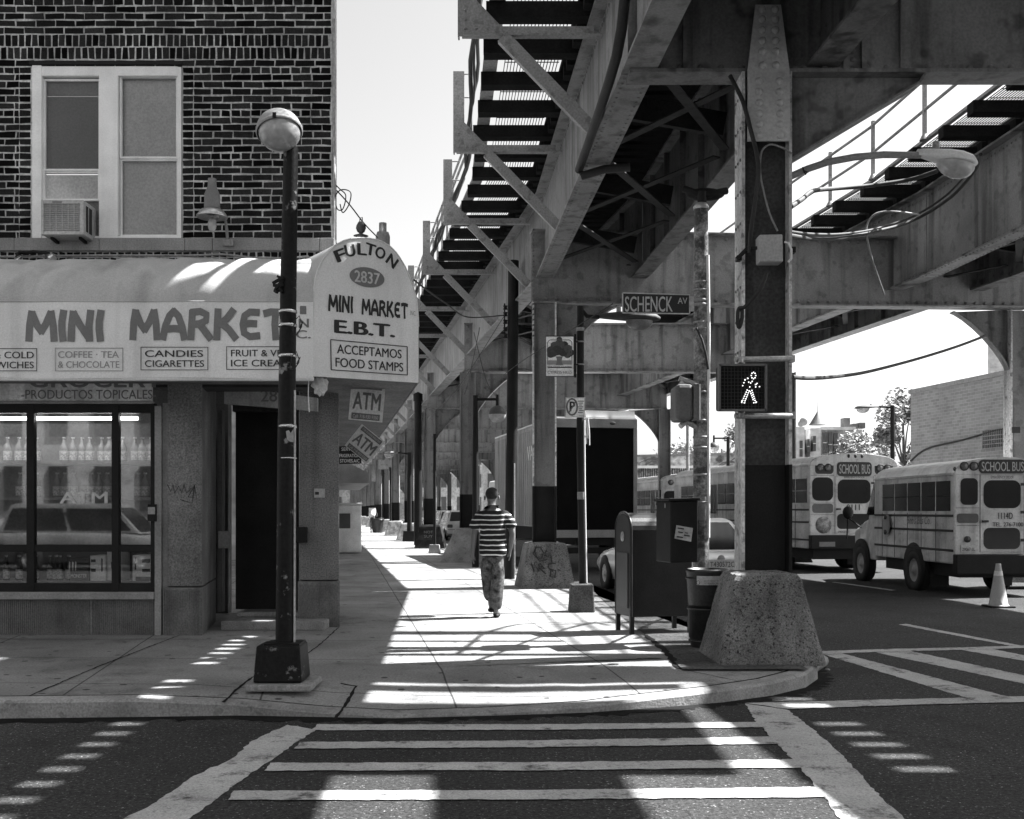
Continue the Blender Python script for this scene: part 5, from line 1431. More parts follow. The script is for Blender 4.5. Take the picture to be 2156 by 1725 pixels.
cable("wrapped messenger cable crossing the bright sky beside the curved lamp arm", [z7(*p) for p in ((240, 350, 12), (330, 290, 13), (420, 225, 14), (600, 205, 15), (800, 190, 15.3), (1000, 165, 15.4), (1200, 130, 15.4), (1380, 70, 15))], .03)
cable("black cable running down the front of the nearest column", [U(1437 + x / 3, y / 3, d_) for x, y, d_ in ((300, 480, 10.95), (380, 640, 10.85), (430, 820, 10.8), (470, 980, 10.8), (480, 1100, 10.8), (455, 1300, 10.82), (430, 1480, 10.8), (425, 1600, 10.75))], .022)
cable("thin looping wire on the dark face of the nearest column", [U(1437 + x / 3, y / 3, 10.85) for x, y in ((690, 970), (620, 930), (550, 915), (500, 960), (490, 1080), (510, 1200), (550, 1350), (600, 1460))], .01, WIRE, "wire", "wire")
cable("dark service cable tied beside the nearest column below the junction box", [z6r_ for z6r_ in (U(1614, 575, 10.7), U(1600, 610, 10.7), U(1570, 645, 10.75), (U(1556, 650, 10.8)), U(1553, 670, 10.8), U(1556, 690, 10.8), U(1562, 670, 10.8), U(1562, 645, 10.8))], .02)
cable("thin straight wire slanting from the arched sign to the dark utility pole", [U(700, 392, 13.2), U(735, 430, 13.0), U(766, 470, 12.9), U(795, 500, 12.6)], .008, CABLE, "wire", "wire")
cable("wire from behind the arched sign to the insulator rack", [U(872, 590, 13.5), U(900, 612, 15), U(940, 640, 18), U(985, 668, 21), U(1062, 664, 23.1)], .012, CABLE, "wire", "wire")
cable("tangled wire loops hanging at the brick building edge", [U(702, 385, 13), U(715, 398, 12.9), U(728, 412, 12.9), U(722, 440, 12.9), U(710, 440, 12.9), U(706, 415, 12.9), U(718, 400, 12.9), U(738, 405, 12.9), U(735, 430, 12.9), U(722, 448, 12.9), U(716, 430, 12.9)], .007, CABLE, "wire", "wire")
cable("thin pipe running up the right edge of the brick wall", [U(702, 510, 12.72), U(703, 470, 12.72), U(703, 300, 12.72), U(702, 140, 12.72), U(703, 40, 12.72)], .016, GALV, "pipe", "pipe")
cable("pale conduit pipe running along the wall just above the awning", [U(-20, 541, 12.62), U(200, 538, 12.62), U(400, 538, 12.62), U(470, 536, 12.62), U(560, 545, 12.62), U(650, 540, 12.62)], .014, STEELL, "pipe", "pipe")
for k, (a, b) in enumerate((((998, 700, 24), (1045, 835, 28)), ((1010, 690, 23.6), (965, 860, 36)), ((1060, 668, 23), (900, 880, 40)))):
    cable(("thin wire falling from the insulator rack to the round globe lamp", "thin wire falling from the rack past the third column", "thin wire running from the rack down the street")[k], [U(*a), (U(*a) + U(*b)) / 2 - Z * .3, U(*b)], .008, CABLE, "wire", "wire")
cable("thin black wire slanting past the tree sign from pole to girder", [U(1290, 640, 14), U(1190, 703, 16), U(1100, 760, 20), U(1060, 790, 23)], .007, CABLE, "wire", "wire")

# --- wall lamps on the building
def c1(x, y, d): return U(x / 3, y / 3, d)
wl = thing("wall_lamp", "old conical wall lamp with bare bulb beside the upstairs window", "lamp", c1(1340, 1470, 12.35))
cc = c1(1340, 1380, 12.3); sc_ = 12.3 / F / 3
part(wl, "lamp_housing", MB().lathe([(50 * sc_, 0 * sc_), (48 * sc_, 90 * sc_), (28 * sc_, 140 * sc_), (26 * sc_, 190 * sc_), (0, 195 * sc_)], cc + Z * 60 * sc_, 16), GREYP)
part(wl, "reflector", MB().lathe([(45 * sc_, 58 * sc_), (70 * sc_, 50 * sc_), (98 * sc_, 12 * sc_), (95 * sc_, 5 * sc_), (40 * sc_, 30 * sc_)], cc, 22), mat("reflector_metal", .5, .3, metal=.6))
part(wl, "bulb", MB().ell(cc - Z * 40 * sc_, 28 * sc_, 28 * sc_, 48 * sc_), LAMPG)
part(wl, "gooseneck", MB().tube([cc + V((.0, .05, .06)), c1(1425, 1395, 12.5), c1(1432, 1450, 12.62), c1(1438, 1520, 12.64), c1(1440, 1560, 12.64)], .018, 8), GREYP)
part(wl, "wall_plate", MB().box(c1(1410, 0, 12.62).x, c1(1475, 0, 12.62).x, 12.6, 12.64, c1(0, 1555, 12.62).z, c1(0, 1515, 12.62).z), STEELL)
for nm, pts_, lab in (("flood_lamp", ((320, 1625), (290, 1600), (215, 1590), (100, 1605)), "small silver flood lamp angled right above the awning"), ("flood_lamp", ((110, 1650), (105, 1620), (120, 1595), (230, 1600)), "small silver flood lamp pointing down at the far left above the awning")):
    t = thing(nm, lab, "lamp", c1(pts_[0][0], pts_[0][1] + 20, 12.4))
    c = c1(*pts_[0], 12.4); ax = V((.8, -.4, -.3)) if pts_[0][0] > 200 else V((-.2, -.5, -.8))
    part(t, "lamp_shell", MB().lathe([(.0, -.07), (.025, -.06), (.05, .05), (.047, .055), (.0, .04)], c, 14, ax), CHROME)
    part(t, "arm", MB().tube([c - ax * .05, c1(*pts_[1], 12.45), c1(*pts_[2], 12.55), c1(*pts_[3], 12.62)], .018, 7), BLACKP)
# --- hanging signs under the corner awning
def atm(label, cx_, cy_, w, h, ang, d):
    a = math.radians(ang); xd, yd = V((math.cos(a), .05, math.sin(a))).normalized(), V((-math.sin(a), 0, math.cos(a)))
    c = U(cx_, cy_, d); s_ = d / F; nn = V((0, -1, 0))
    t = thing("atm_sign", label, "sign", c - Z * h * s_ / 2)
    W2, H2 = w * s_ / 2, h * s_ / 2
    part(t, "sign_plate", MB().prism([c - xd * W2 - yd * H2, c + xd * W2 - yd * H2, c + xd * W2 + yd * H2, c - xd * W2 + yd * H2], (0, .015, 0)), mat("atm_sign_face", .6, .6, .15))
    for yy in (.62, -.95):
        o = c + yd * H2 * yy + nn * .002
        part(t, "sign_panel", MB().prism([o - xd * W2 * .84, o + xd * W2 * .84, o + xd * W2 * .84 + yd * H2 * .32, o - xd * W2 * .84 + yd * H2 * .32], (0, -.002, 0)), mat("atm_panel_ink", .13, .6))
    part(t, "sign_lettering", MB().text("ATM", c - yd * H2 * .42 + nn * .004, xd, yd, H2 * .86, W2 * 1.6, 0, .03), mat("atm_panel_ink"))
    part(t, "sign_lettering", MB().text("CASH BUSINESS MARKETING", c + yd * H2 * .7 + nn * .006, xd, yd, H2 * .16, W2 * 1.5, 0, 0), mat("atm_pale_ink", .5, .6))
    part(t, "sign_lettering", MB().text("Call: 718-930-9350", c - yd * H2 * .88 + nn * .006, xd, yd, H2 * .17, W2 * 1.5, 0, 0), mat("atm_pale_ink"))
    return t
atm("upper upright square sign lettered atm hanging under the corner awning", 772.5, 845.5, 71, 82, -5, 13.2)
atm("lower crooked sign lettered atm dangling at an angle under the awning", 768, 935, 62, 58, -39, 16.5)
hs = thing("shop_sign", "black hanging sign with white words refrigeration and stoves down the street", "sign", U(738, 978, 25))
part(hs, "sign_plate", MB().prism([U(700, 978, 25), U(760, 976, 25), U(760, 928, 25), U(700, 926, 25)], (0, .08, 0)), mat("sign_black"))
for s_, x0, x1, yb in (("WE SERVE", 702, 742, 939), ("SERVICE", 719, 752, 949.5), ("REFRIGERATION", 707, 757, 963), ("STOVES.A/C", 716, 757, 974)): part(hs, "sign_lettering", MB().text(s_, U((x0 + x1) / 2, yb, 24.98), X, Z, 7 * 25 / F, (x1 - x0) * 25 / F, 0, .01), INKW)
tb = thing("plastic_bag", "crumpled pale plastic bag caught under the corner of the awning", "bag", U(675, 832, 11.9))
mb = MB(); r_ = random.Random(4); vs = []
for i in range(9):
    for k in range(12):
        p = math.pi * i / 8; t = 2 * math.pi * k / 12
        r1 = 1 + r_.uniform(-.22, .22); vs.append(U(674, 813, 11.9) + V((.085 * math.sin(p) * math.cos(t) * r1, .05 * math.sin(p) * math.sin(t) * r1, .1 * math.cos(p) * r1)))
mb.add(vs, [(i * 12 + k, (i + 1) * 12 + k, (i + 1) * 12 + (k + 1) % 12, i * 12 + (k + 1) % 12) for i in range(8) for k in range(12)])
part(tb, "bag_film", mb, mat("bag_film_white", .5, .4)); part(tb, "hanging_string", MB().tube([U(650, 795, 11.85), U(649, 830, 11.85), U(651, 868, 11.85)], .006, 5), WHITEP)
# --- ice freezer, far trash can, cone
fz_ = thing("ice_freezer", "white outdoor ice freezer against the shop row along the sidewalk", "freezer", (U(732, 0, 37).x, 37, .15), .165)
part(fz_, "cabinet", MB().box(-.6, .45, -.4, .4, .05, 1.62), mat("freezer_white", .85, .5), local=True, b=.03)
part(fz_, "front_door", MB().box(-.5, .08, -.43, -.405, .85, 1.35), mat("freezer_window", .08, .4), local=True)
part(fz_, "lid_edge", MB().box(-.62, .48, -.42, .42, 1.63, 1.7), WHITEP, local=True, b=.01)
t = thing("trash_can", "distant dark trash can on the bright sidewalk beside the cyclist", "trash can", (U(795, 0, 71).x, 71, .15))
part(t, "can_body", MB().lathe([(.32, 0), (.42, .9), (.44, .95), (.38, .95), (.3, .1)], n=14), CANM, local=True); part(t, "hoop", MB().lathe([(.43, .8), (.45, .8), (.45, .86), (.43, .86)], n=14), CANM, local=True)
cn = thing("traffic_cone", "pale traffic cone standing behind the short school bus", "traffic cone", (U(2102, 0, 18.1).x, 18.1, 0))
part(cn, "cone_body", MB().lathe([(.17, .03), (.15, .05), (.045, .68), (.04, .72), (0, .72)], n=20), CONEM, local=True)
part(cn, "base_plate", MB().box(-.2, .2, -.2, .2, 0, .03), BLACKP, local=True, b=.008)
part(cn, "collar", MB().lathe([(.0745, .52), (.0625, .6)], n=20), mat("cone_band", .55, .4), local=True)
# ================================================================ vehicles
def wheel(parent, x, y, r, w, side, hub=STEELL):
    ax = (side, 0, 0)
    t = part(parent, "wheel", MB().lathe([(r * .6, -w / 2), (r * .94, -w / 2), (r, -w * .35), (r, w * .35), (r * .94, w / 2), (r * .62, w / 2), (r * .58, w * .4)], (x, y, r), 24, ax), RUBBER, local=True)
    part(t, "rim", MB().lathe([(r * .6, w * .42), (r * .5, w * .30), (r * .2, w * .34), (r * .16, w * .5), (0, w * .5)], (x, y, r), 20, ax), hub, local=True)
    return t
def capsule(x0, x1, z0, z1, y, t=.012, r=None, n=5):
    r = r if r is not None else min(x1 - x0, z1 - z0) * .28; pts = []
    for cx_, cz_, a0 in ((x1 - r, z1 - r, 0), (x0 + r, z1 - r, 90), (x0 + r, z0 + r, 180), (x1 - r, z0 + r, 270)):
        for k in range(n + 1): a = math.radians(a0 + 90 * k / n); pts.append(V((cx_ + r * math.cos(a), y, cz_ + r * math.sin(a))))
    return pts
def lplate(parent, name, x0, x1, z0, z1, m, y=-.012, t=.014, r=None):
    return part(parent, name, MB().prism(capsule(x0, x1, z0, z1, y, r=r), (0, t, 0)), m, local=True)
def ltext(parent, s_, xc, z0, h, w, m, y=-.016, off=.02, name="lettering"):
    return part(parent, name, MB().text(s_, (xc, y, z0), X, Z, h, w, 0, off), m, local=True)
def school_bus(label, loc, rot, W, H, L, zf, num, tel=None, short=False, win=(2.155, 1.59), pitch=.66, nwin=5, rails=(1.5, 1.22, .855), group=None, plate=None, side_text=None, has_sidedoor=None):
    t = thing("school_bus", label, "school bus", loc, rot, group)
    w = W / 2; hr = .34
    ring = [(-w, zf)] + [(-w, H - hr)] + [(-w + w * .42 * (1 - math.cos(a)) , H - hr + hr * .80 * math.sin(a)) for a in (.35, .7, 1.05, 1.4)] + [(-w * .3, H - .02), (0, H), (w * .3, H - .02)] + [(w - w * .42 * (1 - math.cos(a)), H - hr + hr * .80 * math.sin(a)) for a in (1.4, 1.05, .7, .35)] + [(w, H - hr), (w, zf)]
    # body up to the drip rail, white roof above it
    lowr = [(-w, zf), (-w, H - hr + .02), (w, H - hr + .02), (w, zf)]
    part(t, "body", MB().prism([V((x, 0, z)) for x, z in lowr], (0, L, 0)), BUSY, local=True, b=.03)
    roof = [p for p in ring[1:-1]]
    part(t, "roof", MB().prism([V((x, .02, z)) for x, z in roof], (0, L - .04, 0)), BUSR, local=True, b=.02)
    cap = [V((x * .995, -.005, z)) for x, z in roof]
    part(t, "roof_cap", MB().prism(cap, (0, .12, 0)), BUSY, local=True, b=.01)
    for sx_ in (-1, 1):
        for z in rails: part(t, "rub_rail", MB().box(sx_ * w - .012, sx_ * w + .012, .04, L - .05, z - .022, z + .022), INKB, local=True)
        sm = MB(); yy = .16 + pitch - .04
        while yy < L - .2: sm.box(sx_ * w - .006, sx_ * w + .006, yy, yy + .012, zf + .02, win[1] - .04); yy += pitch
        part(t, "side_seam", sm, STEELD, local=True)
        part(t, "drip_rail", MB().box(sx_ * w - .02, sx_ * w + .02, .03, L - .05, H - hr - .0, H - hr + .04), BUSY, local=True)
        for k in range(nwin):
            y0 = .16 + k * pitch; y1 = y0 + pitch - .07
            if has_sidedoor == k and sx_ < 0:
                part(t, "side_door", MB().box(-w - .008, -w + .01, y0, y1, .6, win[0] + .05), BUSY, local=True)
                for yy in (y0 + .05, y0 + pitch * .5 - .02): part(t, "door_pane", MB().box(-w - .014, -w, yy, yy + pitch * .36, win[1] - .3, win[0]), GLASSD, local=True, b=.01)
                continue
            f_ = part(t, "side_window", MB().box(sx_ * w - .012, sx_ * w + .008, y0, y1, win[1], win[0]), GLASSD, local=True)
            part(f_, "sash_bar", MB().box(sx_ * w - .014, sx_ * w + .014, y0, y1, (win[0] + win[1]) / 2 - .012, (win[0] + win[1]) / 2 + .012), STEELD if short else STEELL, local=True)
    return t
def rear(t, W, H, spec):
    s = spec
    lplate(t, "rear_window", *s['lw'], GLASSD); lplate(t, "rear_window", -s['lw'][1], -s['lw'][0], s['lw'][2], s['lw'][3], GLASSD)
    dr_ = part(t, "rear_door", MB().box(s['door'][0], s['door'][1], -.006, .02, s['door'][2], s['door'][3]), BUSY, local=True, b=.008)
    for gx_ in (s['door'][0] - .008, s['door'][1]): part(dr_, "door_gap", MB().box(gx_, gx_ + .008, -.003, .01, s['door'][2], s['door'][3]), INKB, local=True)
    lplate(dr_, "door_pane", *s['dw'], GLASSD); lplate(dr_, "door_pane", *s['dl'], GLASSD)
    lplate(t, "roof_sign", *s['sign'], INKB, y=-.03, t=.03, r=.09)
    ltext(t, "SCHOOL BUS", (s['sign'][0] + s['sign'][1]) / 2, s['sign'][2] + (s['sign'][3] - s['sign'][2]) * .17, (s['sign'][3] - s['sign'][2]) * .66, (s['sign'][1] - s['sign'][0]) * .9, mat("bus_sign_letter", .32, .5), y=-.034, off=.015)
    ltext(t, "EMERGENCY DOOR", 0, s['dw'][3] + .03, .05, (s['dw'][1] - s['dw'][0]) * .62, INKB, off=0)
    for sg_ in (-1, 1):
        for xc in s['lamps']:
            f_ = part(t, "warning_lamp", MB().lathe([(s['lr'] * 1.18, 0), (s['lr'] * 1.18, .02), (s['lr'], .03), (s['lr'], .01)], (sg_ * xc, -.005, s['lz']), 18, (0, -1, 0)), INKB, local=True)
            part(f_, "lamp_glass", MB().lathe([(s['lr'], .015), (s['lr'] * .6, .035), (0, .042)], (sg_ * xc, -.005, s['lz']), 16, (0, -1, 0)), mat("red_lamp_glass", .10, .2), local=True)
        x0, x1, z0, z1 = s['tail']; a, b = (x0, x1) if sg_ < 0 else (-x1, -x0)
        lplate(t, "tail_lamp", a, b, z0, z1, TAIL)
    if s['num']: ltext(t, s['num'][0], s['num'][1], s['num'][2], s['num'][3], s['num'][4], INKB)
    part(t, "bumper", MB().box(-W / 2 - .02, W / 2 + .02, -.14, .03, *s['bump']), BLACKP, local=True, b=.02)
    for z_ in (s['door'][3] + .01, s['lw'][2] - .06, s['tail'][2] - .05): 
        for sg_ in (-1, 1):
            a_, b_ = sorted((sg_ * W / 2 * .97, sg_ * (s['door'][1] + .02))); part(t, "panel_seam", MB().box(a_, b_, -.004, .01, z_, z_ + .008), INKB, local=True)
    rv = MB(); 
    for sg_ in (-1, 1):
        z_ = s['bump'][1] + .08
        while z_ < s['door'][3]: rv.rivet((sg_ * (W / 2 - .04), -.001, z_), (0, -1, 0), .012); rv.rivet((sg_ * (s['door'][1] + .045), -.001, z_), (0, -1, 0), .012); z_ += .09
    part(t, "rivet_row", rv, BUSY, local=True)
    for z_ in (s['door'][2] + .2, (s['door'][2] + s['door'][3]) / 2, s['door'][3] - .2): part(dr_, "hinge", MB().box(s['door'][1] - .06, s['door'][1] + .04, -.02, -.004, z_, z_ + .05), INKB, local=True)
    part(dr_, "handle", MB().box(s['door'][0] + .03, s['door'][0] + .14, -.05, -.008, s['dl'][3] + .10, s['dl'][3] + .14), INKB, local=True)
    for sg_ in (-1, 1): part(t, "mud_flap", MB().box(*sorted((sg_ * (W / 2 - .45), sg_ * (W / 2 - .08))), 1.2 if W < 2 else 1.9, 1.22 if W < 2 else 1.92, .12, s['bump'][0]), BLACKP, local=True)
    part(t, "underframe", MB().box(-W / 2 + .15, W / 2 - .15, .1, s['uf'], .35, s['bump'][1]), BLACKP, local=True)
# --- short bus on the right
lx = 8.18
W_ = 1.80; rotB = .05
cB = V((lx, 20.2, 0)) + V((math.cos(rotB), math.sin(rotB), 0)) * W_ / 2
LB = 3.9
sb = school_bus("short pale school bus with stop arm and lettered back door parked at the right edge", cB, rotB, W_, 2.60, LB, .60, "1114D", short=True)
k4 = lambda x: (x - 1757) * .00247
z4_ = lambda y: 1.6 + (284.5 - .2812 * y) * .00878
rear(sb, W_, 2.6, dict(lw=(k4(1440), k4(1570), z4_(970), z4_(770)), door=(k4(1590), k4(1925), z4_(1325), z4_(745)), dw=(k4(1615), k4(1900), z4_(995), z4_(785)), dl=(k4(1615), k4(1895), z4_(1302), z4_(1142)),
     sign=(k4(1578), k4(1936), z4_(735), z4_(630)), lamps=(-k4(1540), -k4(1466)), lr=.072, lz=z4_(680), tail=(k4(1412), k4(1575), z4_(1105), z4_(1035)), num=("1114D", k4(1782), z4_(1075), .115, .27), bump=(.42, z4_(1340)), uf=3.6))
ltext(sb, "TEL. 276-7100", k4(1800), z4_(1132), .075, .58, INKB)
part(sb, "plate", MB().box(k4(1440), k4(1555), -.02, -.004, z4_(1325), z4_(1272)), mat("plate_paint", .4, .5), local=True)
ltext(sb, "29067-SL", k4(1497), z4_(1315), .06, .24, INKB, y=-.024, off=0, name="plate_lettering")
part(sb, "marker_lamp", MB().lathe([(.06, 0), (.06, .03), (0, .05)], (k4(1490), -.0, z4_(1228)), 14, (0, -1, 0)), TAIL, local=True)
part(sb, "clearance_lamp", MB().ell((-W_ / 2 + .02, .03, z4_(700)), .03, .03, .04), TAIL, local=True)
# stop arm, side script, cab and hood
ys = 3.05
oct_ = [V((-W_ / 2 - .05, ys + .19 * math.cos(a), 1.30 + .23 * math.sin(a))) for a in [math.pi / 8 + k * math.pi / 4 for k in range(8)]]
sa = part(sb, "stop_arm", MB().prism(oct_, (-.025, 0, 0)), mat("stop_arm_paint", .22, .5), local=True)
part(sa, "stop_lamp", MB().lathe([(.05, 0), (.05, .03), (0, .04)], (-W_ / 2 - .075, ys, 1.46), 12, (-1, 0, 0)).lathe([(.05, 0), (.05, .03), (0, .04)], (-W_ / 2 - .075, ys, 1.14), 12, (-1, 0, 0)), TAIL, local=True)
part(sb, "side_lettering", MB().text("Bob's Bus Co.", (-W_ / 2 - .014, 1.55, 1.33), -Y, Z, .16, 1.1, 0, 0, shear=.3), mat("faint_side_script", .13, .6), local=True)
mb = MB(); st = [(LB - .05, .88, 2.3, .9), (LB + .25, .86, 1.95, .86), (LB + .62, .84, 1.42, .80), (LB + 1.0, .84, 1.34, .76), (LB + 1.42, .80, 1.22, .70), (LB + 1.56, .74, 1.0, .66)]
vs = []
for y, hw, zt_, ht_ in st: vs += [(-hw, y, .5), (-hw, y, min(zt_, 1.25) - .08), (-ht_ * .97, y, zt_), (ht_ * .97, y, zt_), (hw, y, min(zt_, 1.25) - .08), (hw, y, .5)]
mb.add(vs, [(i * 6 + k, i * 6 + (k + 1) % 6, i * 6 + 6 + (k + 1) % 6, i * 6 + 6 + k) for i in range(5) for k in range(6)] + [(0, 1, 2, 3, 4, 5), tuple(range(30, 36))])
hood = part(sb, "cab_and_hood", mb, BUSY, local=True, b=.04)
part(hood, "cab_window", MB().prism([V((-.885, LB - .02, 1.5)), V((-.86, LB + .50, 1.5)), V((-.86, LB + .25, 1.92)), V((-.885, LB - .02, 2.2))], (-.02, 0, 0)), GLASSD, local=True)
part(hood, "side_mirror", MB().ell((-1.12, LB + 1.0, 1.55), .13, .06, .15), BLACKP, local=True)
part(hood, "mirror_arm", MB().tube([V((-.84, LB + .9, 1.2)), V((-1.1, LB + 1.0, 1.42))], .015, 6).tube([V((-1.12, LB + 1, 1.45)), V((-1.14, LB + 1.02, .95))], .015, 6), BLACKP, local=True)
for sx_ in (-1, 1):
    for yy in (1.8, 4.7):
        part(sb, "wheel_arch", MB().lathe([(.50, -.03), (.50, .01), (.3, .012)], (sx_ * (W_ / 2 - .0), yy, .46), 24, (sx_, 0, 0)), BLACKP, local=True)
        wheel(sb, sx_ * (W_ / 2 - .1), yy, .40, .24, sx_, GREYP)
# --- big bus ahead
rotA = .168; WA = 2.43
cA = V((8.77, 28, 0))
ba = school_bus("full size school bus with rounded rear and the number 0111 left of the short bus", cA, rotA, WA, 3.08, 11.0, .62, "0111", win=(2.42, 1.80), pitch=.72, nwin=14, rails=(1.62, 1.30, .85), has_sidedoor=9)
ka = lambda x: (x - 645) * .00342
za_ = lambda y: 1.6 + (284.5 - .2812 * y) * .01217
rear(ba, WA, 3.08, dict(lw=(ka(310), ka(475), za_(940), za_(765)), door=(ka(492), -ka(492), za_(1185), za_(755)), dw=(ka(512), ka(775), za_(960), za_(780)), dl=(ka(507), ka(780), za_(1150), za_(1037)),
     sign=(ka(508), ka(782), za_(755), za_(650)), lamps=(-ka(437), -ka(375)), lr=.085, lz=za_(692), tail=(ka(312), ka(475), za_(1030), za_(962)), num=("0111", ka(635), za_(1010), .15, .36), bump=(.62, za_(1195)), uf=10.5))
lplate(ba, "lamp_panel", ka(333), ka(480), za_(740), za_(645), INKB, y=-.004, t=.006); lplate(ba, "lamp_panel", -ka(480), -ka(333), za_(740), za_(645), INKB, y=-.004, t=.006)
for x in (600, 655, 708): part(ba, "roof_marker", MB().ell((ka(x), -.01, za_(605)), .035, .03, .05), INKB, local=True)
part(ba, "emblem", MB().lathe([(.22, 0), (.22, .006), (0, .007)], (ka(400), -.0, za_(1120)), 20, (0, -1, 0)), mat("emblem_print", .22, .6, .6, 10), local=True)
part(ba, "plate", MB().box(ka(345), ka(470), -.16, -.142, za_(1280), za_(1245)), mat("dim_plate", .14, .5), local=True)
part(ba, "side_lettering", MB().text("< ATLANTIC", (-WA / 2 - .02, 8.2, 1.36), -Y, Z, .2, 2.1, 0, .01), INKB, local=True)
ltext(ba, "EMERGENCY", ka(560), za_(1180), .06, .3, INKB, off=0)
for sx_ in (-1, 1):
    for yy in (2.6, 9.4):
        part(ba, "wheel_arch", MB().lathe([(.62, -.03), (.62, .012), (.3, .014)], (sx_ * WA / 2, yy, .5), 24, (sx_, 0, 0)), BLACKP, local=True)
        wheel(ba, sx_ * (WA / 2 - .16), yy, .5, .28, sx_, GREYP)
# --- third bus far ahead
cC = V((5.76 + 1.2, 42.2, 0))
bc = school_bus("distant school bus seen between the truck and the strapped traffic pole", cC, .168, 2.4, 3.05, 9.0, .62, "", win=(2.4, 1.8), pitch=.72, nwin=11, rails=(1.62, 1.30, .85), has_sidedoor=1)
rear(bc, 2.4, 3.05, dict(lw=(-1.13, -.5, 1.75, 2.35), door=(-.42, .42, .8, 2.45), dw=(-.38, .38, 1.78, 2.35), dl=(-.38, .38, 1.1, 1.5), sign=(-.42, .42, 2.5, 2.85), lamps=(.62, .86), lr=.09, lz=2.68, tail=(-1.1, -.55, 1.45, 1.65), num=None, bump=(.6, .85), uf=8.5))
for sx_ in (-1, 1):
    for yy in (2.6, 7.4): wheel(bc, sx_ * 1.05, yy, .5, .28, sx_, GREYP)

# --- box truck
tr = thing("box_truck", "white box truck with a dark open rear parked behind the second column", "truck", (2.15, 28, 0), .196)
wt = 1.1
tb_ = part(tr, "cargo_box", MB().box(-wt, wt, .1, 8.4, 1.15, 3.95), mat("truck_box_white", .28, .6, .15, streak=.45), local=True)
mb = MB(); y = .2
while y < 8.3: mb.box(-wt - .012, -wt, y, y + .05, 1.2, 3.85); y += .3
part(tb_, "side_ribs", mb, mat("truck_box_white"), local=True)
part(tb_, "rear_frame", MB().box(-wt - .01, wt + .01, .0, .12, 3.72, 3.96).box(-wt - .01, -wt + .07, .0, .12, .95, 3.72).box(wt - .09, wt + .01, 0, .12, .95, 3.72).box(-wt, wt, .0, .1, .9, 1.1), mat("truck_frame_white", .22, .6), local=True, b=.01)
part(tb_, "rear_shutter", MB().box(-wt + .07, wt - .09, .03, .11, 1.1, 3.72), mat("truck_shutter_black", .005, .8, spec=.06), local=True)
part(tb_, "roof_vent", MB().box(-wt, wt, .1, 8.4, 3.96, 4.0).box(-.2, wt, .2, 1.0, 4.0, 4.18), WHITEP, local=True)
part(tb_, "marker_lamp", MB().ell((-.35, -.005, 3.84), .08, .02, .04).ell((.45, -.005, 3.84), .08, .02, .04), TAIL, local=True)
part(tb_, "side_lettering", MB().text("HAN", (-wt - .016, 5.6, 2.9), -Y, Z, .4, 1.5, 0, .02), mat("ghost_lettering", .72, .6), local=True)
part(tb_, "side_lettering", MB().text("VAN", (-wt - .016, 2.6, 3.0), -Y, Z, .4, 1.2, 0, .02), mat("ghost_lettering"), local=True)
part(tr, "chassis", MB().box(-.5, .5, .1, 9.0, .7, 1.1), BLACKP, local=True)
part(tr, "rear_bumper", MB().box(-wt, wt, -.05, .05, .5, .65), BLACKP, local=True)
part(tr, "cab", MB().prism([V((-1, 8.5, .6)), V((-1, 10.4, .6)), V((-1, 10.4, 1.5)), V((-1, 10.1, 2.6)), V((-1, 8.5, 2.6))], (2, 0, 0)), WHITEP, local=True, b=.06)
for sx_ in (-1, 1):
    for yy in (1.9, 9.4): wheel(tr, sx_ * .88, yy, .48, .3, sx_, GREYP)

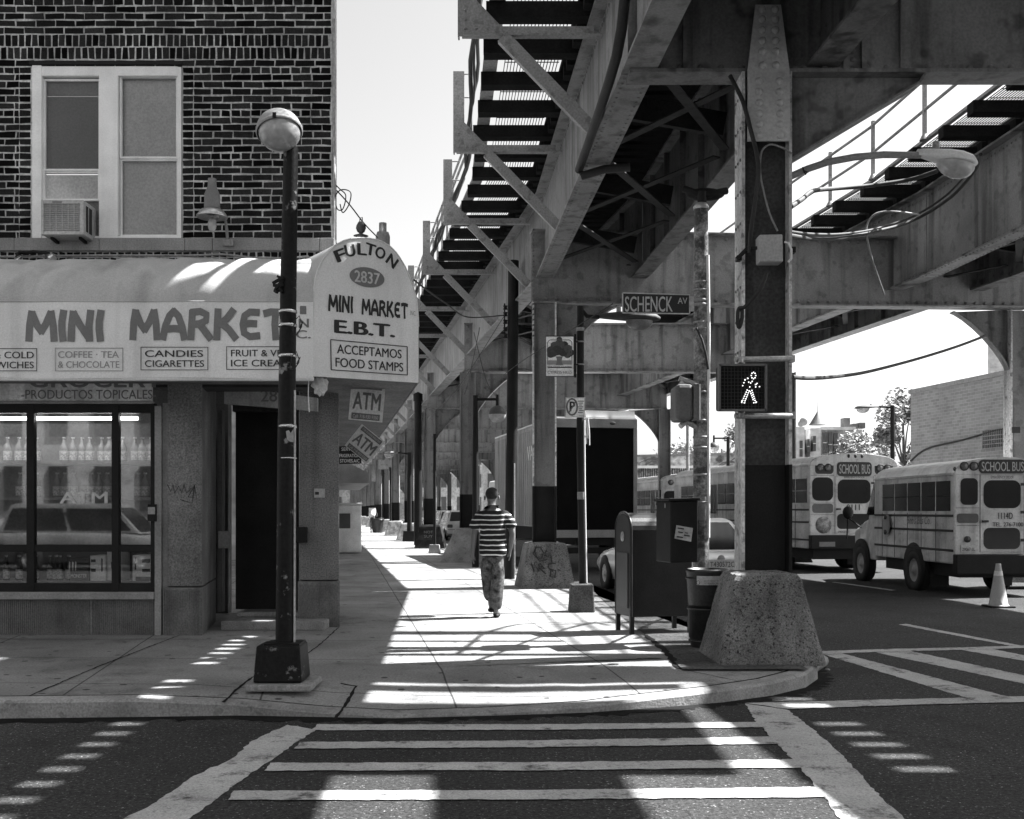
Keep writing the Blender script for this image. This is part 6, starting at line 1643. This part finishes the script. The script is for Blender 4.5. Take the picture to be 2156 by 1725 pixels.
# --- cars
def car(label, loc, rot, m, L=4.8, W=1.8, H=1.45, suv=False, group=None, plate=None, dark=GLASSD, detail=True):
    t = thing("parked_car", label, "car", loc, rot, group)
    zb = .88 if not suv else 1.0; w = W / 2
    st = [(0, .90, .38, zb - .18), (.06, .96, .30, zb - .06), (.35, 1.0, .24, zb), (1.0, 1.0, .22, zb + .02), (2.4, 1.0, .22, zb + .01), (3.4, 1.0, .22, zb - .02), (4.2, .98, .24, zb - .12), (4.65, .92, .30, zb - .24), (4.8, .84, .36, zb - .34)]
    if suv: st[0] = (0, .94, .38, zb); st[1] = (.06, .98, .3, zb + .03)
    mb = MB(); vs = []
    for y, k, z0, z1 in st:
        y *= L / 4.8; hw = w * k; zm = z0 + (z1 - z0) * .55
        vs += [(-hw * .92, y, z0), (-hw, y, zm), (-hw * .985, y, z1 - .08), (-hw * .90, y, z1), (hw * .90, y, z1), (hw * .985, y, z1 - .08), (hw, y, zm), (hw * .92, y, z0)]
    n_ = len(st)
    mb.add(vs, [(i * 8 + k, i * 8 + (k + 1) % 8, i * 8 + 8 + (k + 1) % 8, i * 8 + 8 + k) for i in range(n_ - 1) for k in range(8)] + [tuple(range(8)), tuple(range(8 * n_ - 8, 8 * n_))], True)
    body = part(t, "body", mb, m, local=True)
    bp = [(.50, .95), (1.30, .80), (2.75, .76), (3.55, .90)] if not suv else [(.03, .92), (.30, .76), (3.0, .74), (3.75, .90)]
    zs = [zb - .01, H, H, zb - .03]
    ys = [b[0] * L / 4.8 for b in bp]
    g_ = []
    for s_ in (-1, 1):
        g_ += [V((s_ * w * bp[0][1], ys[0], zs[0])), V((s_ * w * bp[1][1], ys[1], H - .05)), V((s_ * w * (bp[1][1] - .1), ys[1] + .12, H)), V((s_ * w * (bp[2][1] - .1), ys[2] - .12, H)), V((s_ * w * bp[2][1], ys[2], H - .06)), V((s_ * w * bp[3][1], ys[3], zs[3]))]
    part(t, "roof", MB().add(g_, [(0, 1, 2, 3, 4, 5), (6, 11, 10, 9, 8, 7)] + [(i, i + 6, i + 7, i + 1) for i in range(5)] + [(5, 11, 6, 0)]), m, local=True, b=.05)
    def glass(nm, q, n_):
        c = sum(q, V()) / len(q); q2 = [c + (p - c) * .86 + V(n_) * .012 for p in q]
        part(t, nm, MB().prism(q2, V(n_) * .006), dark, local=True)
    glass("rear_glass", [g_[0], g_[6], g_[7], g_[1]], V((0, -.8, .6)).normalized()); glass("windscreen", [g_[5], g_[11], g_[10], g_[4]], V((0, .8, .6)).normalized())
    for s_, o in ((-1, 0), (1, 6)):
        a, b_, c, d_ = g_[o], g_[o + 1], g_[o + 4], g_[o + 5]
        nn = V((s_, 0, .35)).normalized()
        for f0, f1 in ((.04, .5), (.53, .96)):
            lo = lambda f: a + (d_ - a) * f
            hi = lambda f: b_ + (c - b_) * f
            ll, lr_, ul, ur = lo(f0), lo(f1), hi(f0), hi(f1)
            dn, up__ = .14, .10
            q = [ll + (ul - ll) * dn, lr_ + (ur - lr_) * dn, ur + (lr_ - ur) * up__, ul + (ll - ul) * up__]
            part(t, "side_glass", MB().prism([p + nn * .008 for p in q], nn * .006), dark, local=True)
        for yy in (L * .19, L * .79):
            part(t, "wheel_arch", MB().lathe([(.37, -.03), (.37, .01), (.2, .012)], (s_ * w * .995, yy, .32), 20, (s_, 0, 0)), BLACKP, local=True)
            wheel(t, s_ * (w - .08), yy, .32, .2, s_, GALV)
    if detail:
        for s_ in (-1, 1): lplate(t, "tail_lamp", *(sorted((s_ * w * .93, s_ * w * .62))), zb - .32, zb - .14, TAIL, y=-.02, t=.05)
        part(t, "bumper", MB().box(-w * .93, w * .93, -.08, .1, .34, .56), m, local=True, b=.04)
        part(t, "bumper_strip", MB().box(-w * .9, w * .9, -.085, -.07, .56, .585), BLACKP, local=True)
        if plate:
            part(t, "plate", MB().box(-.26, .26, -.05, -.02, .60, .76), mat("plate_paint"), local=True)
            ltext(t, plate, 0, .635, .09, .44, INKB, y=-.054, off=.0, name="plate_lettering")
            part(t, "badge", MB().lathe([(.0, 0), (.07, 0), (.06, .012), (0, .012)], (0, -.005, zb - .11), 18, (0, -1, 0)), GREYP, local=True)
    return t
car("white sedan with a lettered number plate parked behind the trash can", (3.58, 18.7, 0), .19, CAR, 5.0, 1.9, 1.46, plate="T430572C")
c1_ = car("pale estate car parked far down the street behind the third column", (-2.6, 58, 0), .17, mat("silver_car_paint", .35, .3, coat=.5), 4.7, 1.8, 1.6, suv=True)
dup(c1_, (-3.6, 66, 0), .17, "pale estate car second in line down the left kerb")
dup(c1_, (-5.0, 76, 0), .17, "pale estate car third in line down the left kerb")
dup(c1_, (3.5, 64, 0), .17, "pale estate car far away in the middle of the street")
# cars and the sunlit block on our own side, seen mirrored in the shop glass
s1_ = car("grey estate car at our own kerb mirrored in the shop window", (-13.6, -4.2, 0), -math.pi / 2, mat("grey_mirror_car", .16, .3, coat=.5), 4.9, 1.95, 1.78, suv=True, detail=True)
dup(s1_, (-19.6, -4.2, 0), None, "second grey estate car at our own kerb farther to the left")

# ================================================================ people
def skinmesh(nodes, edges, root, sub=2):
    names = list(nodes); me = bpy.data.meshes.new("s")
    me.from_pydata([nodes[n_][0] for n_ in names], [(names.index(a), names.index(b)) for a, b in edges], [])
    ob = bpy.data.objects.new("s", me); C.objects.link(ob)
    sk = ob.modifiers.new("k", 'SKIN'); sk.use_smooth_shade = True; sk.branch_smoothing = .6
    if not me.skin_vertices: 
        bm = bmesh.new(); bm.from_mesh(me); bm.verts.layers.skin.verify(); bm.to_mesh(me); bm.free()
    for i, n_ in enumerate(names):
        r_ = nodes[n_][1]; sv = me.skin_vertices[0].data[i]
        sv.radius = r_ if isinstance(r_, tuple) else (r_, r_); sv.use_root = (n_ == root)
    ss_ = ob.modifiers.new("u", 'SUBSURF'); ss_.levels = sub; ss_.render_levels = sub
    dg = bpy.context.evaluated_depsgraph_get()
    m2 = bpy.data.meshes.new_from_object(ob.evaluated_get(dg))
    mb = MB(); mb.add([q.co.copy() for q in m2.vertices], [tuple(p.vertices) for p in m2.polygons], True)
    bpy.data.objects.remove(ob); bpy.data.meshes.remove(m2)
    return mb
pd = 14.8
pr = thing("person", "man in a striped short-sleeved shirt walking away down the sidewalk", "person", (U(1038, 0, pd).x, pd, .15))
N = {
 'pel': ((0, 0, .93), .135), 'sp1': ((-.003, .0, 1.10), .128), 'sp2': ((-.005, -.01, 1.28), .138), 'ch': ((-.008, -.005, 1.38), .10), 'nk': ((-.01, .0, 1.50), .058), 'nk2': ((-.014, .02, 1.555), .055),
 'hd': ((-.016, .03, 1.63), (.084, .098)), 'hd2': ((-.016, .03, 1.695), (.07, .084)),
 'shl': ((-.19, -.0, 1.40), .058), 'ell': ((-.255, -.02, 1.13), .044), 'wrl': ((-.275, .03, .885), .029), 'pml': ((-.272, .045, .82), (.034, .02)),
 'shr': ((.18, -.0, 1.40), .058), 'elr': ((.265, -.03, 1.15), .044), 'wrr': ((.235, .02, .93), .029), 'pmr': ((.225, .04, .865), (.034, .02)),
 'hpr': ((.085, 0, .86), .095), 'knr': ((.055, -.015, .50), .062), 'car_': ((.045, -.035, .33), .062), 'anr': ((.03, -.01, .085), .038), 'her': ((.03, -.05, .045), .04), 'tor': ((.075, .17, .03), (.042, .026)),
 'hpl': ((-.085, 0, .86), .095), 'knl': ((-.065, .16, .53), .062), 'cal': ((-.05, .10, .37), .058), 'anl': ((-.03, -.02, .19), .036), 'hel': ((-.03, -.06, .16), .038), 'tol': ((-.02, .13, .085), (.04, .024))}
E = [('pel', 'sp1'), ('sp1', 'sp2'), ('sp2', 'ch'), ('ch', 'nk'), ('nk', 'nk2'), ('nk2', 'hd'), ('hd', 'hd2'), ('ch', 'shl'), ('shl', 'ell'), ('ell', 'wrl'), ('wrl', 'pml'), ('ch', 'shr'), ('shr', 'elr'), ('elr', 'wrr'), ('wrr', 'pmr'),
     ('pel', 'hpr'), ('hpr', 'knr'), ('knr', 'car_'), ('car_', 'anr'), ('anr', 'her'), ('anr', 'tor'), ('pel', 'hpl'), ('hpl', 'knl'), ('knl', 'cal'), ('cal', 'anl'), ('anl', 'hel'), ('anl', 'tol')]
for sd_, p, sg_ in (('l', V((-.272, .045, .82)), -1), ('r', V((.225, .04, .865)), 1)):
    for k, (dx, ln) in enumerate(((-.024, .062), (-.008, .072), (.008, .068), (.023, .052))):
        a = 'f%s%da' % (sd_, k); b = a + 'b'
        N[a] = (tuple(p + V((sg_ * .004, dx, -.045))), .0095); N[b] = (tuple(p + V((-sg_ * .012, dx + .012, -.045 - ln * .75))), .008)
        E += [('pm' + sd_, a), (a, b)]
    N['t' + sd_] = (tuple(p + V((-sg_ * .02, .035, -.02))), .011); N['t2' + sd_] = (tuple(p + V((-sg_ * .025, .05, -.055))), .009)
    E += [('pm' + sd_, 't' + sd_), ('t' + sd_, 't2' + sd_)]
bodyo = part(pr, "body", skinmesh(N, E, 'pel'), SKIN, local=True, recalc=False)
S = {'a0': ((.004, 0, .80), (0.218, 0.161)), 'a': ((.002, 0, .92), (0.209, 0.155)), 'b': ((-.003, 0, 1.06), (0.205, 0.159)), 'c': ((-.005, -.01, 1.25), (0.230, 0.167)), 'd': ((-.008, -.012, 1.38), (0.230, 0.155)), 'e': ((-.01, .0, 1.475), (0.121, 0.109)), 'e2': ((-.01, .005, 1.515), (0.086, 0.086)),
     'l': ((-.185, -.005, 1.405), 0.099), 'l2': ((-.24, -.012, 1.27), 0.088), 'l3': ((-.258, -.016, 1.18), 0.084), 'r': ((.175, -.005, 1.405), 0.099), 'r2': ((.24, -.018, 1.28), 0.088), 'r3': ((.262, -.025, 1.20), 0.084)}
part(pr, "shirt", skinmesh(S, [('a0', 'a'), ('a', 'b'), ('b', 'c'), ('c', 'd'), ('d', 'e'), ('e', 'e2'), ('d', 'l'), ('l', 'l2'), ('l2', 'l3'), ('d', 'r'), ('r', 'r2'), ('r2', 'r3')], 'c'), SHIRT, local=True, recalc=False)
T = {'a': ((0, 0, .90), (0.182, 0.138)), 'b': ((0, 0, .84), (0.193, 0.149)), 'hr': ((.08, -.0, .76), 0.116), 'kr': ((.06, -.012, .48), 0.097), 'br': ((.046, -.035, .28), 0.097), 'cr': ((.034, -.02, .10), 0.084),
     'hl': ((-.08, .01, .76), 0.116), 'kl': ((-.07, .15, .52), 0.099), 'bl': ((-.055, .09, .34), 0.090), 'cl': ((-.035, .0, .22), 0.078)}
part(pr, "trousers", skinmesh(T, [('a', 'b'), ('b', 'hr'), ('hr', 'kr'), ('kr', 'br'), ('br', 'cr'), ('b', 'hl'), ('hl', 'kl'), ('kl', 'bl'), ('bl', 'cl')], 'b'), JEANS, local=True, recalc=False)
hb_ = MB().ell((-.016, .012, 1.676), .089, .104, .09, 18, 12); part(pr, "hair", hb_, HAIR, local=True)
mb = MB()
for sx_ in (-1, 1): mb.ell((-.016 + sx_ * .096, .035, 1.62), .014, .022, .034, 8, 6)
part(pr, "ears", mb, SKIN, local=True)
part(pr, "shoe", MB().ell((.05, .06, .03), .052, .15, .032), BLACKP, local=True); part(pr, "shoe", MB().ell((-.022, .03, .1), .05, .13, .032), BLACKP, local=True)
# far cyclist
cd = 71
cy = thing("person", "distant cyclist in a white shirt riding away along the bright sidewalk", "person", (U(783, 0, cd).x, cd, .15))
NC = {'p': ((0, 0, 1.0), .15), 'c': ((0, .25, 1.38), .17), 'n': ((0, .33, 1.5), .07), 'h': ((0, .4, 1.62), .10), 'sl': ((-.2, .25, 1.38), .07), 'el': ((-.27, .45, 1.15), .05), 'hl': ((-.24, .65, 1.05), .04), 'sr': ((.2, .25, 1.38), .07), 'er': ((.27, .45, 1.15), .05), 'hr': ((.24, .65, 1.05), .04),
      'kl': ((-.13, .35, .72), .08), 'al': ((-.12, .15, .35), .05), 'kr': ((.13, .3, .62), .08), 'ar': ((.12, .1, .2), .05)}
part(cy, "body", skinmesh(NC, [('p', 'c'), ('c', 'n'), ('n', 'h'), ('c', 'sl'), ('sl', 'el'), ('el', 'hl'), ('c', 'sr'), ('sr', 'er'), ('er', 'hr'), ('p', 'kl'), ('kl', 'al'), ('p', 'kr'), ('kr', 'ar')], 'p', 1), SKIN, local=True, recalc=False)
part(cy, "shirt", skinmesh({'a': ((0, -.02, 1.0), .2), 'b': ((0, .2, 1.3), .23), 'c': ((0, .28, 1.42), .16)}, [('a', 'b'), ('b', 'c')], 'b', 1), WHITEP, local=True, recalc=False)
bk = thing("bicycle", "dark bicycle under the distant cyclist", "bicycle", (U(783, 0, cd).x, cd, .15))
for yy in (-.35, .7): part(bk, "wheel", MB().tube([V((0, yy + .33 * math.cos(a * .393), .34 + .33 * math.sin(a * .393))) for a in range(17)], .02, 5), RUBBER, local=True)
part(bk, "frame", MB().tube([V((0, -.35, .34)), V((0, .1, .35)), V((0, .55, .85)), V((0, -.05, .85)), V((0, .1, .35))], .02, 5).tube([V((0, .7, .34)), V((0, .55, .95)), V((-.25, .6, 1.0))], .02, 5), BLACKP, local=True)
part(bk, "saddle", MB().ell((0, -.08, .9), .08, .13, .04), BLACKP, local=True)

# ================================================================ background
bb = thing("brick_building", "long plain pale brick building wall beyond the short bus on the right", "building", (22, 50, .12))
def wx(d): return 21.9 + .17 * (60 - d)
part(bb, "wall", MB().prism([(wx(60), 60, 0), (wx(18), 18, 0), (wx(18) + 14, 18, 0), (wx(60) + 14, 60, 0)], (0, 0, 8.0)), FBRICK)
part(bb, "coping", MB().prism([(wx(60) - .1, 60.1, 8.0), (wx(18) - .1, 18, 8.0), (wx(18) + 14, 18, 8.0), (wx(60) + 14, 60.1, 8.0)], (0, 0, .22)), STEELL)
wd = 52.0
f_ = part(bb, "window", MB().prism([(wx(53.3) - .06, 53.3, 4.6), (wx(50) - .06, 50, 4.6), (wx(50) - .06, 50, 5.5), (wx(53.3) - .06, 53.3, 5.5)], (.02, 0, 0)), mat("barred_window_glass", .05, .4))
mb = MB()
for k in range(24): d_ = 50 + 3.3 * k / 23; mb.box(wx(d_) - .1, wx(d_) - .07, d_ - .02, d_ + .02, 4.6, 5.5)
for zz in (4.6, 4.8, 5.0, 5.2, 5.5): mb.bar((wx(50) - .09, 50, zz), (wx(53.3) - .09, 53.3, zz), .04, .04)
part(f_, "window_bars", mb, STEELL)
cable("dark cable strung along the pale brick wall", [V((wx(d_) - .06, d_, z_)) for d_, z_ in ((59.9, 4.3), (59, 4.7), (57.8, 4.95), (55, 5.15), (52, 5.45), (48, 5.8), (40, 6.3))], .05)
tw = thing("tower_block", "pale taller block rising behind the pale brick wall", "building", (38, 80, 0))
part(tw, "wall", MB().prism([(U(2080, 0, 78).x, 78, 0), (60, 78, 0), (70, 95, 0), (44, 95, 0)], (0, 0, 14.1)), FARW); part(tw, "parapet", MB().prism([(U(2080, 0, 78).x - .1, 77.9, 14.12), (60, 77.9, 14.12), (70, 95, 14.12), (44, 95, 14.12)], (0, 0, .28)), FARW)
hd_ = 90
hs_ = thing("corner_house", "pale bay-fronted house with a pointed turret beyond the big bus", "building", U(1745, 1100, hd_))
def hbx(x0, x1, y0, y1, d0, d1): return MB().box(U(x0, 0, d0).x, U(x1, 0, d0).x, d0, d1, U(0, y1, d0).z, U(0, y0, d0).z)
part(hs_, "wall", hbx(1675, 1815, 905, 1080, hd_, 100), FARW)
part(hs_, "front_wall", hbx(1672, 1694, 899, 1080, 88, 90), mat("far_pale_wall", .55, .8))
part(hs_, "bay", hbx(1706, 1728, 902, 1080, 88.6, 90), mat("far_pale_wall")); part(hs_, "cornice", hbx(1728, 1802, 899, 905, 89.4, 100), mat("far_pale_wall"))
for x0, x1, y0, y1 in ((1684, 1690, 928, 962), (1700, 1705, 925, 955), (1712, 1718, 918, 950), (1733, 1741, 910, 955), (1745, 1752, 910, 962), (1756, 1764, 912, 962)):
    w_ = part(hs_, "window", hbx(x0, x1, y0, y1, 87.9 if x0 < 1730 else 89.7, 89.9), mat("far_window", .07, .3)); part(w_, "frame", hbx(x0 - .6, x1 + .6, (y0 + y1) / 2 - .6, (y0 + y1) / 2 + .6, 87.8 if x0 < 1730 else 89.6, 87.85 if x0 < 1730 else 89.66), WHITEP)
cT = U(1721, 895, 93)
part(hs_, "turret_roof", MB().lathe([(.75, 0), (.62, .15), (.1, 1.0), (.03, 1.15), (.02, 2.0), (0, 2.0)], cT, 10), mat("slate_roof", .09, .7))
for x0, x1, y0 in ((1777, 1790, 880), (1810, 1822, 890), (1797, 1806, 892)): part(hs_, "chimney", hbx(x0, x1, y0, 902, 92, 93), mat("far_chimney", .12, .8))
part(hs_, "satellite_dish", MB().ell(U(1692, 888, 91), .35, .1, .35).ell(U(1686, 893, 91), .25, .1, .25), mat("dish_grey", .2, .6))
# trees
def tree(label, c, h, rx, rz, n_, name="tree", seed=0, leaf=.35, group=None):
    r_ = random.Random(seed); c = V(c)
    t = thing(name, label, "tree", c, 0, group)
    mb = MB().tube([c, c + V((.1, 0, h * .35)), c + V((0, .1, h * .75))], [.22, .17, .06], 8); cl = []
    for k in range(9):
        a = r_.uniform(0, 6.28); rr_ = r_.uniform(.35, .85); z_ = r_.uniform(-.6, .75)
        p = c + V((rx * rr_ * math.cos(a), rx * rr_ * math.sin(a), h - rz + rz * z_)); cl.append((p, rx * r_.uniform(.28, .48)))
        mb.tube([c + V((0, 0, h * .4)), (c + V((0, 0, h * .5)) + p) / 2, p], [.08, .05, .02], 5)
    part(t, "trunk", mb, BARK)
    mb = MB()
    for k in range(n_):
        p, r1 = r_.choice(cl); d_ = V((r_.gauss(0, 1), r_.gauss(0, 1), r_.gauss(0, .8)))
        q_ = p + d_.normalized() * r1 * r_.uniform(.3, 1.15)
        a = V((r_.uniform(-1, 1), r_.uniform(-1, 1), r_.uniform(-.6, .6))).normalized(); b_ = a.cross(V((r_.uniform(-1, 1), r_.uniform(-1, 1), 1))).normalized()
        s_ = leaf * r_.uniform(.5, 1.2); mb.add([q_ - a * s_, q_ + b_ * s_ * .45, q_ + a * s_, q_ - b_ * s_ * .45], [(0, 1, 2, 3)])
    part(t, "crown", mb, LEAF, recalc=False)
LEAF.node_tree.nodes["Principled BSDF"].inputs["Subsurface Weight"].default_value = 0
tree("bright bushy tree in front of the turreted house", U(1815, 1110, 82), 7.0, 3.0, 2.6, 5200, seed=3, leaf=.2)
tree("tall dark tree beside the pale brick wall", U(1902, 1100, 74), 9.3, 2.2, 4.0, 4200, seed=5, leaf=.22)
tree("round tree above the graffiti wall left of the strapped pole", U(1405, 1100, 118), 8.6, 4.5, 2.8, 3400, seed=6, leaf=.28)
tree("broad leafy tree above the graffiti wall right of the strapped pole", U(1520, 1100, 105), 9.4, 3.6, 3.6, 3400, seed=8, leaf=.28)
tree("far leafy tree peeping over the graffiti wall behind the nearest column", U(1575, 1100, 112), 9.0, 3.4, 3.0, 2600, seed=9, leaf=.28)
gw = thing("graffiti_wall", "long wall covered in faded graffiti behind the far buses", "wall", (12, 84, 0))
part(gw, "wall", MB().prism([(5, 90, 0), (18.5, 84, 0), (18.5, 84.4, 0), (5, 90.4, 0)], (0, 0, 5.9)), GRAF)
mb = MB(); r_ = random.Random(2)
for k in range(26):
    x = r_.uniform(8, 18); d_ = 90 - (x - 5) * .444 - .06; z_ = r_.uniform(3.4, 5.3); a0 = r_.uniform(0, 6)
    mb.tube([V((x + .55 * math.cos(a0 + a * .6) * (1 + .1 * a), d_ - .55 * math.cos(a0 + a * .6) * -.0 , z_ + .5 * math.sin(a0 + a * .6))) for a in range(9)], .05, 4)
part(gw, "graffiti", mb, INKG)
part(gw, "coping", MB().prism([(5, 89.9, 5.92), (18.5, 83.9, 5.92), (18.5, 84.5, 5.92), (5, 90.5, 5.92)], (0, 0, .15)), STEELL)
fn_ = thing("fence", "low dark railing with pale top rail in front of the graffiti wall", "fence", (11, 78, 0))
mb = MB(); x = 6.0
while x < 17.5: mb.box(x, x + .05, 78, 78.05, .12, 4.6); x += .16
part(fn_, "pickets", mb, BLACKP); part(fn_, "top_rail", MB().box(6, 17.5, 77.97, 78.1, 4.62, 4.8), WHITEP); part(fn_, "base_wall", MB().box(6, 17.5, 77.9, 78.2, .12, 3.7), FARW)
globe_lamp(1533, 45, 1503, 920, 923, 945, "far round globe lamp between the strapped pole and the nearest column", zb=.1, gr=.22)
x = U(1448, 0, 60).x
t = thing("sign_pole", "pale far pole standing above the distant school bus", "pole", (x, 60, .1)); part(t, "pole", MB().tube([(x, 60, .1), (x, 60, U(0, 898, 60).z)], .09, 8), STEELL); part(t, "cap", MB().lathe([(.12, 0), (.1, .1), (0, .12)], (x, 60, U(0, 898, 60).z), 8), STEELL)
rl_d = 46; x = U(1879, 0, rl_d).x
t = thing("street_lamp", "black street lamp with cobra head reaching left in front of the pale brick wall", "street lamp", (x, rl_d, .12))
part(t, "pole", MB().tube([(x, rl_d, .12), (x, rl_d, U(0, 854, rl_d).z)], [.1, .085], 12), BLACKP)
part(t, "arm", MB().tube([(x, rl_d, U(0, 858, rl_d).z), (U(1845, 0, rl_d).x, rl_d, U(0, 856, rl_d).z)], .05, 8), BLACKP)
cobra(t, V((U(1850, 0, rl_d).x, rl_d, U(0, 857, rl_d).z)), (-1, 0, -.06), 1.0, .22, mat("dark_lamp_hood", .05, .6))
cpl = thing("column_notice", "small dark notices pasted on the right-hand column above the short bus", "notice", U(2140, 940, 21.4))
part(cpl, "notice_sheet", MB().prism([U(2131, 912, 22.1), U(2148, 912, 22.1), U(2148, 899, 22.1), U(2131, 899, 22.1)], (0, .01, 0)), INKB); part(cpl, "notice_strip", MB().prism([U(2135, 930, 22.1), U(2146, 930, 22.1), U(2146, 915, 22.1), U(2135, 915, 22.1)], (0, .01, 0)), INKG)
# shop row along the left of the receding street
sr_ = thing("shop_row", "row of low shops with grey awnings down the left of the receding street", "building", (-8, 70, .15))
def swx(d): return -2.16 - .168 * (d - 13.6)
part(sr_, "wall", MB().prism([(swx(32), 32, .1), (swx(190), 190, .1), (swx(190) - 12, 190, .1), (swx(32) - 12, 32, .1)], (0, 0, 6.5)), FARW)
part(sr_, "awning", MB().prism([(swx(34), 34, 3.35), (swx(34) + 1.15, 34, 2.75), (swx(34) + 1.15, 34, 2.45), (swx(34), 34, 2.45)], (-2.0, 12, 0)), mat("grey_awning_cloth", .2, .7))
part(sr_, "roller_shutter", MB().prism([(swx(34) + .02, 34, .2), (swx(34) + .02, 34, 2.4), (swx(46) + .02, 46, 2.4), (swx(46) + .02, 46, .2)], (.03, 0, 0)), GREYP)
# distant blocks closing the view
def block_far(label, x0, x1, y0, y1, h, m=FARW, nx=8, nz=3, face='y'):
    t = thing("apartment_building", label, "building", ((x0 + x1) / 2, (y0 + y1) / 2, 0))
    part(t, "wall", MB().box(x0, x1, y0, y1, 0, h), m); part(t, "cornice", MB().box(x0 - .2, x1 + .2, y0 - .2, y1, h + .01, h + .5), STEELL)
    for i in range(nx):
        for j in range(nz):
            z_ = 1.2 + (h - 1.5) * j / nz + .4; s_ = (h - 1.5) / nz
            if face == 'y': xx = x0 + (x1 - x0) * (i + .3) / nx; part(t, "window", MB().box(xx, xx + (x1 - x0) / nx * .4, y0 - .06, y0 - .01, z_, z_ + s_ * .6), mat("far_window"))
            elif face == '-x': yy = y0 + (y1 - y0) * (i + .3) / nx; part(t, "window", MB().box(x0 - .06, x0 - .01, yy, yy + (y1 - y0) / nx * .4, z_, z_ + s_ * .6), mat("far_window"))
            else: yy = y1 + .01; xx = x0 + (x1 - x0) * (i + .3) / nx; part(t, "window", MB().box(xx, xx + (x1 - x0) / nx * .4, y1 + .01, y1 + .06, z_, z_ + s_ * .6), mat("far_window"))
    return t
block_far("pale distant block closing the end of the street under the railway", -60, -5, 215, 230, 15, nx=16)
block_far("grey distant block on the far right side of the receding street", -4, 9, 150, 160, 11, nx=6)
block_far("pale low block on the right side of the street past the truck", 1.5, 9, 100, 112, 9, mat("far_pale_wall"), nx=5)
block_far("long pale house row on our own side behind the viewer", -45, -9, -24, -14, 9.5, mat("far_pale_wall"), nx=22, nz=3, face='back')
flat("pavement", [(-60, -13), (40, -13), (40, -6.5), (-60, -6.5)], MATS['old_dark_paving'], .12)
